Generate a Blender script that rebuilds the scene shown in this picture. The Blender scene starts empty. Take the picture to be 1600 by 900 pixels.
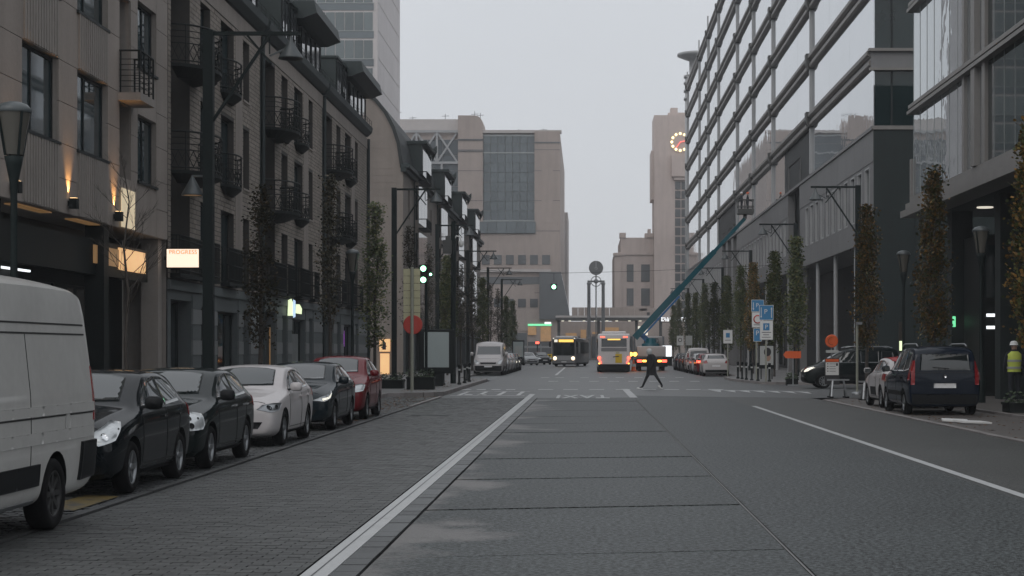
import bpy, bmesh, math, random
from mathutils import Vector, Matrix
from mathutils.bvhtree import BVHTree

S = bpy.context.scene
C = S.collection
R = math.radians
random.seed(7)

# ---------------------------------------------------------------- camera
EYE = 1.72
cam = bpy.data.objects.new('camera', bpy.data.cameras.new('camera'))
C.objects.link(cam)
cam.location = (0, 0, EYE)
cam.rotation_euler = (R(90), 0, 0)
cam.data.sensor_width = 36.0
cam.data.lens = 36.0 * 2700 / 1600
cam.data.shift_x = -115 / 1600
cam.data.shift_y = 97 / 1600
cam.data.clip_start = 0.1
cam.data.clip_end = 4000
S.camera = cam

# ---------------------------------------------------------------- sky, sun, exposure
SUN_EL, SUN_ROT = R(38), R(200)
w = bpy.data.worlds.new('World')
S.world = w
w.use_nodes = True
nt = w.node_tree
nt.nodes.clear()
sky = nt.nodes.new('ShaderNodeTexSky')
sky.sky_type = 'NISHITA'
sky.sun_disc = False
sky.sun_elevation = SUN_EL
sky.sun_rotation = SUN_ROT
sky.air_density = 1.0
sky.dust_density = 5.0
# overcast: an even cloud deck, brighter overhead than at the horizon, over the blue sky
tc = nt.nodes.new('ShaderNodeTexCoord')
sep = nt.nodes.new('ShaderNodeSeparateXYZ')
nt.links.new(tc.outputs['Generated'], sep.inputs[0])
mxz = nt.nodes.new('ShaderNodeMath')
mxz.operation = 'MAXIMUM'
mxz.inputs[1].default_value = 0.0
nt.links.new(sep.outputs['Z'], mxz.inputs[0])
pw = nt.nodes.new('ShaderNodeMath')
pw.operation = 'POWER'
pw.inputs[1].default_value = 1.5
nt.links.new(mxz.outputs[0], pw.inputs[0])
mr = nt.nodes.new('ShaderNodeMath')
mr.operation = 'MULTIPLY_ADD'
mr.inputs[1].default_value = 4.5
mr.inputs[2].default_value = 7.0
nt.links.new(pw.outputs[0], mr.inputs[0])
cl = nt.nodes.new('ShaderNodeVectorMath')
cl.operation = 'SCALE'
cl.inputs[0].default_value = (0.957, 0.99, 1.04)
cn_ = nt.nodes.new('ShaderNodeTexNoise')
cn_.inputs['Scale'].default_value = 2.2
cn_.inputs['Detail'].default_value = 4
nt.links.new(tc.outputs['Generated'], cn_.inputs['Vector'])
cm_ = nt.nodes.new('ShaderNodeMath')
cm_.operation = 'MULTIPLY_ADD'
cm_.inputs[1].default_value = 0.22
cm_.inputs[2].default_value = 0.89
nt.links.new(cn_.outputs['Fac'], cm_.inputs[0])
cx_ = nt.nodes.new('ShaderNodeMath')
cx_.operation = 'MULTIPLY'
nt.links.new(mr.outputs[0], cx_.inputs[0])
nt.links.new(cm_.outputs[0], cx_.inputs[1])
nt.links.new(cx_.outputs[0], cl.inputs['Scale'])
mx = nt.nodes.new('ShaderNodeMix')
mx.data_type = 'RGBA'
mx.inputs[0].default_value = 0.93
nt.links.new(sky.outputs[0], mx.inputs[6])
nt.links.new(cl.outputs[0], mx.inputs[7])
bg = nt.nodes.new('ShaderNodeBackground')
bg.inputs['Strength'].default_value = 0.1
nt.links.new(mx.outputs[2], bg.inputs['Color'])
wo = nt.nodes.new('ShaderNodeOutputWorld')
nt.links.new(bg.outputs[0], wo.inputs['Surface'])

sl = bpy.data.lights.new('sun', 'SUN')
sl.energy = 0.5
sl.angle = R(40)
sl.color = (1.0, 0.96, 0.92)
so = bpy.data.objects.new('sun', sl)
C.objects.link(so)
so.rotation_euler = (R(90) - SUN_EL, 0, R(180) - SUN_ROT)

S.view_settings.view_transform = 'Standard'
S.view_settings.look = 'None'
S.view_settings.exposure = 0.0
S.view_settings.gamma = 1.0
S.cycles.volume_step_rate = 4.0
S.cycles.volume_max_steps = 64
S.cycles.max_bounces = 6
S.cycles.diffuse_bounces = 3
S.cycles.glossy_bounces = 3
S.cycles.transmission_bounces = 4
S.cycles.volume_bounces = 2
S.cycles.use_denoising = True
S.cycles.sample_clamp_indirect = 4.0

# ---------------------------------------------------------------- materials
def mat(name, col, rough=0.6, spec=0.5, metal=0.0, noise=None, bump=None, coat=0.0, emit=None,
        rand=0.0, isl=0.0, streak=0.0, coord='pos', ior=None, patch=None, stretch=None):
    """Principled material; noise=(scale, amount) mottles the colour, bump=(scale, distance) is fine relief,
    rand varies it from object to object, isl from piece to piece, patch=(colour, scale, threshold) lays stains."""
    m = bpy.data.materials.new(name)
    m.use_nodes = True
    n = m.node_tree.nodes
    l = m.node_tree.links
    b = n['Principled BSDF']
    b.inputs['Roughness'].default_value = rough
    b.inputs['Specular IOR Level'].default_value = spec
    b.inputs['Metallic'].default_value = metal
    b.inputs['Coat Weight'].default_value = coat
    if ior:
        b.inputs['IOR'].default_value = ior
    if len(col) == 3:
        col = (*col, 1)
    b.inputs['Base Color'].default_value = col
    if emit:
        b.inputs['Emission Color'].default_value = (*emit[0], 1)
        b.inputs['Emission Strength'].default_value = emit[1]
    vec = None
    if noise or bump or patch:
        if coord == 'pos':
            vec = n.new('ShaderNodeNewGeometry').outputs['Position']
        else:
            vec = n.new('ShaderNodeTexCoord').outputs['Object']
        if stretch:
            mp = n.new('ShaderNodeMapping')
            mp.inputs['Scale'].default_value = stretch
            l.new(vec, mp.inputs[0])
            vec = mp.outputs[0]
    acc = None

    def addv(sock, amt):
        nonlocal acc
        k = n.new('ShaderNodeMath')
        k.operation = 'MULTIPLY_ADD'
        k.inputs[1].default_value = 2 * amt
        l.new(sock, k.inputs[0])
        if acc is None:
            k.inputs[2].default_value = 1.0 - amt
        else:
            s2 = n.new('ShaderNodeMath')
            s2.operation = 'SUBTRACT'
            s2.inputs[1].default_value = amt
            l.new(acc, s2.inputs[0])
            l.new(s2.outputs[0], k.inputs[2])
        acc = k.outputs[0]

    if noise:
        for sc_, am_, *hard in (noise if isinstance(noise[0], tuple) else (noise,)):
            t = n.new('ShaderNodeTexNoise')
            t.inputs['Scale'].default_value = sc_
            t.inputs['Detail'].default_value = 4
            t.inputs['Roughness'].default_value = 0.6
            l.new(vec, t.inputs['Vector'])
            f_ = t.outputs['Fac']
            if hard:
                h_ = n.new('ShaderNodeMapRange')
                h_.inputs['From Min'].default_value = 0.5 - hard[0]
                h_.inputs['From Max'].default_value = 0.5 + hard[0]
                l.new(f_, h_.inputs['Value'])
                f_ = h_.outputs[0]
            addv(f_, am_ if hard else am_ * 1.6)
    if streak:
        mp2 = n.new('ShaderNodeMapping')
        mp2.inputs['Scale'].default_value = (1, 1, 0.1)
        l.new(n.new('ShaderNodeNewGeometry').outputs['Position'], mp2.inputs[0])
        t = n.new('ShaderNodeTexNoise')
        t.inputs['Scale'].default_value = 1.6
        t.inputs['Detail'].default_value = 5
        l.new(mp2.outputs[0], t.inputs['Vector'])
        addv(t.outputs['Fac'], streak * 1.6)
    if rand:
        addv(n.new('ShaderNodeObjectInfo').outputs['Random'], rand)
    if isl:
        addv(n.new('ShaderNodeNewGeometry').outputs['Random Per Island'], isl)
    out = None
    if acc is not None:
        v = n.new('ShaderNodeVectorMath')
        v.operation = 'SCALE'
        v.inputs[0].default_value = col[:3]
        l.new(acc, v.inputs['Scale'])
        out = v.outputs[0]
    if patch:
        t = n.new('ShaderNodeTexNoise')
        t.inputs['Scale'].default_value = patch[1]
        t.inputs['Detail'].default_value = 6
        l.new(vec, t.inputs['Vector'])
        rp = n.new('ShaderNodeMapRange')
        rp.inputs['From Min'].default_value = patch[2]
        rp.inputs['From Max'].default_value = patch[2] + 0.1
        l.new(t.outputs['Fac'], rp.inputs['Value'])
        q = n.new('ShaderNodeMix')
        q.data_type = 'RGBA'
        l.new(rp.outputs[0], q.inputs[0])
        if out:
            l.new(out, q.inputs[6])
        else:
            q.inputs[6].default_value = col
        q.inputs[7].default_value = (*patch[0], 1)
        out = q.outputs[2]
    if out:
        l.new(out, b.inputs['Base Color'])
    if bump:
        t = n.new('ShaderNodeTexNoise')
        t.inputs['Scale'].default_value = bump[0]
        t.inputs['Detail'].default_value = 3
        l.new(vec, t.inputs['Vector'])
        bp = n.new('ShaderNodeBump')
        bp.inputs['Strength'].default_value = 0.6
        bp.inputs['Distance'].default_value = bump[1]
        l.new(t.outputs['Fac'], bp.inputs['Height'])
        l.new(bp.outputs[0], b.inputs['Normal'])
    return m

M = {}
def dm(key, *a, **k):
    M[key] = mat(key, *a, **k)

# ground
dm('asphalt', (0.034, 0.039, 0.039), 0.52, 0.26, noise=((0.35, 0.2), (50, 0.45, .08), (20, 0.9, .07), (3, 0.18)), bump=(60, 0.012), patch=((0.04, 0.042, 0.042), 0.5, 0.60))
dm('asphalt_brown', (0.044, 0.045, 0.042), 0.52, 0.28, noise=((0.3, 0.2), (50, 0.3, .1), (20, 0.4, .09), (3, 0.15)), bump=(60, 0.010))
dm('asphalt_far', (0.060, 0.062, 0.062), 0.47, 0.38, noise=((0.12, 0.25), (3, 0.15), (11, .3, .1)), bump=(30, 0.008))
dm('base', (0.022, 0.023, 0.024), 0.8, noise=(3, 0.3))
dm('terrain', (0.10, 0.10, 0.10), 0.8, noise=(0.1, 0.2))
dm('slab', (0.035, 0.040, 0.040), 0.52, 0.26, noise=((0.45, 0.2), (50, 0.45, .08), (20, 0.95, .07), (3, 0.18)), bump=(55, 0.014), rand=0.05)
def ragged_edge(m, col, x_edge, width):
    n, l = m.node_tree.nodes, m.node_tree.links
    b = n['Principled BSDF']
    src = b.inputs['Base Color'].links[0].from_socket
    pos = n.new('ShaderNodeNewGeometry').outputs['Position']
    sx = n.new('ShaderNodeSeparateXYZ')
    l.new(pos, sx.inputs[0])
    mp = n.new('ShaderNodeMapping')
    mp.inputs['Scale'].default_value = (0.5, 0.42, 1)
    l.new(pos, mp.inputs[0])
    t = n.new('ShaderNodeTexNoise')
    t.inputs['Scale'].default_value = 1.0
    t.inputs['Detail'].default_value = 7
    t.inputs['Roughness'].default_value = 0.62
    l.new(mp.outputs[0], t.inputs['Vector'])
    e = n.new('ShaderNodeMapRange')
    e.inputs['From Min'].default_value = x_edge
    e.inputs['From Max'].default_value = x_edge + width
    e.inputs['To Min'].default_value = 0.14
    e.inputs['To Max'].default_value = -0.22
    l.new(sx.outputs['X'], e.inputs['Value'])
    ad = n.new('ShaderNodeMath')
    ad.operation = 'ADD'
    l.new(t.outputs['Fac'], ad.inputs[0])
    l.new(e.outputs[0], ad.inputs[1])
    th = n.new('ShaderNodeMapRange')
    th.inputs['From Min'].default_value = 0.56
    th.inputs['From Max'].default_value = 0.68
    th.inputs['To Max'].default_value = 0.8
    l.new(ad.outputs[0], th.inputs['Value'])
    q = n.new('ShaderNodeMix')
    q.data_type = 'RGBA'
    l.new(th.outputs[0], q.inputs[0])
    l.new(src, q.inputs[6])
    q.inputs[7].default_value = (*col, 1)
    l.new(q.outputs[2], b.inputs['Base Color'])
ragged_edge(M['slab'], (0.15, 0.143, 0.138), -1.72, 1.9)
dm('mortar', (0.20, 0.195, 0.19), 0.7, noise=((2, 0.2), (30, 0.1)))
dm('paver', (0.048, 0.050, 0.049), 0.5, 0.32, noise=((0.5, 0.3), (2.2, 0.25), (25, 0.25)), bump=(40, 0.006), rand=0.24)
dm('paver_many', (0.048, 0.050, 0.049), 0.5, 0.32, noise=((0.5, 0.3), (2.2, 0.25), (25, 0.25)), bump=(40, 0.006), isl=0.24)
dm('sett', (0.045, 0.048, 0.049), 0.45, 0.5, noise=((0.7, 0.25), (20, 0.25)), bump=(30, 0.01), isl=0.35)
dm('pavement', (0.13, 0.127, 0.124), 0.6, noise=((0.6, 0.2), (14, 0.12)), bump=(25, 0.004))
dm('pavement_brown', (0.075, 0.066, 0.06), 0.6, noise=((0.6, 0.25), (14, 0.15)), bump=(25, 0.004))
dm('kerb', (0.19, 0.175, 0.17), 0.6, noise=((1.5, 0.2), (20, 0.15)), rand=0.15)
dm('kerb_dark', (0.035, 0.036, 0.036), 0.6, noise=((1.5, 0.2), (20, 0.15)), rand=0.15)
dm('line_white', (0.34, 0.345, 0.345), 0.55, noise=((2, 0.12), (25, 0.16)), patch=((0.2, 0.2, 0.2), 7.0, 0.66))
dm('line_worn', (0.46, 0.46, 0.46), 0.55, noise=((2, 0.15), (25, 0.2)), patch=((0.11, 0.11, 0.11), 2.2, 0.55))
dm('line_yellow', (0.10, 0.07, 0.018), 0.6, noise=((2, 0.2), (25, 0.2)), patch=((0.03, 0.03, 0.03), 4.0, 0.5))
dm('leaf_litter', (0.16, 0.075, 0.025), 0.7, isl=0.5)
# buildings
dm('stone', (0.25, 0.217, 0.193), 0.65, noise=((0.5, 0.12), (9, 0.10)), rand=0.06, bump=(60, 0.003), streak=0.16)
dm('stone_rib', (0.24, 0.215, 0.195), 0.65, noise=((0.7, 0.12), (9, 0.08)), rand=0.04, streak=0.16)
dm('brick', (0.225, 0.194, 0.166), 0.75, noise=((0.35, 0.14), (12, 0.10)), isl=0.14, bump=(70, 0.004), streak=0.14)
dm('brick_joint', (0.055, 0.05, 0.045), 0.8, noise=(5, 0.15))
dm('smooth_stone', (0.22, 0.19, 0.168), 0.7, noise=((0.5, 0.12), (10, 0.08)), streak=0.16)
dm('base_stone', (0.085, 0.097, 0.10), 0.65, noise=((0.6, 0.15), (12, 0.1)), rand=0.12)
dm('base_stone_pale', (0.16, 0.168, 0.17), 0.65, noise=((0.6, 0.15), (12, 0.1)), rand=0.1)
dm('slate', (0.03, 0.035, 0.036), 0.6, 0.3, noise=((1, 0.2), (14, 0.2)))
dm('zinc', (0.028, 0.038, 0.039), 0.55, 0.3, noise=((0.8, 0.2), (8, 0.1)))
dm('dark_frame', (0.012, 0.016, 0.017), 0.5, 0.25, noise=(8, 0.15))
dm('iron', (0.007, 0.010, 0.010), 0.6, 0.2, noise=(20, 0.2))
dm('dark_void', (0.010, 0.012, 0.012), 0.7, noise=(1, 0.3))
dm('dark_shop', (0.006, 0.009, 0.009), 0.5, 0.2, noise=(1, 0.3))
dm('glass_dark', (0.012, 0.018, 0.02), 0.03, 0.5, ior=1.6, noise=(0.7, 0.3))
dm('glass_win', (0.022, 0.040, 0.046), 0.03, 0.6, ior=1.8, noise=(0.5, 0.3))
dm('glass_attic', (0.05, 0.055, 0.06), 0.04, 0.8, ior=2.2)
dm('curtain', (0.16, 0.17, 0.17), 0.8, noise=(2, 0.2))
dm('mirror_glass', (0.55, 0.575, 0.60), 0.012, 0.6, metal=0.85, rand=0.04, noise=(0.4, 0.05), bump=(0.45, 0.012))
dm('tower_glass', (0.14, 0.165, 0.17), 0.06, 0.6, metal=0.35, rand=0.16, noise=(0.2, 0.12))
dm('tower_frame', (0.30, 0.32, 0.32), 0.4)
dm('concrete', (0.50, 0.47, 0.465), 0.75, noise=((0.08, 0.12), (1.2, 0.06)), streak=0.12)
dm('far_stone', (0.355, 0.30, 0.272), 0.75, noise=((0.06, 0.1), (0.8, 0.06)), streak=0.1)
dm('far_stone_pale', (0.46, 0.43, 0.415), 0.75, noise=((0.06, 0.1), (0.8, 0.06)))
dm('far_glass', (0.115, 0.135, 0.145), 0.12, 0.6, metal=0.3, rand=0.12, noise=((0.05, 0.15), (0.4, 0.08)))
dm('monument', (0.13, 0.135, 0.14), 0.6)
dm('far_window', (0.10, 0.107, 0.112), 0.15, 0.5, rand=0.2)  # lightened: distance haze is put into this colour
dm('station_stone', (0.47, 0.40, 0.37), 0.75, noise=((0.06, 0.1), (0.8, 0.06)), streak=0.1)
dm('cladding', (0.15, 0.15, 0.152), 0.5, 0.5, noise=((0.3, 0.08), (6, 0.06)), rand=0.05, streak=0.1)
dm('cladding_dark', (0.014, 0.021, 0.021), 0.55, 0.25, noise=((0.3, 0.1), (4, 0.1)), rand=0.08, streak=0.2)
dm('ledge', (0.17, 0.16, 0.15), 0.45, 0.5, noise=((0.3, 0.1), (3, 0.08)), streak=0.12)
dm('ledge_dark', (0.055, 0.057, 0.055), 0.5, noise=(2, 0.15))
dm('mullion', (0.33, 0.335, 0.34), 0.4, 0.5, noise=(0.5, 0.06))
dm('glass_teal', (0.009, 0.019, 0.020), 0.03, 0.5, ior=1.5, noise=(0.4, 0.4))
dm('curtain_glass', (0.42, 0.455, 0.47), 0.012, 0.6, metal=0.75, rand=0.05, bump=(0.6, 0.010))
dm('fascia', (0.18, 0.172, 0.165), 0.45, 0.5, noise=((0.4, 0.08), (5, 0.05)), streak=0.1)
# street furniture
dm('post', (0.007, 0.013, 0.013), 0.6, 0.2, noise=(6, 0.2))
dm('lamp_shade', (0.06, 0.07, 0.073), 0.4, 0.5, noise=(6, 0.1))
dm('lamp_lens', (0.42, 0.36, 0.26), 0.25, 0.5)
dm('steel', (0.28, 0.29, 0.30), 0.5, 0.5, metal=0.8, noise=(8, 0.12))
dm('grey_pole', (0.26, 0.265, 0.22), 0.5, noise=(6, 0.12))
dm('sign_back', (0.44, 0.42, 0.27), 0.55, noise=((1.5, 0.12), (10, 0.08)))
dm('sign_red', (0.42, 0.035, 0.022), 0.45)
dm('sign_orange', (0.62, 0.10, 0.02), 0.45)
dm('sign_blue', (0.035, 0.18, 0.36), 0.45)
dm('sign_white', (0.62, 0.62, 0.61), 0.5)
dm('sign_grey', (0.40, 0.41, 0.40), 0.5)
dm('ink', (0.02, 0.02, 0.022), 0.6)
dm('ad_grey', (0.36, 0.41, 0.41), 0.25, 0.5, noise=(0.8, 0.1))
dm('plant', (0.035, 0.055, 0.025), 0.7, isl=0.5)
# lights
dm('lit_sign', (0.8, 0.6, 0.45), 0.5, emit=((1.0, 0.80, 0.63), 1.05))
dm('sign_letter', (0.6, 0.2, 0.05), 0.5, emit=((0.85, 0.25, 0.03), 0.5))
dm('lit_warm', (0.8, 0.5, 0.25), 0.5, emit=((1.0, 0.58, 0.26), 0.62), noise=(1.2, 0.2))
dm('uplit_glow', (0.6, 0.5, 0.35), 0.5, emit=((1.0, 0.82, 0.55), 0.42), noise=((2.5, 0.3), (14, 0.2)))
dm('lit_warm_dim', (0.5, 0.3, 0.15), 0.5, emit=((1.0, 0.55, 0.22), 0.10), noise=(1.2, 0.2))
dm('lit_hot', (0.8, 0.6, 0.4), 0.5, emit=((1.0, 0.62, 0.28), 3.5))
dm('lit_white', (0.8, 0.8, 0.8), 0.5, emit=((0.93, 0.97, 1.0), 1.3))
dm('lit_dim', (0.8, 0.8, 0.7), 0.5, emit=((1.0, 0.93, 0.78), 0.75))
dm('lit_green', (0.3, 0.8, 0.5), 0.5, emit=((0.35, 1.0, 0.55), 5.0))
dm('lit_green_soft', (0.3, 0.8, 0.5), 0.5, emit=((0.2, 1.0, 0.45), 0.8))
dm('lit_yellowgreen', (0.8, 0.9, 0.6), 0.5, emit=((0.85, 1.0, 0.6), 1.0))
dm('lit_blue', (0.5, 0.6, 0.8), 0.5, emit=((0.55, 0.75, 1.0), 0.9))
dm('lit_purple', (0.4, 0.1, 0.6), 0.5, emit=((0.5, 0.12, 0.7), 0.22))
dm('lit_head', (1, 0.9, 0.75), 0.4, emit=((1.0, 0.78, 0.55), 1.7))
dm('lit_tail', (0.8, 0.1, 0.05), 0.4, emit=((1.0, 0.10, 0.06), 3.5))
dm('lit_amber', (0.9, 0.5, 0.1), 0.4, emit=((1.0, 0.42, 0.06), 6.0))
dm('lit_display', (0.8, 0.5, 0.1), 0.5, emit=((1.0, 0.60, 0.13), 1.3))
dm('lit_clock', (0.9, 0.8, 0.4), 0.5, emit=((1.0, 0.82, 0.42), 2.4))
dm('lit_clock_red', (0.9, 0.2, 0.15), 0.5, emit=((1.0, 0.18, 0.15), 1.4))
# trees
dm('bark', (0.045, 0.038, 0.032), 0.85, noise=(12, 0.3))
def leafmat(key, cols):
    m = bpy.data.materials.new(key)
    m.use_nodes = True
    n = m.node_tree.nodes
    l = m.node_tree.links
    b = n['Principled BSDF']
    b.inputs['Roughness'].default_value = 0.55
    g = n.new('ShaderNodeNewGeometry')
    rp = n.new('ShaderNodeValToRGB')
    cr = rp.color_ramp
    while len(cr.elements) < len(cols):
        cr.elements.new(0.5)
    for i, c in enumerate(cols):
        cr.elements[i].position = i / (len(cols) - 1)
        cr.elements[i].color = (*c, 1)
    l.new(g.outputs['Random Per Island'], rp.inputs[0])
    l.new(rp.outputs[0], b.inputs['Base Color'])
    b.inputs['Specular IOR Level'].default_value = 0.3
    M[key] = m
leafmat('leaf_rust', [(0.035, 0.034, 0.012), (0.08, 0.052, 0.016), (0.17, 0.092, 0.022), (0.27, 0.145, 0.034), (0.095, 0.095, 0.026), (0.045, 0.06, 0.018), (0.03, 0.042, 0.015)])
leafmat('leaf_green', [(0.02, 0.034, 0.013), (0.04, 0.06, 0.018), (0.065, 0.085, 0.024), (0.115, 0.105, 0.032), (0.035, 0.055, 0.018)])
leafmat('leaf_dark', [(0.014, 0.016, 0.010), (0.024, 0.024, 0.012), (0.04, 0.036, 0.018), (0.085, 0.06, 0.03)])
# vehicles
dm('rubber', (0.006, 0.006, 0.0065), 0.9, 0.15, noise=(20, 0.2), coord='obj')
dm('trim', (0.006, 0.007, 0.008), 0.6, 0.2, noise=(15, 0.15), coord='obj')
dm('rim_dark', (0.03, 0.03, 0.03), 0.6, 0.3)
dm('rim', (0.22, 0.23, 0.24), 0.35, 0.5, metal=0.7)
dm('car_glass', (0.012, 0.017, 0.018), 0.03, 0.6, ior=1.7)
dm('chrome', (0.6, 0.61, 0.62), 0.15, metal=1.0)
dm('lamp_glass', (0.42, 0.44, 0.45), 0.12, 0.7, metal=0.3, noise=(14, 0.25), coord='obj')
dm('lantern_glass', (0.09, 0.086, 0.075), 0.15, 0.5)
dm('lamp_red', (0.22, 0.012, 0.014), 0.15, 0.6)
dm('plate', (0.62, 0.62, 0.63), 0.4)
dm('seam', (0.006, 0.006, 0.006), 0.8)
def paint(key, col, dirt=0.06):
    dm(key, col, 0.6, 0.02, coat=0.55, noise=((1.3, dirt), (9, dirt * 0.6)), coord='obj')
    M[key].node_tree.nodes['Principled BSDF'].inputs['Coat Roughness'].default_value = 0.06
paint('paint_black', (0.004, 0.006, 0.0075), 0.15)
paint('paint_green_black', (0.004, 0.008, 0.0085), 0.15)
paint('paint_white', (0.42, 0.40, 0.40))
paint('paint_van', (0.37, 0.365, 0.35), 0.09)
paint('paint_red', (0.13, 0.010, 0.014))
paint('paint_slate', (0.008, 0.014, 0.018), 0.12)
paint('paint_blue', (0.004, 0.009, 0.019), 0.12)
paint('paint_silver', (0.33, 0.34, 0.35))
paint('paint_roof_red', (0.36, 0.05, 0.05))
paint('paint_bus_white', (0.62, 0.60, 0.60))
paint('paint_bus_grey', (0.20, 0.20, 0.205))
paint('paint_bus_yellow', (0.62, 0.42, 0.03))
paint('paint_teal', (0.002, 0.075, 0.10), 0.10)
paint('paint_boom_blue', (0.02, 0.11, 0.27), 0.10)
# people
dm('skin', (0.35, 0.22, 0.16), 0.55)
dm('cloth_black', (0.012, 0.013, 0.015), 0.85, noise=(12, 0.3), coord='obj')
dm('cloth_navy', (0.014, 0.017, 0.024), 0.85, noise=(12, 0.3), coord='obj')
dm('cloth_grey', (0.40, 0.41, 0.41), 0.85, noise=(12, 0.1), coord='obj')
dm('hivis', (0.50, 0.58, 0.10), 0.7, noise=(8, 0.12), coord='obj')
dm('reflective', (0.32, 0.33, 0.33), 0.35)

# ---------------------------------------------------------------- mesh helpers
OFF = {}          # where each object's own coordinates have their zero in the world

class MB:
    def __init__(s):
        s.v, s.f, s.m, s.s = [], [], [], []
    def add(s, vs, fs, m=0, sm=False):
        b = len(s.v)
        s.v += [tuple(p) for p in vs]
        for f in fs:
            s.f.append([b + i for i in f])
            s.m.append(m)
            s.s.append(sm)
        return s
    def quad(s, a, b, c, d, m=0):
        return s.add([a, b, c, d], [(0, 1, 2, 3)], m)
    def hexa(s, p, m=0):                      # 8 corners, bottom ring then top ring
        return s.add(p, [(3, 2, 1, 0), (4, 5, 6, 7), (0, 1, 5, 4), (1, 2, 6, 5), (2, 3, 7, 6), (3, 0, 4, 7)], m)
    def box(s, x0, y0, z0, x1, y1, z1, m=0):
        return s.hexa([(x0, y0, z0), (x1, y0, z0), (x1, y1, z0), (x0, y1, z0), (x0, y0, z1), (x1, y0, z1), (x1, y1, z1), (x0, y1, z1)], m)
    def mbox(s, mp, u0, u1, v0, v1, w0, w1, m=0):
        return s.hexa([mp(u0, v0, w0), mp(u1, v0, w0), mp(u1, v0, w1), mp(u0, v0, w1), mp(u0, v1, w0), mp(u1, v1, w0), mp(u1, v1, w1), mp(u0, v1, w1)], m)
    def bar(s, p, q, w, h=None, m=0, up=(0, 0, 1)):
        p, q = Vector(p), Vector(q)
        h = w if h is None else h
        d = (q - p).normalized()
        a = d.cross(Vector(up))
        if a.length < 1e-4:
            a = d.cross(Vector((1, 0, 0)))
        a.normalize()
        b = a.cross(d).normalized()
        a *= w / 2
        b *= h / 2
        return s.hexa([p - a - b, p + a - b, p + a + b, p - a + b, q - a - b, q + a - b, q + a + b, q - a + b], m)
    def tube(s, pts, r, n=8, m=0, cap=True, sm=True):
        pts = [Vector(p) for p in pts]
        rs = r if isinstance(r, (list, tuple)) else [r] * len(pts)
        vs, fs = [], []
        ref = None
        for i, p in enumerate(pts):
            d = (pts[min(i + 1, len(pts) - 1)] - pts[max(i - 1, 0)]).normalized()
            if ref is None:
                ref = d.orthogonal().normalized()
            a = (ref - d * ref.dot(d))
            a = a.normalized() if a.length > 1e-5 else d.orthogonal().normalized()
            ref = a
            b = d.cross(a)
            for k in range(n):
                t = 2 * math.pi * k / n
                vs.append(p + (a * math.cos(t) + b * math.sin(t)) * rs[i])
        for i in range(len(pts) - 1):
            for k in range(n):
                k2 = (k + 1) % n
                fs.append((i * n + k, i * n + k2, (i + 1) * n + k2, (i + 1) * n + k))
        s.add(vs, fs, m, sm)
        if cap:
            s.add(vs[:n], [tuple(range(n))[::-1]], m)
            s.add(vs[-n:], [tuple(range(n))], m)
        return s
    def lathe(s, prof, c=(0, 0, 0), n=16, m=0, axis='z', sm=True):
        vs, fs = [], []
        for (r, z) in prof:
            for k in range(n):
                t = 2 * math.pi * k / n
                x, y = r * math.cos(t), r * math.sin(t)
                p = (x, y, z) if axis == 'z' else ((z, x, y) if axis == 'x' else (x, z, y))
                vs.append((p[0] + c[0], p[1] + c[1], p[2] + c[2]))
        for i in range(len(prof) - 1):
            for k in range(n):
                k2 = (k + 1) % n
                fs.append((i * n + k, i * n + k2, (i + 1) * n + k2, (i + 1) * n + k))
        return s.add(vs, fs, m, sm)
    def prism(s, poly, mp, w0, w1, m=0):      # polygon in (u, v), from w0 to w1
        n = len(poly)
        vs = [mp(u, v, w0) for u, v in poly] + [mp(u, v, w1) for u, v in poly]
        fs = [tuple(range(n))[::-1], tuple(range(n, 2 * n))] + [(i, (i + 1) % n, n + (i + 1) % n, n + i) for i in range(n)]
        return s.add(vs, fs, m)
    def mesh(s, name, mats, off=(0, 0, 0)):
        me = bpy.data.meshes.new(name)
        o = off
        me.from_pydata([(a - o[0], b - o[1], c - o[2]) for a, b, c in s.v], [], s.f)
        for x in (mats if isinstance(mats, (list, tuple)) else [mats]):
            me.materials.append(M[x] if isinstance(x, str) else x)
        me.polygons.foreach_set('material_index', s.m)
        me.polygons.foreach_set('use_smooth', s.s)
        me.update()
        return me
    def build(s, name, mats, parent=None, kind=None):
        off = OFF.get(parent.name, (0, 0, 0)) if parent else (0, 0, 0)
        return link(name, s.mesh(name, mats, off), parent, kind)

def link(name, data, parent=None, kind=None, loc=None):
    o = bpy.data.objects.new(name, data)
    C.objects.link(o)
    if parent:
        o.parent = parent
        OFF[o.name] = OFF.get(parent.name, (0, 0, 0))
    if loc is not None:
        o.location = loc
    if kind:
        o['kind'] = kind
    return o

def tag(o, label, cat, group=None):
    o['label'] = label
    o['category'] = cat
    if group:
        o['group'] = group
    return o

def thing(name, label, cat, loc=(0, 0, 0), group=None, rot=0.0, world=True):
    """An Empty at the thing's base. world=True: its parts are written in world coordinates."""
    o = bpy.data.objects.new(name, None)
    C.objects.link(o)
    o.empty_display_size = 0.3
    o.location = loc
    o.rotation_euler = (0, 0, rot)
    OFF[o.name] = tuple(loc) if world else (0, 0, 0)
    return tag(o, label, cat, group)

def kids(o):
    return [c for c in KIDS_SRC if c.parent == o]

def copy_tree(o, parent=None, children=None):
    c = o.copy()
    C.objects.link(c)
    if parent:
        c.parent = parent
    OFF[c.name] = OFF.get(o.name, (0, 0, 0))
    for ch in list(o.children):
        copy_tree(ch, c)
    return c

def dup(o, loc, label, rot=None, scale=None):
    c = copy_tree(o)
    c.location = loc
    if rot is not None:
        c.rotation_euler = (0, 0, rot)
    if scale is not None:
        c.scale = scale if isinstance(scale, tuple) else (scale,) * 3
    c['label'] = label
    return c

def mapL(x0):
    return lambda u, v, w: (x0 + w, u, v)
def mapR(x0):
    return lambda u, v, w: (x0 - w, u, v)
def mapF(y0):
    return lambda u, v, w: (u, y0 - w, v)

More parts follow.
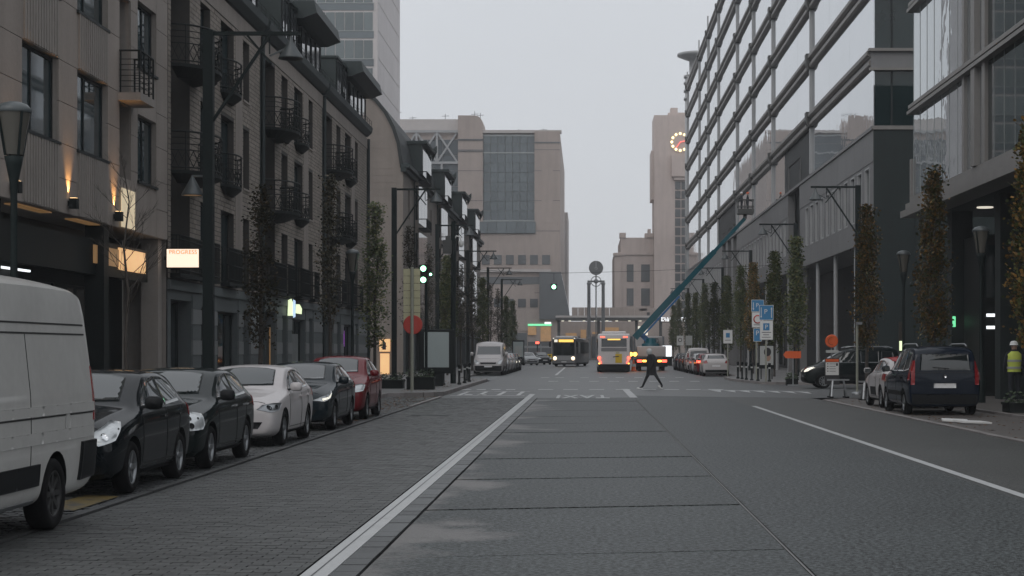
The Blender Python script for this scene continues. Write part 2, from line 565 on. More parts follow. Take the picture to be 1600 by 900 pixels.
def wall(mb, mp, u0, u1, v0, v1, holes=(), depth=0.2, m=0, w=0.0, mrev=None):
    """A wall sheet with openings cut in it, each with reveals of the given depth."""
    us = sorted({u0, u1, *[min(max(x, u0), u1) for h in holes for x in h[:2]]})
    vs = sorted({v0, v1, *[min(max(x, v0), v1) for h in holes for x in h[2:4]]})
    for i in range(len(us) - 1):
        for j in range(len(vs) - 1):
            a, b, c, d = us[i], us[i + 1], vs[j], vs[j + 1]
            mu, mv = (a + b) / 2, (c + d) / 2
            if any(h[0] < mu < h[1] and h[2] < mv < h[3] for h in holes):
                continue
            mb.quad(mp(a, c, w), mp(b, c, w), mp(b, d, w), mp(a, d, w), m)
    r = m if mrev is None else mrev
    for h in holes:
        a, b, c, d = h[:4]
        e = w - (h[4] if len(h) > 4 else depth)
        mb.quad(mp(a, c, w), mp(a, d, w), mp(a, d, e), mp(a, c, e), r)
        mb.quad(mp(b, c, w), mp(b, d, w), mp(b, d, e), mp(b, c, e), r)
        mb.quad(mp(a, c, w), mp(b, c, w), mp(b, c, e), mp(a, c, e), r)
        mb.quad(mp(a, d, w), mp(b, d, w), mp(b, d, e), mp(a, d, e), r)

def blocks(mb, mp, u0, u1, v0, v1, bw, bh, gap, w0, w1, holes=(), jit=0.0, m=0):
    """Courses of blocks in running bond, leaving the openings free."""
    n = max(1, round((v1 - v0) / bh))
    bh = (v1 - v0) / n
    for r in range(n):
        a, b = v0 + r * bh + gap / 2, v0 + (r + 1) * bh - gap / 2
        cuts = sorted((h[0], h[1]) for h in holes if h[2] < b - 0.01 and h[3] > a + 0.01)
        x = u0
        spans = []
        for c0, c1 in cuts:
            if c0 > x:
                spans.append((x, c0))
            x = max(x, c1)
        if x < u1:
            spans.append((x, u1))
        for s0, s1 in spans:
            p = s0 - ((r % 2) * bw / 2)
            while p < s1:
                q0, q1 = max(p, s0) + gap / 2, min(p + bw, s1) - gap / 2
                if q1 - q0 > 0.03:
                    e = w1 + random.uniform(-jit, jit)
                    mb.mbox(mp, q0, q1, a, b, w0, e, m)
                p += bw

def window(parent, mp, rect, w, fr=0.06, nu=1, nv=1, mf='dark_frame', mg='glass_win', name='window', sill=None, th=0.06, splits=None):
    """A window part: its frame mesh, with each pane (and the sill) as a sub-part."""
    u0, u1, v0, v1 = rect
    fm = MB()
    fm.mbox(mp, u0, u0 + fr, v0, v1, w, w + th)
    fm.mbox(mp, u1 - fr, u1, v0, v1, w, w + th)
    fm.mbox(mp, u0 + fr, u1 - fr, v0, v0 + fr, w, w + th)
    fm.mbox(mp, u0 + fr, u1 - fr, v1 - fr, v1, w, w + th)
    us = splits or [u0 + fr + (u1 - u0 - 2 * fr) * i / nu for i in range(nu + 1)]
    vs = [v0 + fr + (v1 - v0 - 2 * fr) * i / nv for i in range(nv + 1)]
    for x in us[1:-1]:
        fm.mbox(mp, x - fr / 2, x + fr / 2, v0 + fr, v1 - fr, w + 0.002, w + th - 0.002)
    for z in vs[1:-1]:
        for i in range(len(us) - 1):
            fm.mbox(mp, us[i] + fr / 2 + 0.001, us[i + 1] - fr / 2 - 0.001, z - fr / 2, z + fr / 2, w + 0.004, w + th - 0.004)
    f = fm.build(name, mf, parent)
    for i in range(len(us) - 1):
        for j in range(len(vs) - 1):
            MB().mbox(mp, us[i], us[i + 1], vs[j], vs[j + 1], w + 0.012, w + 0.026).build('pane', mg, f)
    if sill:
        MB().mbox(mp, u0 - 0.06, u1 + 0.06, v0 - sill[0], v0, w, sill[1]).build('sill', sill[2], f)
    return f

def text_mesh(body, size, mp_mat, extrude=0.005, spacing=1.0, bold=0.0):
    cu = bpy.data.curves.new('lettering', 'FONT')
    cu.body = body
    cu.size = size
    cu.extrude = extrude
    cu.offset = bold
    cu.align_x = 'CENTER'
    cu.align_y = 'CENTER'
    cu.space_character = spacing
    o = bpy.data.objects.new('lettering', cu)
    C.objects.link(o)
    bpy.context.view_layer.update()
    me = bpy.data.meshes.new_from_object(o.evaluated_get(bpy.context.evaluated_depsgraph_get()))
    bpy.data.objects.remove(o)
    me.transform(mp_mat)
    return me

def lettering(body, size, matrix, m, parent=None, name='lettering', extrude=0.005, spacing=1.0, bold=0.0):
    me = text_mesh(body, size, matrix, extrude, spacing, bold)
    me.materials.clear()
    me.materials.append(M[m])
    if parent:
        off = OFF.get(parent.name, (0, 0, 0))
        me.transform(Matrix.Translation((-off[0], -off[1], -off[2])))
    return link(name, me, parent)
FACE = Matrix.Rotation(R(90), 4, 'X')          # lettering that faces -Y

def spot(name, loc, target, energy, col, size=R(60), radius=0.05, blend=0.5, parent=None):
    l = bpy.data.lights.new(name, 'SPOT')
    l.energy = energy
    l.color = col
    l.spot_size = size
    l.spot_blend = blend
    l.shadow_soft_size = radius
    o = bpy.data.objects.new(name, l)
    C.objects.link(o)
    off = OFF.get(parent.name, (0, 0, 0)) if parent else (0, 0, 0)
    o.location = Vector(loc) - Vector(off)
    d = Vector(target) - Vector(loc)
    o.rotation_euler = d.to_track_quat('-Z', 'Y').to_euler()
    if parent:
        o.parent = parent
    return o

# ================================================================ THE GROUND
def sheet(mb, pts, z, m=0):
    mb.add([(x, y, z) for x, y in pts], [tuple(range(len(pts)))], m)

g = MB()
sheet(g, [(-410, -70), (410, -70), (410, 650), (-410, 650)], -0.16)
g.build('ground', 'terrain', kind='structure')

road = MB()
sheet(road, [(-5.3, -20), (8.3, -20), (8.3, 64), (-5.3, 64)], -0.045)
road = road.build('road', 'base', kind='structure')
b = MB()
sheet(b, [(1.76, -20), (5.0, -20), (5.0, 63.5), (1.76, 65.5)], 0)
b.build('asphalt_lane', 'asphalt', road)
b = MB()
sheet(b, [(5.0, -20), (8.08, -20), (8.08, 62.2), (5.0, 63.5)], 0)
b.build('asphalt_lane', 'asphalt_brown', road)
b = MB()
sheet(b, [(-5.34, 62.2), (9.0, 62.2), (9.0, 300), (-5.34, 300)], -0.004)
sheet(b, [(9.0, 62.2), (90, 62.2), (90, 86), (9.0, 86)], -0.004)
b.build('crossing_asphalt', 'asphalt_far', road)
b = MB()
sheet(b, [(-60, 300), (60, 300), (60, 420), (-60, 420)], 0)
b.build('station_forecourt', 'asphalt_far', road)

# concrete bus-lane slabs, laid slightly askew, with open joints
lane = MB()
sheet(lane, [(-1.75, -6), (1.74, -6), (1.74, 62.2), (-1.75, 62.2)], -0.04)
lane = lane.build('bus_lane', 'base', kind='structure')
yl = [1.3, 5.6, 9.95, 14.28, 18.6, 22.98, 27.3, 31.6, 36.0, 40.3, 44.6, 49.0, 53.3, 57.6, 62.0]
gaps = {14.28: 0.04, 18.6: 0.13, 22.98: 0.14, 27.3: 0.11, 31.6: 0.09, 36.0: 0.09, 40.3: 0.1}
for a, c in zip(yl[:-1], yl[1:]):
    g0, g1 = gaps.get(a, 0.08) / 2, gaps.get(c, 0.08) / 2
    jl, jr = random.uniform(-0.004, 0.004), random.uniform(-0.004, 0.004)
    q = MB()
    q.hexa([(-1.72, a + g0, -0.039), (1.72, a + g0 + 0.65, -0.039), (1.72, c - g1 + 0.65, -0.039), (-1.72, c - g1, -0.039),
            (-1.72, a + g0, jl), (1.72, a + g0 + 0.65, jr), (1.72, c - g1 + 0.65, jr), (-1.72, c - g1, jl)])
    q.build('slab', 'slab', lane)
b = MB()
b.box(1.731, 8, -0.038, 1.749, 62.2, -0.001)
b.build('joint_sealant', 'pavement', lane)
b = MB()
for k in range(130):
    y = 8 + k * 0.42
    b.box(-1.96, y, -0.03, -1.755, y + 0.40, random.uniform(-0.006, 0.0))
b.build('gutter_sett', 'sett', lane, kind='stuff')

# concrete pavers of the oncoming lane: the nearest 300 singly, the rest as one mesh
pave = MB()
sheet(pave, [(-5.24, -10), (-2.18, -10), (-2.18, 62.2), (-5.24, 62.2)], -0.03)
pave = pave.build('paved_lane', 'base', kind='structure')
PL, PWD, GAP = 0.218, 0.109, 0.006
one = MB()
one.hexa([(GAP / 2, GAP / 2, -0.029), (PL - GAP / 2, GAP / 2, -0.029), (PL - GAP / 2, PWD - GAP / 2, -0.029), (GAP / 2, PWD - GAP / 2, -0.029),
          (GAP / 2 + .002, GAP / 2 + .002, 0), (PL - GAP / 2 - .002, GAP / 2 + .002, 0), (PL - GAP / 2 - .002, PWD - GAP / 2 - .002, 0), (GAP / 2 + .002, PWD - GAP / 2 - .002, 0)])
one = one.mesh('paver', 'paver')
rest = MB()
cnt = 0
row = 0
y = 9.0
while y < 62.1:
    x = -5.2 - (row % 2) * PL / 2
    while x < -2.2:
        z = random.uniform(-0.003, 0.0015)
        x0, x1 = max(x, -5.2), min(x + PL, -2.2)
        vis = x + PL > -0.339 * (y + 0.1) and y > 13.05
        if vis and cnt < 300 and x1 - x0 > PL - 0.01:
            o = link('paver', one, pave, loc=(x, y, z))
            cnt += 1
        elif x1 - x0 > 0.03:
            h = GAP / 2
            dz = random.uniform(-0.0015, 0.0015)
            rest.add([(x0 + h, y + h, z), (x1 - h, y + h, z + dz), (x1 - h, y + PWD - h, z + dz), (x0 + h, y + PWD - h, z),
                      (x0 + h, y + h, -0.028), (x1 - h, y + h, -0.028)], [(0, 1, 2, 3), (4, 5, 1, 0)])
        x += PL
    row += 1
    y += PWD
rest.build('paver_field', 'paver_many', pave, kind='stuff')

# cobbled parking strip on the left
park = MB()
sheet(park, [(-7.22, -10), (-5.36, -10), (-5.36, 63.6), (-7.22, 63.6)], -0.03)
park = park.build('parking_strip', 'base', kind='structure')
st = MB()
y, row = 12.0, 0
while y < 63.4:
    x = -7.2 - (row % 2) * 0.08
    while x < -5.38:
        s1 = 0.155 * random.uniform(0.85, 1.0)
        z = random.uniform(-0.008, 0.006)
        x1 = min(x + s1, -5.37)
        st.add([(x + .012, y + .012, z), (x1 - .004, y + .012, z), (x1 - .004, y + .135, z), (x + .012, y + .135, z),
                (x, y, -0.028), (x1 + .006, y, -0.028), (x1 + .006, y + .145, -0.028), (x, y + .145, -0.028)],
               [(0, 1, 2, 3), (4, 5, 1, 0), (5, 6, 2, 1), (7, 4, 0, 3)])
        x += 0.16
    y += 0.15
    row += 1
st.build('sett_field', 'sett', park, kind='stuff')
q = MB()
sheet(q, [(-5.45, 18.4), (-5.45, 20.2), (-5.9, 20.4), (-5.9, 18.3)], 0.012)
q.build('yellow_marking', 'line_yellow', park)

# left gutter line, kerbs, pavements
def kerb_row(parent, pts, wdt, z0, z1, length=1.0, m='kerb', gap=0.012):
    """Kerb stones laid one by one along a polyline."""
    for (x0, y0), (x1, y1) in zip(pts[:-1], pts[1:]):
        d = math.hypot(x1 - x0, y1 - y0)
        n = max(1, round(d / length))
        ux, uy = (x1 - x0) / d, (y1 - y0) / d
        for k in range(n):
            a, c = d * k / n + gap / 2, d * (k + 1) / n - gap / 2
            nx, ny = -uy * wdt / 2, ux * wdt / 2
            P = [(x0 + ux * a - nx, y0 + uy * a - ny), (x0 + ux * c - nx, y0 + uy * c - ny), (x0 + ux * c + nx, y0 + uy * c + ny), (x0 + ux * a + nx, y0 + uy * a + ny)]
            t = z1 + random.uniform(-0.004, 0.004)
            MB().hexa([(x, y, z0) for x, y in P] + [(x, y, t) for x, y in P]).build('kerb_stone', m, parent)
gut = MB()
sheet(gut, [(-5.36, -10), (-5.24, -10), (-5.24, 64), (-5.36, 64)], -0.034)
gut = gut.build('gutter', 'base', kind='structure')
kerb_row(gut, [(-5.30, 12.0), (-5.30, 52.0)], 0.10, -0.03, 0.012, 1.0, 'kerb_dark', 0.02)
kerb_row(gut, [(-5.30, 52.2), (-5.30, 63.2)], 0.12, -0.03, 0.035, 1.0, 'kerb', 0.02)

def slab_ground(name, pts, z, m):
    q = MB()
    n = len(pts)
    q.add([(x, y, z) for x, y in pts] + [(x, y, -0.12) for x, y in pts],
          [tuple(range(n))] + [(i, (i + 1) % n, n + (i + 1) % n, n + i) for i in range(n)])
    return q.build(name, m, kind='structure')
lp = slab_ground('left_pavement', [(-14.2, -20), (-7.5, -20), (-7.5, 64.0), (-6.9, 65.0), (-6.2, 65.3), (-5.9, 65.6), (-5.62, 66.4), (-5.62, 96.0), (-5.9, 97.2), (-7.5, 99.0), (-7.5, 300), (-14.2, 300)], 0.12, 'pavement')
kerb_row(lp, [(-7.41, 12), (-7.41, 63.9), (-6.85, 64.85), (-6.15, 65.15), (-5.8, 65.5), (-5.52, 66.4), (-5.52, 96.0), (-5.82, 97.3), (-7.41, 99.1), (-7.41, 130)], 0.16, -0.1, 0.125, 1.0)
lb = slab_ground('parking_bay', [(-7.32, 99.3), (-5.3, 97.5), (-5.3, 300), (-7.32, 300)], 0.004, 'sett')
# right side
kb = MB()
sheet(kb, [(8.08, -10), (8.32, -10), (8.32, 62.2), (8.08, 62.2)], -0.03)
kb = kb.build('flush_kerb', 'base', kind='structure')
kerb_row(kb, [(8.2, 14), (8.2, 59.2)], 0.17, -0.028, 0.022, 1.0)
rp = slab_ground('right_parking', [(8.31, -20), (10.9, -20), (10.9, 60.0), (9.2, 61.5), (8.31, 60.2)], 0.006, 'pavement_brown')
rq = slab_ground('right_pavement', [(11.06, -20), (24, -20), (24, 66), (12.8, 66), (11.06, 62.5)], 0.07, 'pavement_brown')
kerb_row(rq, [(10.98, 20), (10.98, 62.4), (12.75, 66.1)], 0.14, -0.1, 0.075, 1.0)
rr = slab_ground('corner_pavement', [(9.66, 300), (9.66, 108), (8.4, 103), (8.25, 96), (8.9, 88), (10.4, 86), (60, 86), (60, 300)], 0.12, 'pavement')
kerb_row(rr, [(9.58, 125), (9.58, 108), (8.32, 103.1), (8.17, 95.9), (8.84, 87.7), (10.35, 85.9), (24, 85.9)], 0.15, -0.1, 0.125, 1.0)

# painted markings
def mark(name, polys, z=0.006, m='line_white', parent=None):
    q = MB()
    for p in polys:
        sheet(q, p, z)
    return q.build(name, m, parent or road)
def rect(x0, y0, x1, y1):
    return [(x0, y0), (x1, y0), (x1, y1), (x0, y1)]
q = MB()
q.box(-2.175, -5, -0.03, -1.965, 67.5, 0.004)
q.build('lane_line', 'line_white', road)
q = MB()
sheet(q, [(-2.09, 9), (-2.075, 9), (-2.08, 30), (-2.07, 45), (-2.085, 45), (-2.095, 30)], 0.006)
q.build('line_crack', 'sett', road)
mark('lane_line', [rect(-2.12, 118, -1.94, 172)], m='line_worn')
mark('lane_line', [rect(5.08, -5, 5.22, 53)], m='line_white')
mark('lane_line', [rect(1.60, 62.4, 1.88, 76)], 0.007)
for Yc, xs, wd, m in [(75.2, [841, 880, 921, 962, 1002, 1038, 1072, 1107], 23, 'line_white'),
                      (95, [857, 890, 921, 952, 982, 1014, 1046, 1078], 15, 'line_worn'),
                      (108, [845, 868, 907, 936, 962, 991, 1026, 1055], 13, 'line_worn'),
                      (75.0, [722, 745, 768, 791], 14, 'line_worn'), (66.5, [726, 748], 12, 'line_worn')]:
    for x in xs:
        x0 = (x - 915) * Yc / 2700
        x1 = x0 + wd * Yc / 2700
        mark('crossing_dash', [rect(x0, Yc - 0.55, x1, Yc + 0.55)], 0.006, m)
mark('crossing_line', [rect(-5.1, 71.6, -2.3, 72.0), rect(-5.1, 64.8, -2.3, 65.2)], 0.006, 'line_worn')
for k in range(4):
    x = -4.9 + k * 0.75
    mark('crossing_dash', [rect(x, 65.6, x + 0.16, 71.2)], 0.006, 'line_worn')
for k in range(7):
    x = 5.3 + k * 0.56
    y = 71.5 - k * 0.45
    mark('give_way_tooth', [[(x, y + 2.2), (x + 0.45, y + 2.2), (x + 0.22, y - 1.2)]], 0.006)
mark('give_way_line', [[(5.0, 74.1), (9.0, 71.2), (9.0, 71.8), (5.0, 74.7)]], 0.007)
mt = Matrix.Translation((-0.12, 64.0, 0.004)) @ Matrix.Rotation(math.pi, 4, 'Z') @ Matrix.Scale(7.2, 4, (0, 1, 0))
lettering('TAXI', 0.80, mt, 'line_white', road, 'lettering', 0.004, 1.15, 0.018)
# iron covers and drains
q = MB()
q.box(-4.6, 45.3, -0.02, -3.6, 45.75, 0.003)
q.build('drain_cover', 'iron', road)

# fallen leaves along the kerbs
lf = MB()
for k in range(900):
    s_ = random.random()
    if s_ < 0.45:
        x, y, z = random.uniform(-6.9, -5.45), random.uniform(40, 64), 0.012
    elif s_ < 0.75:
        x, y, z = random.uniform(8.35, 10.8), random.uniform(20, 60), 0.012
    else:
        x, y, z = random.uniform(-7.3, -5.7), random.uniform(66, 96), 0.128
    a, r = random.uniform(0, 6.28), random.uniform(0.03, 0.07)
    dx, dy = math.cos(a) * r, math.sin(a) * r
    lf.add([(x - dx, y - dy, z), (x + dy * .5, y - dx * .5, z + .012), (x + dx, y + dy, z + .004), (x - dy * .5, y + dx * .5, z + .015)], [(0, 1, 2, 3)])
lf.build('fallen_leaves', 'leaf_litter', kind='stuff')

# ================================================================ LEFT SIDE OF THE STREET
XL = -12.0
L = mapL(XL)

# ---------------------------------------------------------------- stone-panelled building with the lit ground floor
hb = thing('stone_building', 'pale stone-panelled building with ribbed spandrels, big square windows and orange wall lights', 'building', (XL, 37, 0))
rows = [(6.46, 8.36), (9.75, 11.65), (13.05, 14.95)]
rows_s = [(6.26, 8.05), (9.35, 11.1), (12.5, 14.3)]
rows_d = [(6.2, 8.12), (8.36, 10.9), (11.6, 14.2)]
bigs = [(32.75, 35.3), (36.8, 39.35), (40.8, 43.4)]
holes = [(a, c, z0, z1) for a, c in bigs for z0, z1 in rows] + [(46.3, 48.3, z0, z1) for z0, z1 in rows_s] + [(44.5, 45.6, z0, z1, 0.45) for z0, z1 in rows_d]
q = MB()
wall(q, L, 26, 49.62, 4.87, 16.6, holes, 0.2, 0, -0.045)
q.quad((XL - .045, 26, 16.6), (XL - .045, 49.62, 16.6), (XL - 12, 49.62, 16.6), (XL - 12, 26, 16.6))
q.quad((XL - .045, 49.62, 0), (XL - .045, 49.62, 16.6), (XL - 12, 49.62, 16.6), (XL - 12, 49.62, 0))
q.quad((XL - .045, 26, 0), (XL - .045, 26, 16.6), (XL - 12, 26, 16.6), (XL - 12, 26, 0))
q.quad((XL - .045, 26, 4.87), (XL - .045, 49.62, 4.87), (XL - 1.3, 49.62, 4.87), (XL - 1.3, 26, 4.87))
q.build('wall', 'stone_rib', hb)
def panel(u0, u1, v0, v1, ribs=False):
    p = MB()
    p.mbox(L, u0 + .008, u1 - .008, v0 + .008, v1 - .008, -0.04, 0.0)
    if ribs:
        n = max(3, round((u1 - u0) / 0.19))
        d = (u1 - u0 - 0.1) / n
        for k in range(n):
            a = u0 + 0.05 + k * d
            p.mbox(L, a + d * .2, a + d * .8, v0 + .03, v1 - .03, 0.0, 0.04)
    p.build('wall_panel', 'stone_rib' if ribs else 'stone', hb)
piers = [(31.0, 32.75), (35.3, 36.8), (39.35, 40.8), (43.4, 44.5), (45.6, 46.3), (48.3, 49.6)]
zj = [4.87, 5.66, 6.46, 7.41, 8.36, 9.75, 10.7, 11.65, 13.05, 14.0, 14.95, 16.55]
for a, c in piers:
    for z0, z1 in zip(zj[:-1], zj[1:]):
        panel(a, c, z0, z1)
sp = [(4.87, 6.46), (8.36, 9.75), (11.65, 13.05), (14.95, 16.55)]
for a, c in bigs:
    for z0, z1 in sp:
        panel(a, c, z0, z1, True)
for z0, z1 in [(4.87, 6.26), (8.05, 9.35), (11.1, 12.5), (14.3, 16.55)]:
    panel(46.3, 48.3, z0, z1)
for z0, z1 in [(4.87, 6.2), (10.9, 11.6), (14.2, 16.55)]:
    panel(44.5, 45.6, z0, z1)
for a, c in bigs:
    for z0, z1 in rows:
        window(hb, L, (a, c, z0, z1), -0.2, 0.07, 2, 1, sill=(0.07, 0.05, 'dark_frame'), splits=[a + .07, a + 1.0, c - .07])
for z0, z1 in rows_s:
    window(hb, L, (46.3, 48.3, z0, z1), -0.2, 0.07, 2, 1, sill=(0.07, 0.05, 'dark_frame'))
for z0, z1 in rows_d:
    window(hb, L, (44.5, 45.6, z0, z1), -0.42, 0.06, 1, 1, mg='glass_dark', name='balcony_door')
# balcony
bal = MB()
bal.mbox(L, 44.35, 45.85, 8.14, 8.34, 0.002, 0.58)
bal = bal.build('balcony', 'stone_rib', hb)
q = MB()
for z in (9.42,):
    q.tube([L(44.4, z, 0.02), L(44.4, z, 0.54), L(45.8, z, 0.54), L(45.8, z, 0.02)], 0.028, 6)
for z in [8.5 + 0.14 * k for k in range(6)]:
    q.tube([L(44.4, z, 0.02), L(44.4, z, 0.54), L(45.8, z, 0.54), L(45.8, z, 0.02)], 0.011, 5)
for u, w_ in [(44.4, 0.54), (44.85, 0.54), (45.35, 0.54), (45.8, 0.54), (45.8, 0.05), (44.4, 0.05)]:
    q.mbox(L, u - .02, u + .02, 8.34, 9.42, w_ - .02, w_ + .02)
q.build('railing', 'iron', bal)
# recessed dark shop floor
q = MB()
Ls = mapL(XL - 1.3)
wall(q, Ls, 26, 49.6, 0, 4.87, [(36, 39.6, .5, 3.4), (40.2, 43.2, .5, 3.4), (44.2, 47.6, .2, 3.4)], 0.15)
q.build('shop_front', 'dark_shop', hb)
for a, c, z in [(36, 39.6, .5), (40.2, 43.2, .5), (44.2, 47.6, .2)]:
    window(hb, Ls, (a, c, z, 3.4), -0.13, 0.07, 3, 1, mg='glass_dark', name='shop_window')
for u in (35.6, 43.7, 49.2):
    q = MB()
    q.mbox(L, u - .22, u + .22, 0.12, 4.86, -0.6, -0.12)
    q.build('column', 'dark_shop' if u < 49 else 'stone_rib', hb)
q = MB()
q.mbox(L, 27, 48.6, 3.62, 4.5, -0.52, -0.32)
q.build('fascia_board', 'dark_shop', hb)
q = MB()
q.mbox(L, 45.5, 48.2, 3.84, 4.42, -0.315, -0.27)
q.build('lit_fascia', 'lit_warm', hb)
q = MB()
q.mbox(L, 43.2, 45.48, 3.9, 4.36, -0.315, -0.28)
q.build('lit_fascia', 'lit_warm_dim', hb)
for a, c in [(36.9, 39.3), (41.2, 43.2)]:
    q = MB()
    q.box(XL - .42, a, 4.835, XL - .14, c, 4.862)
    q.build('soffit_glow', 'lit_warm_dim', hb)  # no lamp: glowing strips stand for light cast up on the soffit
q = MB()
q.box(XL - 1.1, 38.3, 3.55, XL - 1.04, 40.6, 3.60)
q.build('strip_light', 'lit_white', hb)
q = MB()
q.mbox(L, 44.46, 45.75, 4.9, 5.9, 0.045, 0.075)
q.build('lit_panel', 'uplit_glow', hb)  # pale panel; the glow of the uplight below is put in as emission
# up-lights on the piers
for Y in (36.05, 40.08, 43.95):
    q = MB()
    q.mbox(L, Y - .10, Y + .10, 5.0, 5.24, 0.045, 0.22)
    q.mbox(L, Y - .04, Y + .04, 5.06, 5.18, 0.002, 0.045)
    wl = q.build('wall_light', 'iron', hb)
    q = MB()
    q.mbox(L, Y - .07, Y + .07, 5.235, 5.25, 0.06, 0.20)
    q.build('lens', 'lit_hot', wl)
    spot('uplight', (XL + .085, Y, 5.27), (XL - .03, Y, 6.15), 190, (1.0, 0.50, 0.16), R(62), 0.03, 1.0, hb)
# projecting sign
sg = thing('projecting_sign', 'glowing white box sign with orange capitals on the corner of the stone building', 'sign', (XL + .45, 49.4, 4.05))
q = MB()
q.box(XL + .0, 49.38, 4.05, XL + .98, 49.56, 4.64)
q.box(XL - .05, 49.42, 4.3, XL + .0, 49.52, 4.4)
q.build('sign_box', 'iron', sg)
q = MB()
q.box(XL + .035, 49.362, 4.085, XL + .945, 49.379, 4.605)
q.build('sign_face', 'lit_sign', sg)
lettering('PROGRESS', 0.165, Matrix.Translation((XL + .50, 49.357, 4.515)) @ FACE, 'sign_letter', sg, 'lettering', 0.004, 1.05)
spot('sign_glow', (XL + .5, 49.2, 4.3), (XL + .5, 44, 3.0), 3, (1.0, 0.75, 0.5), R(140), 0.3, 1.0, sg)

# ---------------------------------------------------------------- three brick apartment houses
def arc_pts(c, half, depth, n=10, z=0.0, w0=0.0):
    return [(c - half * math.cos(math.pi * k / n), z, w0 + depth * math.sin(math.pi * k / n)) for k in range(n + 1)]

def curved_balcony(root, mp, c, half, depth, z, name='balcony', solid=0.22, rail=1.12, step=0.13):
    """Curved iron balcony: a slab on a tapering soffit, with a railing as its sub-part."""
    n = 12
    ring = arc_pts(c, half, depth, n)
    s = MB()
    top = [(u, w_) for u, _, w_ in ring]
    k1 = len(top)
    lo = [(c + (u - c) * .55, w_ * .45) for u, w_ in top]
    vs = [mp(u, z, w_) for u, w_ in top] + [mp(u, z - .10, w_) for u, w_ in top] + [mp(u, z - .10 - solid, w_) for u, w_ in lo]
    fs = [tuple(range(k1)), tuple(range(2 * k1, 3 * k1))[::-1]]
    for i in range(k1 - 1):
        fs += [(i, i + 1, k1 + i + 1, k1 + i), (k1 + i, k1 + i + 1, 2 * k1 + i + 1, 2 * k1 + i)]
    s.add(vs, fs)
    o = s.build(name, 'iron', root)
    r = MB()
    for zz, rad in ((z + rail, 0.03), (z + rail * .84, 0.014), (z + rail * .68, 0.014), (z + .52 * rail, 0.018), (z + .08, 0.022)):
        r.tube([mp(u, zz, w_) for u, _, w_ in ring], rad, 5)
    m = max(6, int(math.pi * max(half, depth) * 0.8 / .26))
    for i in range(m + 1):
        t = math.pi * i / m
        u, w_ = c - half * math.cos(t), depth * math.sin(t)
        if i % 2 == 0:
            r.mbox(mp, u - .014, u + .014, z, z + rail, w_ - .014, w_ + .014)
        if i < m:
            t2 = math.pi * (i + 1) / m
            p2 = (c - half * math.cos(t2), depth * math.sin(t2))
            r.bar(mp(u, z + .1, w_), mp(p2[0], z + rail * .5, p2[1]), .018)
            r.bar(mp(u, z + rail * .5, w_), mp(p2[0], z + .1, p2[1]), .018)
    r.build('railing', 'iron', o)
    return o

def flat_grille(root, mp, u0, u1, z0, z1):
    s = MB()
    s.mbox(mp, u0, u1, z0 - .12, z0, 0.002, 0.30)
    o = s.build('window_guard', 'iron', root)
    r = MB()
    pts = [mp(u0 + .02, 0, 0.01), mp(u0 + .02, 0, 0.28), mp(u1 - .02, 0, 0.28), mp(u1 - .02, 0, 0.01)]
    for zz in (z0 + .1, z1 - .12, z1, (z0 + z1) / 2):
        r.tube([(a, b_, zz) for a, b_, _ in pts], 0.018, 5)
    n = max(4, int((u1 - u0) / .15))
    for k in range(n + 1):
        u = u0 + .02 + (u1 - u0 - .04) * k / n
        r.mbox(mp, u - .012, u + .012, z0, z1, 0.268, 0.292)
    for w_ in (0.08, 0.18):
        for u in (u0 + .02, u1 - .02):
            r.mbox(mp, u - .012, u + .012, z0, z1, w_ - .012, w_ + .012)
    r.build('railing', 'iron', o)

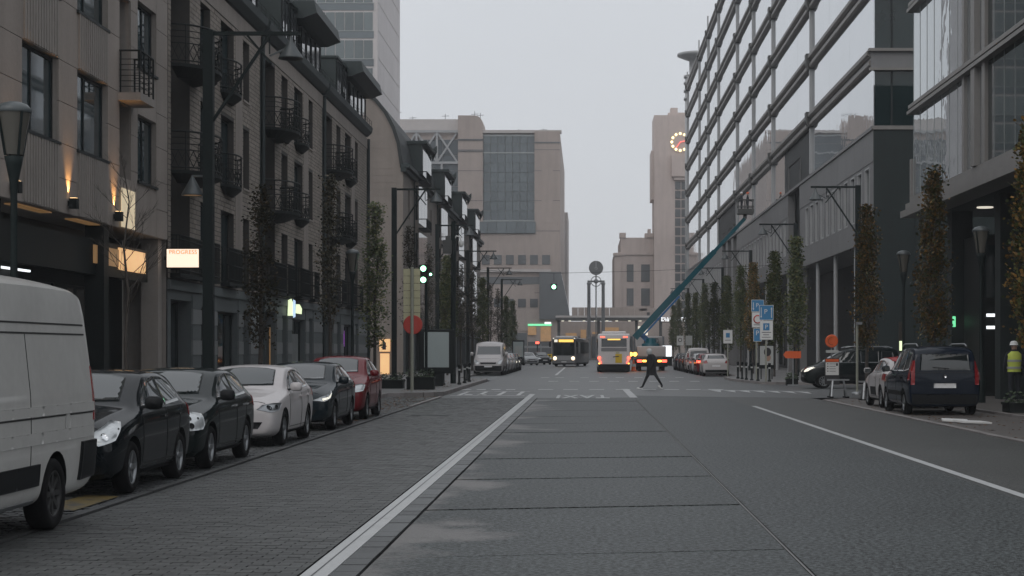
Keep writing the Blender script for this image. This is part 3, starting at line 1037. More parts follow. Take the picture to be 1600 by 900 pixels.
def brick_house(o, ln, label, idx):
    h = thing('brick_house', label, 'building', (XL, o + ln / 2, 0), 'brick apartment houses with iron balconies')
    e = o + ln
    RZ = (o + .35, o + 2.75)
    A, Bd, Cw = (o + 4.2, o + 5.6), (o + 7.2, o + 9.3), (o + 10.9, o + 12.0)
    rA = [(10.35, 12.6), (7.25, 9.5), (3.95, 6.35)]
    rC = [(10.5, 12.6), (7.4, 9.5), (3.95, 6.35)]
    up = [(RZ[0], RZ[1], 3.9, 12.62, 0.75)] + [(*A, a, c) for a, c in rA] + [(*Bd, a, c) for a, c in rA] + [(*Cw, a, c) for a, c in rC]
    q = MB()
    wall(q, L, o, e, 3.76, 13.35, up, 0.28, 0, -0.012)
    q.build('wall', 'brick_joint', h)
    q = MB()
    blocks(q, L, o + .01, e - .28, 3.80, 12.74, 0.46, 0.149, 0.026, -0.012, 0.0, [x[:4] for x in up] + [(o + 9.55, o + 10.75, 0, 20)], 0.004)
    q.build('brick_course', 'brick', h, kind='stuff')
    q = MB()
    q.mbox(L, o + 9.56, o + 10.74, 3.80, 12.74, -0.011, 0.006)
    q.build('smooth_strip', 'smooth_stone', h)
    q = MB()
    q.mbox(L, o + .01, e - .01, 12.76, 13.33, -0.011, 0.02)
    q.build('frieze', 'smooth_stone', h)
    # lintels and sills
    for u, rr in ((A, rA), (Bd, rA), (Cw, rC)):
        for a, c in rr:
            window(h, L, (*u, a, c), -0.27, 0.06, 2 if u is not Cw else 1, 1, mg='glass_win',
                   sill=None if u is Bd else (0.07, 0.04, 'smooth_stone'))
    # recessed bay
    q = MB()
    for z0, z1 in ((6.35, 6.95), (9.5, 10.05), (3.9, 4.0)):
        q.mbox(L, RZ[0], RZ[1], z0, z1, -0.74, -0.55)
    q.build('recess_panel', 'dark_frame', h)
    for z0, z1 in ((10.05, 12.6), (6.95, 9.5), (4.0, 6.35)):
        window(h, L, (RZ[0] + .02, RZ[1] - .02, z0, z1), -0.7, 0.08, 2, 1, mg='glass_dark', name='balcony_door')
    for z in (10.05, 6.95):
        curved_balcony(h, L, o + 2.1, 1.75, 1.05, z)
        curved_balcony(h, L, o + 4.9, 0.82, 0.34, z + .25, rail=0.95)
        curved_balcony(h, L, o + 8.25, 1.15, 0.42, z + .25, rail=1.0)
    flat_grille(h, L, RZ[0] - .1, RZ[1] + .9, 3.95, 5.05)
    for u in (A, Bd, Cw):
        flat_grille(h, L, u[0] - .08, u[1] + .08, 3.95, 5.1)
    # ground floor
    gh = [(o + .4, o + 3.0, 0.12, 3.2, .5), (o + 4.3, o + 5.5, .12, 3.1, .3), (o + 6.6, o + 10.0, .45, 3.0, .3), (o + 10.9, o + 12.1, .12, 3.1, .3)]
    q = MB()
    wall(q, L, o, e, 0.0, 3.48, gh, .35, 0, -0.02)
    q.build('base_wall', 'base_stone', h)
    n = 7
    for k in range(n):
        z0, z1 = 0.14 + k * 0.475, 0.14 + (k + 1) * .475 - .02
        for a, c in ((o + 3.05, o + 4.27), (o + 5.53, o + 6.57), (o + 10.03, o + 10.87), (o + 12.13, e - .3)):
            q = MB()
            ind = 0.0 if k % 2 else 0.12
            q.mbox(L, a + .01, c - .01, z0, z1, -0.019, 0.03 if k % 2 else 0.012)
            q.build('stone_block', 'base_stone_pale' if k % 2 else 'base_stone', h)
    q = MB()
    q.mbox(L, o + .005, e - .005, 3.48, 3.75, -0.02, 0.07)
    q.build('string_course', 'base_stone', h)
    for i, (a, c, z0, z1, d) in enumerate(gh):
        f = window(h, L, (a, c, z0, z1), -d + .02, 0.08, 3 if c - a > 2 else 1, 1, mg='glass_dark', name='shop_window' if c - a > 2 else 'door')
    # down-pipe, eaves, roof
    q = MB()
    q.tube([L(e - .14, 0.2, 0.09), L(e - .14, 13.3, 0.09)], 0.075, 8)
    q.mbox(L, e - .27, e - .01, 0.2, 13.3, -0.01, 0.012)
    q.build('drainpipe', 'zinc', h)
    q = MB()
    q.prism([(XL - .1, 13.40), (XL + .08, 13.40), (XL + .30, 13.62), (XL + .34, 13.88), (XL + .29, 13.88), (XL + .26, 13.72), (XL - .1, 13.72)],
            lambda u, v, w: (u, w, v), o + .02, e - .35)
    q.build('gutter', 'zinc', h)
    q = MB()
    q.add([(XL - .3, o, 13.72), (XL - .3, e, 13.72), (XL - 2.2, e, 16.6), (XL - 2.2, o, 16.6), (XL - 11, e, 17.2), (XL - 11, o, 17.2), (XL - .3, o, 13.3), (XL - 11, o, 0), (XL - .3, e, 13.3), (XL - 11, e, 0), (XL - .3, o, 0), (XL - .3, e, 0)],
          [(0, 1, 2, 3), (3, 2, 4, 5), (0, 3, 5, 7, 10, 6), (1, 2, 4, 9, 11, 8)])
    q.build('roof', 'slate', h)
    # attic glazing under a heavy projecting canopy
    a0, a1 = o + 9.0, e - .75
    q = MB()
    q.box(XL - 1.6, a0, 13.75, XL - .06, a1, 15.44)
    q.build('attic_room', 'dark_frame', h)
    nb = 4
    for k in range(nb):
        u0, u1 = a0 + (a1 - a0) * k / nb, a0 + (a1 - a0) * (k + 1) / nb
        window(h, L, (u0 + .01, u1 - .01, 13.98, 15.42), -0.05, 0.05, 1, 1, mg='glass_attic', th=0.07)
    q = MB()
    q.prism([(XL - 1.9, 15.44), (XL + .30, 15.44), (XL + .90, 15.66), (XL + .78, 16.18), (XL - 1.9, 16.18)], lambda u, v, w: (u, w, v), o + 7.4, e - .7)
    q.build('canopy', 'zinc', h)
    q = MB()
    for z in (14.05, 14.2):
        q.tube([(XL + .3, o + .1, z), (XL + .3, e - .5, z)], .01, 5)
    u = o + .1
    while u < e - .5:
        q.box(XL + .29, u - .01, 13.88, XL + .31, u + .01, 14.2)
        u += 0.9
    q.build('gutter_rail', 'iron', h)
    for a in (o + 4.0, o + 6.0):
        q = MB()
        q.box(XL - 1.8, a - .06, 13.75, XL + .02, a + 1.5, 15.75)
        q.box(XL - 1.9, a - .14, 15.75, XL + .12, a + 1.58, 15.86)
        d = q.build('dormer', 'zinc', h)
        window(h, L, (a + .02, a + 1.42, 13.98, 15.7), 0.025, 0.07, 2, 1, mg='glass_attic')
    q = MB()
    q.box(XL - 3.2, o + 8.6, 16.6, XL - 2.4, o + 9.6, 18.0)
    q.tube([(XL - 2.8, o + 9.1, 18), (XL - 2.8, o + 9.1, 18.6)], .18, 8)
    q.build('chimney', 'smooth_stone', h)
    return h, gh

u1 = brick_house(49.66, 14.3, 'brick apartment house with iron balconies, nearest one, touching the stone-panelled building', 0)
u2 = brick_house(64.0, 15.0, 'brick apartment house with iron balconies, middle one, with the glowing figure sign', 1)
u3 = brick_house(79.04, 16.0, 'brick apartment house with iron balconies, farthest one, with purple light in its shop', 2)
# lit things inside the shop windows
q = MB()
q.mbox(L, 66.9, 67.7, .7, 2.6, -0.25, -0.22)
q.build('shop_poster', 'lit_warm_dim', u2[0])
q = MB()
q.mbox(L, 71.2, 73.4, .7, 2.4, -0.25, -0.22)
q.build('shop_blind', 'curtain', u2[0])
q = MB()
q.mbox(L, 86.6, 87.6, 1.9, 2.7, -0.25, -0.22)
q.build('lit_display', 'lit_purple', u3[0])
# pictorial shop sign
ps = thing('figure_sign', 'small glowing yellow-green figure sign hung out over the shop', 'sign', (XL + .3, 69.3, 3.0))
def pxy(pts, y0, y1, m, nm):
    q = MB()
    q.prism(pts, lambda u, v, w: (u, w, v), y0, y1)
    q.build(nm, m, ps)
X0 = XL + .05
pxy([(X0, 3.10), (X0 + .2, 3.10), (X0 + .2, 3.62), (X0 + .14, 3.78), (X0 + .02, 3.72)], 69.3, 69.38, 'lit_yellowgreen', 'sign_body')
pxy([(X0 + .22, 3.02), (X0 + .30, 3.05), (X0 + .30, 3.70), (X0 + .22, 3.75)], 69.3, 69.38, 'lit_blue', 'sign_strip')
pxy([(X0 + .32, 3.2), (X0 + .55, 3.16), (X0 + .56, 3.38), (X0 + .47, 3.55), (X0 + .33, 3.56)], 69.3, 69.38, 'lit_yellowgreen', 'sign_body')
q = MB()
q.bar((XL, 69.34, 3.82), (X0 + .6, 69.34, 3.82), .04)
q.bar((X0 + .26, 69.34, 3.7), (X0 + .26, 69.34, 3.82), .03)
q.build('bracket', 'iron', ps)

# ---------------------------------------------------------------- curved-roof block with glazed bays
GY, GE = 113.7, 197.0
gb = thing('gable_building', 'pale brick block with a blank gable, curved slate roof and a row of glazed bays', 'building', (XL, GY, 0))
curve = [(XL - .22, 13.95), (XL - .42, 15.3), (XL - .74, 16.3), (XL - 1.26, 17.3), (XL - 1.9, 18.1), (XL - 2.6, 18.6)]
q = MB()
poly = [(XL - 22, 0), (XL, 0), (XL, 13.7), (XL - .2, 13.7)] + curve + [(XL - 22, 18.9)]
q.add([(u, GY, v) for u, v in poly], [tuple(range(len(poly)))])
fl = [(GY + 3 + 5.6 * k, GY + 4.4 + 5.6 * k, z, z + 2.0) for k in range(14) for z in (4.6, 7.6, 10.6) if not any(b_ - .6 < GY + 3.7 + 5.6 * k < b_ + 7.4 for b_ in (120.6, 139.5, 159, 178.4))]
wall(q, L, GY, GE, 3.6, 13.7, fl, .25)
q.quad((XL - 22, GE, 0), (XL, GE, 0), (XL, GE, 13.7), (XL - 22, GE, 18.9))
q.build('wall', 'smooth_stone', gb)
for f_ in fl:
    window(gb, L, f_[:4], -.22, .07, 2, 1)
# the gable's block courses
q = MB()
for r in range(32):
    z0 = 4.2 + r * .45
    xr = XL - .02
    for (a, za), (c, zc) in zip(curve[:-1], curve[1:]):
        if za <= z0 + .43 <= zc:
            xr = min(a, c) - .02
    if z0 + .43 > 18.5:
        break
    x = XL - 16 - (r % 2) * .5
    while x < xr - .05:
        x1 = min(x + 1.0, xr)
        if x1 - x > .1:
            q.box(x + .006, GY - .012 - random.uniform(0, .004), z0 + .006, x1 - .006, GY - .0005, z0 + .444)
        x += 1.0
q.build('gable_course', 'smooth_stone', gb, kind='stuff')
q = MB()
for (a, za), (c, zc) in zip(curve[:-1], curve[1:]):
    q.add([(a + .2, GY - .15, za + .1), (c + .2, GY - .15, zc + .12), (c + .2, GE, zc + .12), (a + .2, GE, za + .1)], [(0, 1, 2, 3)], sm=True)
    q.add([(a, GY - .15, za), (c, GY - .15, zc), (c + .2, GY - .15, zc + .12), (a + .2, GY - .15, za + .1)], [(0, 1, 2, 3)])
q.quad((XL - 2.4, GY - .15, 18.72), (XL - 22, GY - .15, 19.0), (XL - 22, GE, 19.0), (XL - 2.4, GE, 18.72))
q.box(XL - 2.75, GY - .2, 18.6, XL - 2.3, GE, 18.95)
q.build('roof', 'slate', gb)
q = MB()
q.box(XL - .15, GY - .25, 13.72, XL + .45, GE, 13.98)
q.box(XL - .15, GY - .2, 13.45, XL + .22, GE, 13.72)
q.build('cornice', 'zinc', gb)
q = MB()
gsh = [(GY + 1.5 + 6.6 * k, GY + 6.5 + 6.6 * k, .15, 3.1, .4) for k in range(12)]
wall(q, L, GY, GE, 0, 3.6, gsh, .4)
q.build('base_wall', 'base_stone', gb)
for k, g_ in enumerate(gsh):
    window(gb, L, g_[:4], -.36, .08, 3, 1, mg='glass_dark', name='shop_window')
q = MB()
q.box(XL - 12, GY - .05, 0.12, XL - 2.2, GY - .004, 4.1)
q.build('shop_front', 'dark_shop', gb)
# glowing doorway in the gable
q = MB()
q.box(-13.5, GY - .12, .14, -12.9, GY - .055, 1.5)
q.build('lit_doorway', 'lit_warm', gb)
q = MB()
q.box(-13.55, GY - .14, 1.62, -12.85, GY - .055, 2.45)
q.box(-12.68, GY - .14, 1.9, -12.55, GY - .055, 2.4)
fw = q.build('lit_window', 'lit_warm', gb)
q = MB()
q.box(-13.36, GY - .16, 1.75, -13.12, GY - .142, 2.22)
q.build('poster', 'ink', fw)
q = MB()
for k in range(5):
    q.box(-12.72, GY - .2, .5 + k * .2, -12.66, GY - .14, .58 + k * .2)
q.build('string_light', 'lit_dim', gb)
for k, b0 in enumerate((120.6, 139.5, 159.0, 178.4)):
    b1 = b0 + 6.6
    q = MB()
    q.box(XL + .002, b0, 13.99, XL + .62, b1, 15.9)
    q.box(XL - 1.2, b0 - .1, 13.99, XL + .55, b1 + .1, 16.1)
    q.box(XL - 1.4, b0 - .25, 16.1, XL + .95, b1 + .25, 16.3)
    q.prism([(XL + .7, 15.6), (XL + 1.05, 16.3), (XL + 1.05, 16.75), (XL + .6, 16.35)], lambda u, v, w: (u, w, v), b1 - .1, b1 + .2)
    bay = q.build('glazed_bay', 'zinc', gb)
    q = MB()
    q.box(XL + .002, b0, 3.7, XL + .32, b1, 13.44)
    q.build('bay_wall', 'smooth_stone', bay)
    q = MB()
    q.box(XL + .02, b0 - .04, 3.7, XL + .10, b0 - .001, 13.44)
    q.build('downpipe', 'zinc', bay)
    mpb = mapL(XL + .622)
    for z0, z1 in ((13.95, 15.85), (10.6, 13.3), (7.3, 10.0), (4.0, 6.7)):
        for j in range(3):
            u0 = b0 + .1 + j * 2.15
            q = MB()
            q.mbox(mpb if z0 > 13 else mapL(XL + .322), u0, u0 + 2.1, z0, z1, 0, .03)
            q.build('pane', 'glass_attic', bay)
    for z0, z1 in ((14.2, 15.8), (10.8, 13.2), (7.5, 9.9), (4.2, 6.6)):
        q = MB()
        q.box(XL + (.08 if z0 > 13 else .13), b0 - .03, z0, XL + (.54 if z0 > 13 else .29), b0 - .002, z1)
        q.build('pane', 'glass_dark', bay)
    for z in (13.4, 10.1, 6.8):
        q = MB()
        q.box(XL + .36, b0 - .2, z + .06, XL + .95, b1 - 3, z + .16)
        for i in range(9):
            q.box(XL + .90, b0 - .18 + i * .46, z + .16, XL + .94, b0 - .14 + i * .46, z + .72)
        q.box(XL + .89, b0 - .2, z + .72, XL + .95, b1 - 3, z + .78)
        q.box(XL + .36, b0 - .2, z + .72, XL + .95, b0 - .14, z + .78)
        q.build('balcony', 'iron', bay)

# ================================================================ RIGHT SIDE OF THE STREET
XR = 15.0
Rm = mapR(XR)
ob = thing('office_building', 'long grey office block with mirror glass between slanting double ledges', 'building', (XR, 172, 0))
ys = [90, 114.5, 138, 154.2, 170.6, 194.7, 211, 227.4, 253.4]
zs = [16.95, 20.8, 24.7, 28.55, 32.45, 36.35, 40.2]
slots = [(121, 127.8, -0.1, 15.2)] + [(a, a + 4.2, 0.12, 14.4) for a in (171.4, 178.2, 185)]
rib = [(91.3 + 2.5 * k, 92.75 + 2.5 * k, 8.75, 11.4) for k in range(11)] + [(129.4 + 2.5 * k, 130.8 + 2.5 * k, 8.75, 11.4) for k in range(16)] + [(191.5 + 2.6 * k, 193 + 2.6 * k, 8.75, 11.4) for k in range(22)]
q = MB()
wall(q, Rm, 90, 253.4, 7.45, 13.2, [s_ for s_ in slots] + rib, 0.5, 0)
q.mbox(Rm, 90, 253.4, 13.2, 13.38, -0.1, 0.12)
q.quad(Rm(90, 7.45, 0), Rm(253.4, 7.45, 0), Rm(253.4, 7.45, -3.0), Rm(90, 7.45, -3.0))
q.build('wall', 'cladding', ob)
for f_ in rib:
    window(ob, Rm, f_, -0.14, 0.09, 1, 1, mf='mullion', mg='glass_win', th=0.16)
# stone panels proud of the band
for k, (u0, u1) in enumerate([(90.0, 121.0), (127.8, 171.4), (189.2, 253.4)]):
    n = round((u1 - u0) / 3.1)
    for j in range(n):
        a, c = u0 + (u1 - u0) * j / n, u0 + (u1 - u0) * (j + 1) / n
        for z0, z1 in ((7.46, 8.6), (11.55, 13.18)):
            p = MB()
            p.mbox(Rm, a + .01, c - .01, z0, z1, 0.001, 0.03)
            p.build('stone_panel', 'cladding', ob)
# behind the slots and the colonnade
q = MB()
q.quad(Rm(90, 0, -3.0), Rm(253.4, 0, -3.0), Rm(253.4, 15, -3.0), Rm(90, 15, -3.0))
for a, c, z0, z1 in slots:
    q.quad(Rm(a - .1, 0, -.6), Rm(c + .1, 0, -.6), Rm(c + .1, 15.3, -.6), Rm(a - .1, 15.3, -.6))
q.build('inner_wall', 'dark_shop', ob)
y = 97.6
while y < 252:
    if not any(a - .5 < y < c + .5 for a, c, _, _ in slots):
        q = MB()
        q.tube([Rm(y, 0.1, -.3), Rm(y, 7.45, -.3)], 0.14, 10)
        q.build('column', 'mullion', ob)
    y += 8.05
for k in range(10):
    a = 92 + 16 * k
    if k in (2, 5):
        continue
    window(ob, mapR(XR + 2.98), (a, a + 5.5, 0.3, 3.4), 0.0, .1, 3, 1, mg='glass_dark', name='shop_window')
# mirror-glass storeys
for i in range(len(ys) - 1):
    y0, y1 = ys[i], ys[i + 1]
    for k, z in enumerate([13.2] + zs):
        z0 = 13.38 if k == 0 else z + .35
        z1 = (zs[k] - .5) if k < len(zs) else None
        if z1 is None:
            continue
        n = max(2, round((y1 - y0) / 8))
        for j in range(n):
            a, c = y0 + (y1 - y0) * j / n, y0 + (y1 - y0) * (j + 1) / n
            if k == 0 and any(a < s_[1] and c > s_[0] and s_[3] > 14 for s_ in slots):
                continue
            p = MB()
            p.mbox(Rm, a + .012, c - .012, z0 - .3 if k else z0, z1 + .3, -0.06, 0.0)
            p.build('pane', 'mirror_glass', ob)
    for k, z in enumerate(zs):
        if k == 0 and 121 <= y0 < 127:
            pass
        s_ = MB()
        a, c = y0 + .05, y1 - .05
        s_.prism([(0.0, .06), (.20, .06), (.34, .16), (.34, .36), (.26, .42), (0.0, .42)], lambda u, v, w: (XR - u, w, z + v), a, c, 0)
        s_.prism([(0.0, -.10), (.14, -.10), (.24, -.17), (.24, -.36), (.16, -.43), (0.0, -.43)], lambda u, v, w: (XR - u, w, z + v), a, c, 0)
        s_.box(XR - .09, a, z - .098, XR - 0.001, c, z + .058, 1)
        s_.build('ledge', ['ledge', 'mullion'], ob)
        s_ = MB()
        s_.prism([(0, -.5), (.28, -.48), (.42, -.1), (.44, .5), (0, .5)], lambda u, v, w: (XR - u, w, z + v), y1 - .42, y1 + .42)
        s_.build('bracket', 'ledge_dark', ob)
for y in ys[1:]:
    p = MB()
    p.mbox(Rm, y - .2, y + .2, 13.4, 42.5 if y > 200 else 41, 0.001, 0.16)
    p.build('mullion', 'mullion', ob)
# end wall towards the side street
Fe = mapF(90.0)
q = MB()
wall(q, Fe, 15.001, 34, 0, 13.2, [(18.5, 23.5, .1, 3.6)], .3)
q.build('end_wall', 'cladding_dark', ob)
for i in range(5):
    for z0, z1 in ((0.1, 4.4), (4.4, 8.8), (8.8, 13.19)):
        p = MB()
        p.mbox(Fe, 15.01 + 2.1 * i + .01, 17.1 + 2.1 * i - .01, z0 + .01, z1 - .01, 0.001, 0.03)
        if not (i in (2, 3) and z0 < 1):
            p.build('stone_panel', 'cladding_dark', ob)
for k in range(7):
    z0 = [13.4, 17.4, 21.2, 25.1, 29, 32.9, 36.8][k]
    z1 = [16.35, 20.2, 24.1, 27.95, 31.85, 35.75, 39.6][k]
    for i in range(4):
        p = MB()
        p.mbox(Fe, 15.03 + 1.15 * i * 2, 15.0 + 1.15 * (i + 1) * 2, z0 - .3, z1 + .3, -.08, -.02)
        p.build('pane', 'glass_teal', ob)
    p = MB()
    p.mbox(Fe, 15.9, 16.0, z0 - .3, z1 + .3, -.02, 0.03)
    p.build('mullion', 'dark_frame', ob)
for z in zs:
    p = MB()
    p.mbox(Fe, 14.7, 34, z + .3, z + .45, 0, .34)
    p.mbox(Fe, 14.85, 34, z - .55, z + .3, 0, .12, 1)
    p.mbox(Fe, 14.75, 34, z - .68, z - .55, 0, .26)
    p.build('ledge', ['ledge', 'cladding'], ob)
q = MB()
q.mbox(Fe, 14.9, 34, 13.2, 13.4, 0, .12)
q.build('string_course', 'ledge', ob)
q = MB()
q.box(XR + .07, 90.09, 13.3, XR + 20, 253.3, 40.6)
q.quad((XR + .07, 253.35, 0), (XR + 20, 253.35, 0), (XR + 20, 253.35, 40.6), (XR + .07, 253.35, 40.6))
q.build('core', 'dark_frame', ob)
# roof-top disc on its drum
sc_ = thing('roof_disc', 'pale saucer-topped round stair tower rising behind the office block', 'tower', (17.2, 266, 0))
q = MB()
q.lathe([(0, 0), (1.9, 0), (1.9, 43.4), (1.25, 43.5), (1.25, 46.2), (2.3, 46.6), (3.1, 46.95), (3.1, 47.3), (0, 47.6)], (17.2, 266, 0), 28)
for z in (40.2, 41.4, 42.6, 43.6):
    q.lathe([(1.95, z), (2.1, z), (2.1, z + .35), (1.95, z + .35)], (17.2, 266, 0), 28)
q.build('drum', 'mullion', sc_)

# ---------------------------------------------------------------- near glass building
XN = 13.0
N = mapR(XN)
nb_ = thing('glass_building', 'glass-walled building overhanging a dark recessed entrance, nearest on the right', 'building', (XN, 50, 0))
lev = [(7.8, 11.05), (11.42, 15.1), (15.47, 18.8)]
e_ = 68.5
for z0, z1 in lev:
    k = 0
    y = e_ - .02
    while y > 27:
        p = MB()
        p.mbox(N, y - 1.35 + .012, y - .012, z0, z1, -.05, 0)
        p.build('pane', 'curtain_glass' if y > 56.5 else 'glass_teal', nb_)
        y -= 1.35
    for yy, wd, dp in ((59.0, .32, .12), (57.2, .55, .2), (56.0, .42, .12), (50.2, .4, .12), (44.8, .4, .12)):
        p = MB()
        p.mbox(N, yy - wd / 2, yy + wd / 2, z0, z1, 0.002, dp)
        p.build('pilaster', 'fascia', nb_)
    y = e_ - .02
    while y > 27:
        p = MB()
        p.mbox(N, y - .012, y + .012, z0, z1, 0.001, 0.012)
        p.build('mullion', 'tower_frame', nb_)
        y -= 1.35
for z in (11.05, 15.1):
    for a, c, w_, m in ((0.0, .13, .26, 'ledge'), (.14, .22, .12, 'ledge_dark'), (.23, .37, .20, 'ledge')):
        p = MB()
        p.mbox(N, 27, e_ + .1, z + a, z + c, -.05, w_)
        p.build('ledge', m, nb_)
for z0, z1, w_, m in ((7.58, 7.79, .12, 'fascia'), (7.52, 7.575, .02, 'ledge_dark'), (7.28, 7.51, .30, 'fascia'), (7.22, 7.275, .16, 'ledge_dark'), (6.95, 7.215, .5, 'fascia')):
    p = MB()
    p.mbox(N, 27, e_ + .2 * (w_ + .3), z0, z1, -.5, w_)
    p.build('fascia_board', m, nb_)
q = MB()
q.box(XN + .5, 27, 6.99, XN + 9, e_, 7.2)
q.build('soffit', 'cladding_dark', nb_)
q = MB()
q.box(XN + .051, 27.02, 7.3, XN + 16, e_ - .03, 18.8)
q.build('core', 'dark_frame', nb_)
q = MB()
q.box(XN - .1, e_ - .02, 6.97, XN + .35, e_ + .3, 9.3)
q.build('corner_frame', 'fascia', nb_)
q = MB()
q.lathe([(0, 6.94), (.3, 6.95), (.3, 6.99)], (14.7, 63.6, 0), 20)
q.build('soffit_glow', 'lit_dim', nb_)
q = MB()
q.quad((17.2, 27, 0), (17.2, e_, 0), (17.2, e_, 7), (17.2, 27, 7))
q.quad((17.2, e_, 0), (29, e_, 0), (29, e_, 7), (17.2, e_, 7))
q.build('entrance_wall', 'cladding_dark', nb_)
for k in range(9):
    window(nb_, mapR(17.2), (30 + 4 * k, 33.4 + 4 * k, .2, 5.8), .01, .09, 2, 2, mg='glass_teal', name='shop_window')
for y in (66.0, 58.3, 50, 42, 34):
    q = MB()
    q.box(13.9, y - .38, .06, 14.7, y + .38, 6.99)
    q.build('column', 'cladding_dark', nb_)
q = MB()
q.box(14.28, 62.2, .06, 16.8, 65.2, 5.9)
vs_ = q.build('entrance_lobby', 'dark_shop', nb_)
q = MB()
q.box(14.35, 62.14, 3.6, 15.1, 62.19, 5.5)
q.build('pane', 'glass_teal', vs_)
for z in (2.92, 2.48):
    q = MB()
    q.box(14.42, 62.10, z, 14.82, 62.18, z + .11)
    q.build('strip_light', 'lit_white', vs_)
for x, m in ((14.42, 'lit_warm_dim'), (13.98, 'lit_green_soft')):
    q = MB()
    q.box(x - .05, 65.52, 2.6, x + .05, 65.61, 3.0)
    q.build('wall_light', m, nb_)

# ================================================================ THE FAR END
def fbox(nm, parent, x0, x1, z0, z1, Y, dep, m):
    q = MB()
    q.box(x0, Y, z0, x1, Y + dep, z1)
    return q.build(nm, m, parent)
# ---------------------------------------------------------------- glass tower behind the brick houses
tw = thing('glass_tower', 'tall misty glass tower with a blank concrete side rising behind the brick houses', 'tower', (-42, 230, 0))
fbox('shaft', tw, -58, -27.7, 0, 96, 230, 27.8, 'concrete')
q = MB()
for z in range(2, 26):
    zz = z * 3.7
    q.box(-27.69, 230.6, zz, -27.66, 257.2, zz + .05)
q.build('concrete_joint', 'far_stone_pale', tw)
for r in range(25):
    z0 = 2.2 + r * 3.72
    big = r >= 9 and r <= 16
    for c in range(20):
        x1 = -28.3 - c * 1.26
        if x1 < -54:
            break
        if big and c < 10:
            fbox('pane', tw, x1 - 1.2, x1 - .04, z0 + 1.15, z0 + 3.55, 229.93, .05, 'tower_glass')
    if not big:
        q = MB()
        for c in range(20):
            x1 = -28.3 - c * 1.26
            q.box(x1 - 1.2, 229.93, z0 + 1.15, x1 - .04, 229.98, z0 + 3.55)
        q.build('pane_row', 'tower_glass', tw, kind='stuff')
    fbox('spandrel', tw, -54, -28.2, z0 + .12, z0 + 1.0, 229.9, .09, 'far_glass')
    fbox('floor_line', tw, -54, -28.2, z0 + 1.02, z0 + 1.12, 229.86, .12, 'tower_frame')

# ---------------------------------------------------------------- big office centre closing the street
cc = thing('office_centre', 'huge pinkish concrete office centre with tall glazed bay and roof trusses closing the street', 'building', (-20, 330, 0))
YB = 330.0
fbox('body', cc, -60, -4.9, 0, 43.2, YB + .6, 72, 'far_stone')
fbox('body', cc, -60, -24.2, 43.2, 45.9, YB + .7, 60, 'far_stone_pale')
fbox('side_block', cc, -20, -4.2, 0, 34, YB + 75, 30, 'far_stone_pale')
# pilasters
q = MB()
arc = [(-24.35, 0), (-19.6, 0), (-19.6, 44.8)] + [(-19.6 - 1.6 * (1 - math.cos(t)), 44.8 + 1.7 * math.sin(t)) for t in (0.4, 0.8, 1.2, 1.57)] + [(-24.35, 46.5)]
q.prism([(u, v) for u, v in arc if v <= 41.5 or True], mapF(YB), -8, 0.3)
q.build('pilaster', 'far_stone', cc)
fbox('pilaster_cap', cc, -24.4, -19.55, 41.7, 42.0, YB - .45, .2, 'far_window')
fbox('pilaster_cap', cc, -24.4, -19.55, 39.6, 39.8, YB - .45, .2, 'far_window')
fbox('pilaster', cc, -9.75, -4.88, 0, 43.5, YB - .3, 1.2, 'far_stone')
fbox('pilaster_cap', cc, -9.8, -4.8, 41.2, 41.45, YB - .4, .2, 'far_window')
for z in (12.6, 24.4, 30.2, 35.9, 39.9):
    for a, c in ((-24.36, -19.58), (-9.76, -4.87)):
        fbox('joint', cc, a, c, z, z + .09, YB - .33, .06, 'far_window')
fbox('inset', cc, -8.4, -6.2, 26, 39.9, YB - .36, .08, 'far_stone')
fbox('cornice', cc, -25, -4.6, 43.2, 43.75, YB - .1, 2, 'far_stone_pale')
# glazed bay
for i in range(7):
    for j in range(9):
        x0 = -19.55 + i * 1.4
        z0 = 26.5 + j * 1.83
        fbox('pane', cc, x0 + .03, x0 + 1.36, z0 + .03, z0 + 1.80, YB + .3, .2, 'far_glass')
for z in (39.3, 42.6, 26.3):
    fbox('transom', cc, -19.6, -9.8, z, z + .25, YB + .22, .2, 'tower_frame')
for i in range(6):
    fbox('pane', cc, -20.6 + i * 1.85, -18.8 + i * 1.85, 24.0, 26.2, YB - .6, .8, 'far_glass')
# left wing: curtain glazing behind a truss
for i in range(7):
    for j in range(8):
        x0 = -45 + i * 2.95
        z0 = 18 + j * 3.0
        fbox('pane', cc, x0 + .04, x0 + 2.9, z0 + .04, z0 + 2.95, YB + .42, .25, 'far_glass')
tr = MB()
for k in range(5):
    x0 = -44 + k * 3.9
    z0, z1 = 37.6, 43.4
    tr.bar((x0, YB + .30, z0), (x0 + 3.9, YB + .30, z1), .34)
    tr.bar((x0, YB + .22, z1), (x0 + 3.9, YB + .22, z0), .34)
    tr.bar((x0, YB + .14, z0), (x0, YB + .14, z1), .4)
tr.bar((-44, YB + .08, 43.5), (-24.4, YB + .08, 43.5), .45)
tr.bar((-44, YB + .08, 37.5), (-24.4, YB + .08, 37.5), .45)
tr.bar((-27.5, YB + .08, 37.5), (-27.5, YB + .08, 32), .35)
tr.bar((-33, YB + .08, 31.6), (-24.4, YB + .08, 31.6), .35)
tr.build('roof_truss', 'mullion', cc)
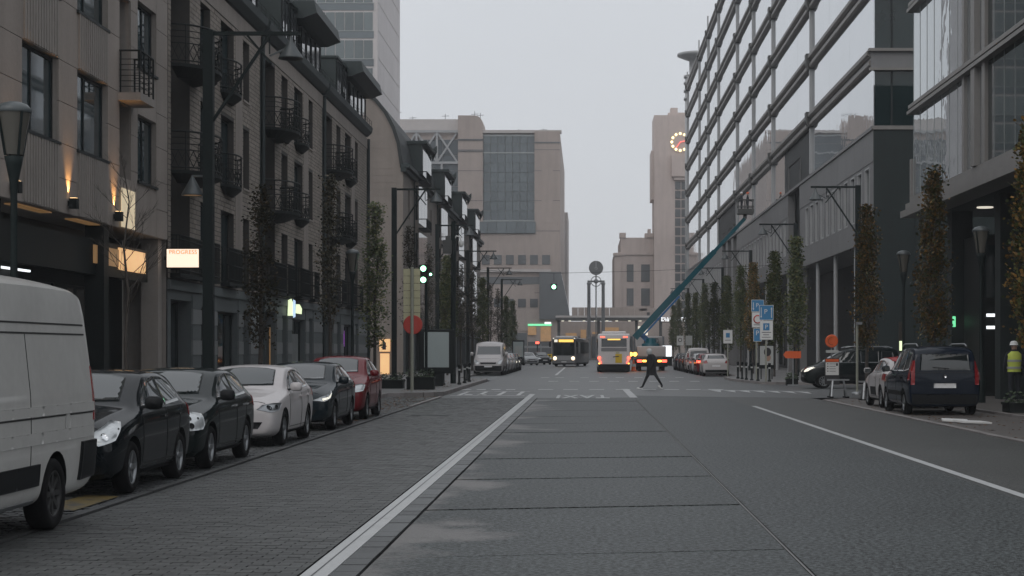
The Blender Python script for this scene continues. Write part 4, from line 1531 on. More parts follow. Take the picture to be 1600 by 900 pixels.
# lower storeys
for k in range(8):
    x0 = -24.4 + k * 2.3
    fbox('window', cc, x0, x0 + 1.5, 18.05, 19.85, YB - .42 if x0 > -9.9 or x0 < -19.6 else YB + .5, .3, 'far_window')
fbox('lower_wall', cc, -40, -6.9, 5.4, 23.9, YB - .25, .84, 'far_stone')
for k in range(14):
    x0 = -38.2 + k * 2.3
    fbox('window', cc, x0, x0 + 1.5, 18.05, 19.85, YB - .40, .12, 'far_window')
    fbox('window', cc, x0, x0 + 1.5, 9.9, 11.5, YB - .40, .12, 'far_window')
fbox('ledge', cc, -40, -6.6, 16.6, 17.1, YB - .9, .7, 'far_stone_pale')
fbox('ribbon_window', cc, -40, -7.0, 14.3, 15.7, YB - .32, .06, 'far_window')
q = MB()
q.prism([(-8.8, 7.6), (-3.0, 7.6), (-3.2, 9.6), (-4.7, 16.6), (-8.8, 16.6)], mapF(YB - 1.2), -8, 0)
q.build('side_bay', 'far_window', cc)
fbox('ground_floor', cc, -40, -3.4, 0, 5.4, YB - .1, .7, 'far_stone')
fbox('shop_window', cc, -15.6, -11.2, .3, 5.0, YB - .3, .18, 'far_window')
fbox('lit_strip', cc, -11.0, -6.5, 6.35, 6.7, YB - .5, .2, 'lit_green_soft')
fbox('lit_strip', cc, -7.8, -6.6, 6.7, 7.05, YB - .5, .2, 'lit_white')
fbox('lit_shop', cc, -11.0, -9.4, 4.6, 6.2, YB - .45, .3, 'lit_warm_dim')
fbox('lit_shop', cc, -8.6, -6.6, 3.4, 6.2, YB - .45, .3, 'lit_warm_dim')
fbox('shop_window', cc, -11, -6.5, .3, 3.3, YB - .4, .2, 'far_window')
for x, h in ((-40, 1.6), (-36.4, 2.4), (-33.5, 1.0), (-27.2, 1.5), (-21.5, 2.0), (-20.4, 1.7), (-13, .9), (-8.2, 1.0)):
    q = MB()
    t0 = 43.7 if x > -19 else 46
    q.bar((x, YB + 5, t0 - .3), (x, YB + 5, t0 + h), .1)
    q.bar((x - .7, YB + 5, t0 + h * .7), (x + .7, YB + 5, t0 + h * .75), .08)
    q.build('antenna', 'far_window', cc)

# ---------------------------------------------------------------- station with its clock tower
sn = thing('station_building', 'pale stepped stone railway station with square clock tower behind the office block', 'building', (15, 360, 0))
YS = 360.0
fbox('wing', sn, 6.0, 7.5, 0, 22, YS, 30, 'station_stone')
fbox('wing', sn, 7.3, 14.6, 0, 25.2, YS + .8, 30, 'station_stone')
fbox('parapet', sn, 7.1, 8.4, 25.2, 26.2, YS + .5, 4, 'station_stone')
fbox('parapet', sn, 12.4, 14.4, 25.2, 26.1, YS + .5, 4, 'station_stone')
fbox('parapet', sn, 13.0, 13.6, 26.1, 27, YS + .8, 3, 'station_stone')
fbox('cornice', sn, 7.0, 14.6, 21.6, 22.2, YS + .5, .5, 'station_stone')
fbox('cornice', sn, 5.7, 7.6, 21.4, 21.9, YS - .3, .5, 'station_stone')
for x0, x1 in ((11.6, 13.4), (8.6, 10.0)):
    for z0, z1 in ((16.0, 19.6), (11.0, 14.6), (6.6, 9.6)):
        fbox('window', sn, x0, x1, z0, z1, YS + .68, .15, 'far_window')
tx0, tx1 = 14.2, 25.2
fbox('tower', sn, tx0, tx1, 0, 50.4, YS - 2, 11, 'station_stone')
fbox('tower_shoulder', sn, tx0 - .55, tx0, 33, 43.2, YS - 1, 9, 'station_stone')
fbox('tower_top', sn, tx0 + 3, tx1 - 3, 50.4, 51.2, YS, 7, 'station_stone')
fbox('tower_top', sn, tx0 + 3.5, tx0 + 5.0, 51.2, 52.2, YS, 3, 'station_stone')
fbox('balcony', sn, 17.8, 21.8, 37.6, 42.0, YS - 3.1, 1.1, 'station_stone')
fbox('balcony', sn, 18.3, 21.3, 36.9, 37.6, YS - 2.8, .8, 'station_stone')
for j in range(16):
    for i in range(2):
        fbox('window', sn, 18.55 + i * 1.3, 19.65 + i * 1.3, 35 - j * 1.9, 36.6 - j * 1.9, YS - 2.15, .16, 'far_window')
q = MB()
q.lathe([(0, -.1), (2.2, -.1), (2.2, 0)], (19.6, YS - 2.05, 44.8), 32, axis='y', sm=False)
ck = q.build('clock_face', 'station_stone', sn)
for k in range(12):
    t = k * math.pi / 6
    q = MB()
    q.lathe([(0, -.16), (.26, -.16), (.26, 0)], (19.6 + 1.75 * math.sin(t), YS - 2.15, 44.8 + 1.75 * math.cos(t)), 10, axis='y')
    q.build('clock_lamp', 'lit_clock', ck)
for t, ln in ((3.75, 1.5), (1.35, 1.0)):
    q = MB()
    q.bar((19.6, YS - 2.3, 44.8), (19.6 + ln * math.sin(t), YS - 2.3, 44.8 + ln * math.cos(t)), .2, .12)
    q.build('clock_hand', 'lit_clock_red', ck)

# ---------------------------------------------------------------- station hall and footbridge
hl = thing('station_hall', 'low station hall with warm lights under a flat canopy at the street end', 'building', (4, 304, 0))
fbox('canopy', hl, -5.2, 13.2, 6.9, 7.35, 299, 8, 'ledge_dark')
fbox('canopy_edge', hl, -5.2, 13.2, 7.36, 7.7, 299.2, .4, 'far_stone_pale')
for k in range(12):
    fbox('parapet_panel', hl, -2.4 + k * 1.1, -1.36 + k * 1.1, 7.71, 9.2, 303, .2, 'far_stone')
fbox('wall', hl, -5, 28, 0, 6.88, 312, 6, 'far_stone')
for k in range(10):
    x0 = -4.6 + 1.9 * k
    fbox('window', hl, x0, x0 + 1.7, .3, 4.2, 311.8, .16, 'far_window')
for x0, x1, z0, z1, m in ((-.9, .1, 3.2, 5.4, 'lit_warm_dim'), (3.2, 6.0, 3.6, 5.8, 'lit_warm_dim'), (1.2, 2.4, 4.6, 5.0, 'lit_warm_dim'), (9.4, 11.2, 4.4, 6.0, 'lit_dim'), (6.6, 7.6, 3.9, 4.4, 'lit_dim'), (-3.6, -1.6, 2.2, 4.8, 'lit_warm_dim')):
    fbox('lit_window', hl, x0, x1, z0, z1, 311.5, .2, m)
for x in (-4.2, -3.0, -.5, 1.5, 3.5, 5.2, 7.4, 9.3):
    fbox('ceiling_light', hl, x, x + .45, 6.72, 6.88, 301, .5, 'lit_dim')
for x in (-4.9, 2.0, 8.6, 12.8):
    fbox('column', hl, x, x + .5, 0, 6.9, 300.5, .5, 'ledge_dark')
fbox('ramp', hl, 9.4, 13.0, 8.6, 9.0, 303, .4, 'far_stone')
mo = thing('clock_monument', 'monument of two columns bearing a round disc above a ring on the station forecourt', 'monument', (1.75, 290, 0))
for x in (.55, 2.95):
    q = MB()
    q.lathe([(.32, 0), (.27, 12.6), (.36, 12.8), (.36, 13.0), (0, 13.2)], (x, 290, 0), 12)
    q.build('column', 'monument', mo)
q = MB()
q.tube([(1.75, 290, 0), (1.75, 290, 14.3)], .11, 8)
q.build('mast', 'monument', mo)
q = MB()
q.box(.3, 289.85, 13.1, 3.2, 290.15, 13.4)
q.build('crossbeam', 'monument', mo)
q = MB()
q.lathe([(.78, -.1), (.9, -.1), (.9, .1), (.78, .1), (.78, -.1)], (1.75, 289.8, 13.25), 24, axis='y')
q.lathe([(0, -.12), (.38, -.12), (.38, .1)], (1.75, 289.8, 13.25), 16, axis='y')
q.build('ring', 'monument', mo)
q = MB()
q.lathe([(0, -.15), (1.2, -.15), (1.2, .15), (0, .15)], (1.75, 289.9, 15.5), 32, axis='y', sm=False)
dk = q.build('disc', 'monument', mo)
q = MB()
q.box(1.68, 289.68, 15.5, 1.82, 289.74, 16.6)
q.lathe([(.12, -.06), (.26, -.06), (.26, 0)], (1.75, 289.74, 15.4), 14, axis='y')
q.build('clock_hand', 'mullion', dk)

# lit lettering strip above the far pavement, too small to read
ls = thing('lit_lettering_sign', 'row of glowing white sign letters above the far right pavement', 'sign', (12.6, 250, 5.9))
random.seed(5)
x = 10.95
while x < 14.6:
    q = MB()
    wd = random.choice((.22, .3, .36))
    for z0 in (5.9, 6.1, 6.3):
        for dx in (0, .5):
            if random.random() < .72:
                q.box(x + dx * wd, 250, z0, x + (dx + .42) * wd, 250.1, z0 + .15)
    if q.v:
        q.build('lit_letter', 'lit_white', ls)
    x += wd + .1
q = MB()
q.bar((10.9, 250.2, 5.75), (15, 250.2, 5.75), .08)
q.build('rail', 'iron', ls)

# ================================================================ VEHICLES
DG = bpy.context.evaluated_depsgraph_get
STN = {
 'hatch': (4.2, 1.75, 1.45, [
  (-2.10, .30, .66, .60, .64, .66, .42, .67), (-2.07, .22, .77, .68, .73, .74, .46, .75), (-1.90, .18, .845, .77, .80, .85, .54, .87),
  (-1.30, .17, .872, .88, .835, .955, .60, .985), (-.92, .17, .877, .93, .845, .995, .71, 1.03), (-.80, .17, .877, .945, .845, 1.05, .70, 1.09),
  (-.12, .17, .877, .96, .845, 1.385, .645, 1.435), (.10, .17, .877, .96, .845, 1.415, .64, 1.46),
  (.85, .17, .877, .98, .845, 1.42, .625, 1.475), (1.45, .17, .872, 1.0, .84, 1.37, .61, 1.42), (1.68, .17, .868, 1.0, .83, 1.28, .62, 1.31),
  (1.93, .18, .855, .99, .81, 1.06, .68, 1.09), (2.05, .22, .81, .92, .775, .97, .64, .99), (2.10, .32, .70, .78, .68, .83, .50, .84)]),
 'mpv': (4.38, 1.85, 1.82, [
  (-2.19, .36, .66, .66, .62, .70, .42, .71), (-2.12, .24, .81, .80, .77, .86, .5, .88), (-1.78, .2, .89, .95, .84, 1.02, .6, 1.05),
  (-1.38, .2, .92, 1.03, .86, 1.11, .68, 1.14), (-.5, .2, .925, 1.08, .88, 1.70, .66, 1.77), (.6, .2, .925, 1.1, .885, 1.76, .69, 1.83),
  (1.88, .2, .925, 1.1, .885, 1.76, .71, 1.82), (2.10, .22, .91, 1.1, .875, 1.66, .73, 1.73), (2.165, .26, .885, 1.09, .86, 1.42, .76, 1.47),
  (2.19, .36, .84, 1.02, .82, 1.15, .76, 1.17)]),
 'van': (6.0, 2.05, 2.45, [
  (-3.0, .4, .74, .75, .72, .8, .5, .82), (-2.92, .26, .93, .95, .89, 1.04, .62, 1.07), (-2.5, .25, 1.0, 1.15, .95, 1.27, .74, 1.31),
  (-2.15, .25, 1.02, 1.25, .98, 1.40, .84, 1.46), (-1.45, .25, 1.025, 1.3, 1.01, 2.22, .88, 2.34), (-.8, .25, 1.025, 1.3, 1.015, 2.33, .91, 2.46),
  (2.35, .25, 1.025, 1.3, 1.015, 2.33, .91, 2.46), (2.78, .27, 1.02, 1.3, 1.005, 2.27, .89, 2.40), (2.93, .3, 1.0, 1.3, .985, 2.06, .88, 2.16),
  (3.0, .4, .95, 1.2, .94, 1.6, .88, 1.64)]),
}

def car_body(kind, L_, W_, H_, lv=2):
    l0, w0, h0, st = STN[kind]
    sy, sx, sz = L_ / l0, W_ / w0, H_ / h0
    bm = bmesh.new()
    rings = []
    for (y, zb, hw, zbl, hwb, ze, hwe, zt) in st:
        zm = zb + (zbl - zb) * .45
        half = [(hw - .14, zb), (hw - .035, zb + .10), (hw, zm), (hw - .006, zbl - .07), (hwb, zbl), (hwe, ze), (hwe * .55, zt - .008)]
        pts = [(0, zb)] + half + [(0, zt)] + [(-a, c) for a, c in reversed(half)]
        rings.append([bm.verts.new((a * sx, y * sy, c * sz)) for a, c in pts])
    n = len(rings[0])
    cr = bm.edges.layers.float.new('crease_edge')
    for r0, r1 in zip(rings[:-1], rings[1:]):
        for k in range(n):
            bm.faces.new((r0[k], r0[(k + 1) % n], r1[(k + 1) % n], r1[k]))
    bm.faces.new(rings[0][::-1])
    bm.faces.new(rings[-1])
    bm.edges.ensure_lookup_table()
    for r0, r1 in zip(rings[:-1], rings[1:]):
        for k in (5, n - 5):
            e = bm.edges.get((r0[k], r1[k]))
            if e:
                e[cr] = .65
        for k in (6, n - 6):
            e = bm.edges.get((r0[k], r1[k]))
            if e:
                e[cr] = .7
        for k in (1, n - 1, 2, n - 2):
            e = bm.edges.get((r0[k], r1[k]))
            if e:
                e[cr] = .3
    bmesh.ops.recalc_face_normals(bm, faces=bm.faces[:])
    me = bpy.data.meshes.new('body')
    bm.to_mesh(me)
    bm.free()
    o = bpy.data.objects.new('body', me)
    C.objects.link(o)
    md = o.modifiers.new('s', 'SUBSURF')
    md.levels = md.render_levels = lv
    return o

def bake(o):
    bpy.context.view_layer.update()
    return bpy.data.meshes.new_from_object(o.evaluated_get(DG()))

def clip2(p, n=3):
    """Triangulated, subdivided patch of an outline in two dimensions."""
    bm = bmesh.new()
    bm.faces.new([bm.verts.new((a, c, 0)) for a, c in p])
    bmesh.ops.triangulate(bm, faces=bm.faces[:])
    for _ in range(6):
        long = [e for e in bm.edges if e.calc_length() > .075]
        if not long:
            break
        bmesh.ops.subdivide_edges(bm, edges=long, cuts=1)
        bmesh.ops.triangulate(bm, faces=bm.faces[:])
    vs = [(v.co.x, v.co.y) for v in bm.verts]
    bm.verts.index_update()
    fs = [tuple(v.index for v in f.verts) for f in bm.faces]
    bm.free()
    return vs, fs

AX = {'left': (Vector((1, 0, 0)), lambda u, v: Vector((-5, u, v))), 'right': (Vector((-1, 0, 0)), lambda u, v: Vector((5, u, v))),
      'front': (Vector((0, 1, 0)), lambda u, v: Vector((u, -9, v))), 'rear': (Vector((0, -1, 0)), lambda u, v: Vector((u, 9, v))),
      'top': (Vector((0, 0, -1)), lambda u, v: Vector((u, v, 6)))}

for s_, nm_ in ((1, 'cornerR'), (-1, 'cornerL')):
    d_ = Vector((-.6 * s_, .8, 0))
    AX[nm_] = (d_, (lambda s_, d_: lambda u, v: Vector((.8 * s_ * u, .6 * u, v)) - d_ * 9)(s_, d_))

def patch(bvh, side, outline, eps=.006, th=.008):
    """A panel that follows the body: an outline thrown on to it from one side, given a little thickness."""
    d, f = AX[side]
    vs, fs = clip2(outline)
    P, ok = [], True
    for u, v in vs:
        h = bvh.ray_cast(f(u, v), d)
        if h[0] is None:
            h = bvh.find_nearest(f(u, v) + d * (4.1 if side in ('left', 'right') else 7))
        P.append((h[0], h[1]))
    q = MB()
    q.add([p - d * (eps * .5 + .001) + nn * (eps * .5 + .001) for p, nn in P], fs, 0, True)
    q.add([p + d * th for p, nn in P], [g[::-1] for g in fs], 0, True)
    n = len(outline)
    k = len(vs)
    # close the rim along the outline's own corner order
    b0 = len(q.v) - 2 * k
    edges = {}
    for g in fs:
        for i in range(3):
            a, c = g[i], g[(i + 1) % 3]
            edges[(a, c)] = 1
    for (a, c) in list(edges):
        if (c, a) not in edges:
            q.f.append([b0 + a, b0 + c, b0 + k + c, b0 + k + a])
            q.m.append(0)
            q.s.append(False)
    return q

def circ(cx, cy, r, n=14, ry=None):
    return [(cx + r * math.cos(2 * math.pi * k / n), cy + (ry or r) * math.sin(2 * math.pi * k / n)) for k in range(n)]

def seg(u0, v0, u1, v1, w_=.010):
    d = math.hypot(u1 - u0, v1 - v0)
    a, c = -(v1 - v0) / d * w_ / 2, (u1 - u0) / d * w_ / 2
    return [(u0 + a, v0 + c), (u1 + a, v1 + c), (u1 - a, v1 - c), (u0 - a, v0 - c)]

WHEELS = {}
def wheel_mesh(r, wd, spokes, rimm='rim'):
    key = (r, wd, spokes, rimm)
    if key in WHEELS:
        return WHEELS[key]
    t = MB()
    t.lathe([(r * .66, -wd / 2 + .01), (r * .9, -wd / 2), (r * .985, -wd / 2 + .03), (r, 0), (r * .985, wd / 2 - .03), (r * .9, wd / 2), (r * .66, wd / 2 - .01), (r * .62, 0), (r * .66, -wd / 2 + .01)], (0, 0, 0), 28, axis='x')
    rm = MB()
    ro = r * .665
    x0 = wd / 2 - .035
    rm.lathe([(ro, x0 - .10), (ro, x0 + .02), (ro * .9, x0 + .02), (ro * .87, x0 - .02), (ro * .86, x0 - .10)], (0, 0, 0), 28, axis='x')
    rm.lathe([(0, x0 + .01), (ro * .22, x0 + .01), (ro * .24, x0 - .05)], (0, 0, 0), 14, axis='x')
    for k in range(spokes):
        a = 2 * math.pi * k / spokes
        p, q_ = (x0 - .015, ro * .2 * math.cos(a), ro * .2 * math.sin(a)), (x0 - .005, ro * .9 * math.cos(a), ro * .9 * math.sin(a))
        rm.bar(p, q_, ro * (1.25 / spokes + .06), .03, up=(1, 0, 0))
    rm.lathe([(0, x0 - .09), (ro * .88, x0 - .09)], (0, 0, 0), 20, 1, axis='x')
    WHEELS[key] = (t.mesh('wheel', 'rubber'), rm.mesh('rim', [rimm, 'trim']))
    return WHEELS[key]

def make_car(name, label, cat, kind, dims, paint_, loc, rot, group=None, spec=None, wheel=(.315, .2, 5), lv=2, lit=None, extra=None):
    """A road vehicle: lofted body with cut wheel arches; glass, lamps, seams, mirrors and wheels are parts of their own."""
    L_, W_, H_ = dims
    l0, w0, h0, st = STN[kind]
    sy, sx, sz = L_ / l0, W_ / w0, H_ / h0
    spec = spec or {}
    root = thing(name, label, cat, loc, group, rot, world=False)
    r, wd, sp = wheel
    yf, yr = spec.get('axles', {'hatch': (-1.28, 1.27), 'mpv': (-1.32, 1.38), 'van': (-2.05, 1.55)}[kind])
    yf, yr = yf * sy, yr * sy
    hw = W_ / 2
    o = car_body(kind, L_, W_, H_, lv)
    bpy.context.view_layer.update()
    solid = bake(o)
    bvh = BVHTree.FromPolygons([v.co.copy() for v in solid.vertices], [tuple(p.vertices) for p in solid.polygons])
    cut = MB()
    for y in (yf, yr):
        for s in (-1, 1):
            ca, cb = sorted((s * (hw - .30), s * (hw + .4)))
            vs = []
            n = 24
            for x in (ca, cb):
                for k in range(n):
                    t = 2 * math.pi * k / n
                    vs.append((x, y + (r + .055) * math.cos(t), r + .01 + (r + .055) * math.sin(t)))
            cut.add(vs, [tuple(range(n))[::-1], tuple(range(n, 2 * n))] + [(k, (k + 1) % n, n + (k + 1) % n, n + k) for k in range(n)], 1)
    co = cut.build('cutter', ['trim', 'trim'])
    o.data.materials.append(M[paint_])
    o.data.materials.append(M['trim'])
    md = o.modifiers.new('b', 'BOOLEAN')
    md.operation = 'DIFFERENCE'
    md.object = co
    md.solver = 'EXACT'
    me = bake(o)
    if len(me.polygons) < 50:
        me = solid
        me.materials.append(M[paint_])
    me.name = 'body'
    for p in me.polygons:
        p.use_smooth = True
    try:
        me.set_sharp_from_angle(angle=R(40))
    except Exception:
        pass
    bpy.data.objects.remove(o)
    bpy.data.objects.remove(co)
    body = link('body', me, root)

    def P(nm, side, outline, m, parent=None, eps=.006, label_=None, scale=True):
        if scale:
            if side in ('left', 'right'):
                outline = [(u * sy, v * sz) for u, v in outline]
            elif side.startswith('corner'):
                L2 = (sx + sy) / 2
                outline = [((-.86 + .60 * t) * L2, v * sz) for t, v in outline]
            elif side in ('front', 'rear'):
                outline = [(u * sx, v * sz) for u, v in outline]
            else:
                outline = [(u * sx, v * sy) for u, v in outline]
        b_ = patch(bvh, side, outline, eps).build(nm, m, parent or root)
        return b_

    def both(nm, side, outline, m, **k):
        P(nm, side, outline, m, **k)
        return P(nm, side, [(-u, v) for u, v in outline][::-1], m, **k)

    wg = spec.get('glass', 'car_glass')
    if kind == 'hatch':
        P('windscreen', 'top', [(-.55, -.75), (-.35, -.79), (0, -.81), (.35, -.79), (.55, -.75), (.49, -.19), (.3, -.14), (0, -.13), (-.3, -.14), (-.49, -.19)], wg, eps=.014)
        for s in ('left', 'right'):
            d = P('window', s, [(-.64, 1.01), (-.28, 1.21), (.02, 1.33), (.42, 1.37), (.42, 1.01)], wg)
            P('window', s, [(.50, 1.01), (.50, 1.37), (.90, 1.36), (1.22, 1.29), (1.42, 1.12), (1.34, 1.04)], wg)
            for q_ in (seg(-.82, .35, -.80, .93), seg(.46, .28, .46, .98), seg(1.05, .45, 1.30, .98), seg(-.82, .33, 1.0, .33)):
                P('door_seam', s, q_, 'seam', eps=.003)
            for y in (.30, 1.18):
                P('door_handle', s, [(y - .10, .86), (y + .08, .87), (y + .08, .895), (y - .10, .885)], spec.get('handle', paint_), eps=.03)
            P('sill_trim', s, [(-.95, .21), (.95, .21), (.95, .265), (-.95, .265)], 'trim')
        P('rear_window', 'rear', [(-.56, 1.13), (.56, 1.13), (.50, 1.345), (-.50, 1.345)], wg)
        for cn_ in ('cornerR', 'cornerL'):
            hl_ = spec.get('headlight', [(0, .68), (.3, .64), (.7, .67), (1.0, .80), (.8, .83), (.4, .80), (.1, .73)])
            P('headlight', cn_, hl_, spec.get('lamp', 'lamp_glass'), eps=.010)
            for t_, z_ in spec.get('bulbs', []):
                P('projector_lamp', cn_, [(t_ + a / .6, c) for a, c in circ(0, z_, .04)], spec.get('bulb', 'trim'), eps=.016)
        if spec.get('tail', True):
            both('taillight', 'rear', [(.54, .84), (.78, .82), (.80, 1.0), (.62, 1.02)], 'lamp_red' if lit != 'rear' else 'lit_tail')
            for s in ('left', 'right'):
                P('taillight', s, [(1.80, .84), (1.99, .82), (1.94, .96), (1.74, 1.0)], 'lamp_red')
        P('grille', 'front', spec.get('grille', [(-.36, .56), (.36, .56), (.40, .65), (-.40, .65)]), 'trim')
        P('lower_intake', 'front', [(-.52, .34), (.52, .34), (.60, .46), (-.60, .46)], 'trim')
        P('hood_seam', 'top', seg(-.62, -1.93, .62, -1.93), 'seam', eps=.003)
        if spec.get('plate', True):
            P('number_plate', 'front', [(-.26, .48), (.26, .48), (.26, .57), (-.26, .57)], 'plate', eps=.012)
        P('number_plate', 'rear', [(-.26, .62), (.26, .62), (.26, .73), (-.26, .73)], 'plate', eps=.012)
        P('rear_trim', 'rear', [(-.70, .26), (.70, .26), (.72, .42), (-.72, .42)], 'trim')
        P('wiper', 'top', seg(-.5, -.84, .1, -.80, .02), 'seam', eps=.02)
        mz, my = 1.03, -.62
    elif kind == 'mpv':
        P('windscreen', 'front', [(-.72, 1.17), (.72, 1.17), (.60, 1.66), (-.60, 1.66)], wg)
        for s in ('left', 'right'):
            P('window', s, [(-.98, 1.14), (-.62, 1.38), (-.34, 1.62), (.28, 1.68), (.28, 1.14)], wg)
            P('window', s, [(.38, 1.14), (.38, 1.68), (1.22, 1.68), (1.22, 1.14)], wg)
            P('window', s, [(1.32, 1.14), (1.32, 1.67), (1.86, 1.63), (1.92, 1.2)], wg)
            for q_ in (seg(-.92, .4, -.98, 1.05), seg(.33, .3, .33, 1.1), seg(1.27, .6, 1.27, 1.1), seg(-.9, .36, 1.0, .36)):
                P('door_seam', s, q_, 'seam', eps=.003)
            P('side_moulding', s, [(-.9, .50), (1.05, .50), (1.05, .62), (-.9, .62)], 'trim')
            P('taillight', s, [(2.02, .92), (2.14, .92), (2.10, 1.4), (1.98, 1.4)], 'lamp_red')
            for y in (.12, 1.06):
                P('door_handle', s, [(y - .10, .95), (y + .08, .95), (y + .08, .99), (y - .10, .98)], 'trim', eps=.03)
        P('rear_window', 'rear', [(-.64, 1.18), (.64, 1.18), (.60, 1.60), (-.60, 1.60)], wg)
        P('rear_bumper', 'rear', [(-.82, .30), (.82, .30), (.84, .56), (-.84, .56)], 'trim')
        P('number_plate', 'rear', [(-.28, .72), (.28, .72), (.28, .84), (-.28, .84)], 'plate', eps=.012)
        P('tailgate_seam', 'rear', seg(-.72, 1.12, .72, 1.12), 'seam', eps=.003)
        both('taillight', 'rear', [(.76, .80), (.86, .80), (.84, 1.45), (.75, 1.45)], 'lamp_red')
        both('headlight', 'front', [(.44, .76), (.62, .72), (.80, .76), (.86, .92), (.78, .96), (.56, .88)], spec.get('lamp', 'lamp_glass'))
        P('grille', 'front', [(-.4, .58), (.4, .58), (.42, .72), (-.42, .72)], 'trim')
        P('lower_bumper', 'front', [(-.7, .28), (.7, .28), (.74, .50), (-.74, .50)], 'trim')
        mz, my = 1.16, -.80
    else:
        P('windscreen', 'front', [(-.80, 1.50), (.80, 1.50), (.74, 2.08), (-.74, 2.08)], wg)
        for s in ('left', 'right'):
            P('window', s, [(-2.0, 1.36), (-1.55, 1.80), (-1.40, 2.0), (-.75, 2.0), (-.75, 1.36)], wg)
            for q_ in (seg(-.68, .4, -.68, 1.86, .006), seg(.78, .66, .78, 1.86, .006), seg(-2.1, .5, -2.05, 1.3)):
                P('door_seam', s, q_, 'seam', eps=.003)
            for z in (1.965, 1.87):
                P('body_groove', s, seg(-.6, z, 2.7, z, .016), 'seam', eps=.003)
            P('body_rib', s, [(-.6, 1.10), (2.84, 1.10), (2.84, 1.19), (-.6, 1.19)], paint_, eps=.009)
            P('body_groove', s, seg(-.6, 1.085, 2.84, 1.085, .014), 'seam', eps=.003)
            P('body_rib', s, [(-.6, .84), (2.80, .84), (2.80, .95), (-.6, .95)], paint_, eps=.005)
            P('side_moulding', s, [(-1.5, .46), (1.02, .46), (1.02, .66), (-1.5, .66)], 'trim', eps=.02)
            P('sill_trim', s, [(-1.4, .29), (1.0, .29), (1.0, .33), (-1.4, .33)], 'steel', eps=.012)
            P('rear_bumper', s, [(2.30, .42), (2.93, .44), (2.95, .80), (2.36, .80)], 'trim', eps=.03)
            P('taillight', s, [(2.80, 1.0), (2.93, 1.0), (2.92, 1.55), (2.82, 1.55)], 'lamp_red')
        P('rear_bumper', 'rear', [(-.94, .40), (.94, .40), (.94, .80), (-.94, .80)], 'trim', eps=.03)
        P('rear_door_seam', 'rear', seg(0, .8, 0, 2.2), 'seam')
        both('headlight', 'front', [(.56, .84), (.74, .80), (.90, .92), (.92, 1.14), (.78, 1.12)], spec.get('lamp', 'lamp_glass'))
        P('grille', 'front', [(-.5, .82), (.5, .82), (.54, .94), (-.54, .94)], 'trim')
        P('lower_bumper', 'front', [(-.88, .34), (.88, .34), (.9, .70), (-.9, .70)], 'trim')
        P('number_plate', 'front', [(-.26, .60), (.26, .60), (.26, .71), (-.26, .71)], 'plate', eps=.014)
        P('hood_seam', 'front', seg(-.7, 1.2, .7, 1.2), 'seam')
        mz, my = 1.50, -1.72
    mz *= sz
    my *= sy
    for s in (-1, 1):
        h_ = bvh.ray_cast(Vector((s * 5, my, mz)), Vector((-s, 0, 0)))
        bx = h_[0].x if h_[0] else s * hw * .9
        big = 1.5 if kind == 'van' else 1.0
        q = MB()
        vs, fs = [], []
        nu, nv = 10, 6
        c = Vector((bx + s * (.17 if kind != 'van' else .22), my, mz + .03 * big))
        for i in range(nv + 1):
            ph = math.pi * i / nv
            for k in range(nu):
                t = 2 * math.pi * k / nu
                e = .6
                cx = math.copysign(abs(math.cos(t) * math.sin(ph)) ** e, math.cos(t))
                cz = math.copysign(abs(math.sin(t) * math.sin(ph)) ** e, math.sin(t))
                vs.append(c + Vector((.115 * cx, .065 * math.cos(ph), .085 * big * cz)))
        for i in range(nv):
            for k in range(nu):
                fs.append((i * nu + k, i * nu + (k + 1) % nu, (i + 1) * nu + (k + 1) % nu, (i + 1) * nu + k))
        q.add(vs, fs, 0, True)
        q.bar((bx - s * .03, my, mz - .03), c - Vector((0, 0, .03)), .05, .04, 1)
        mi = q.build('mirror', [spec.get('mirror', paint_), 'trim'], root)
        q = MB()
        q.box(c.x - .09, c.y + .062, c.z - .06, c.x + .09, c.y + .07, c.z + .06)
        q.build('mirror_glass', 'car_glass', mi)
    tm, rm = wheel_mesh(r, wd, sp, spec.get('rim', 'rim'))
    for y in (yf, yr):
        for s in (-1, 1):
            wo_ = link('wheel', tm, root, loc=(s * (hw - wd / 2 - .015), y, r))
            if s < 0:
                wo_.rotation_euler = (0, 0, math.pi)
            rmo = link('rim', rm, wo_)
    if extra:
        extra(P, both, root, bvh, sx, sy, sz)
    return root

XP = -6.28
def van_extra(P, both, root, bvh, sx, sy, sz):
    P('fuel_flap', 'right', circ(1.9, 1.02, .09, 16, .1), 'paint_van', eps=.004)
make_car('white_van', 'high-roofed white panel van parked nearest at the kerb, cut by the left edge', 'van', 'van', (6.0, 2.06, 2.46), 'paint_van', (-6.09, 15.0, 0), 0, None, dict(rim='rim_dark'),
         wheel=(.345, .22, 8), lv=3, extra=van_extra)
kl = 'cars parked along the left kerb'
make_car('parked_car', 'small black hatchback parked right behind the big white van', 'car', 'hatch', (3.95, 1.74, 1.46), 'paint_black', (XP, 21.95, 0), 0, kl,
         dict(headlight=[(0, .66), (.3, .60), (.65, .66), (1.0, .86), (.8, .88), (.35, .78)], bulbs=[(.42, .70)], bulb='chrome', mirror='trim'), lv=3)
make_car('parked_car', 'black saloon with square twin-lens headlights parked between the black hatchback and the white car', 'car', 'hatch', (4.25, 1.76, 1.44), 'paint_green_black', (XP, 26.35, 0), 0, kl,
         dict(headlight=[(.1, .58), (.75, .60), (.85, .66), (.8, .82), (.55, .85), (.12, .82)], bulbs=[(.36, .765), (.36, .655)], mirror='trim', handle='chrome'), lv=3)
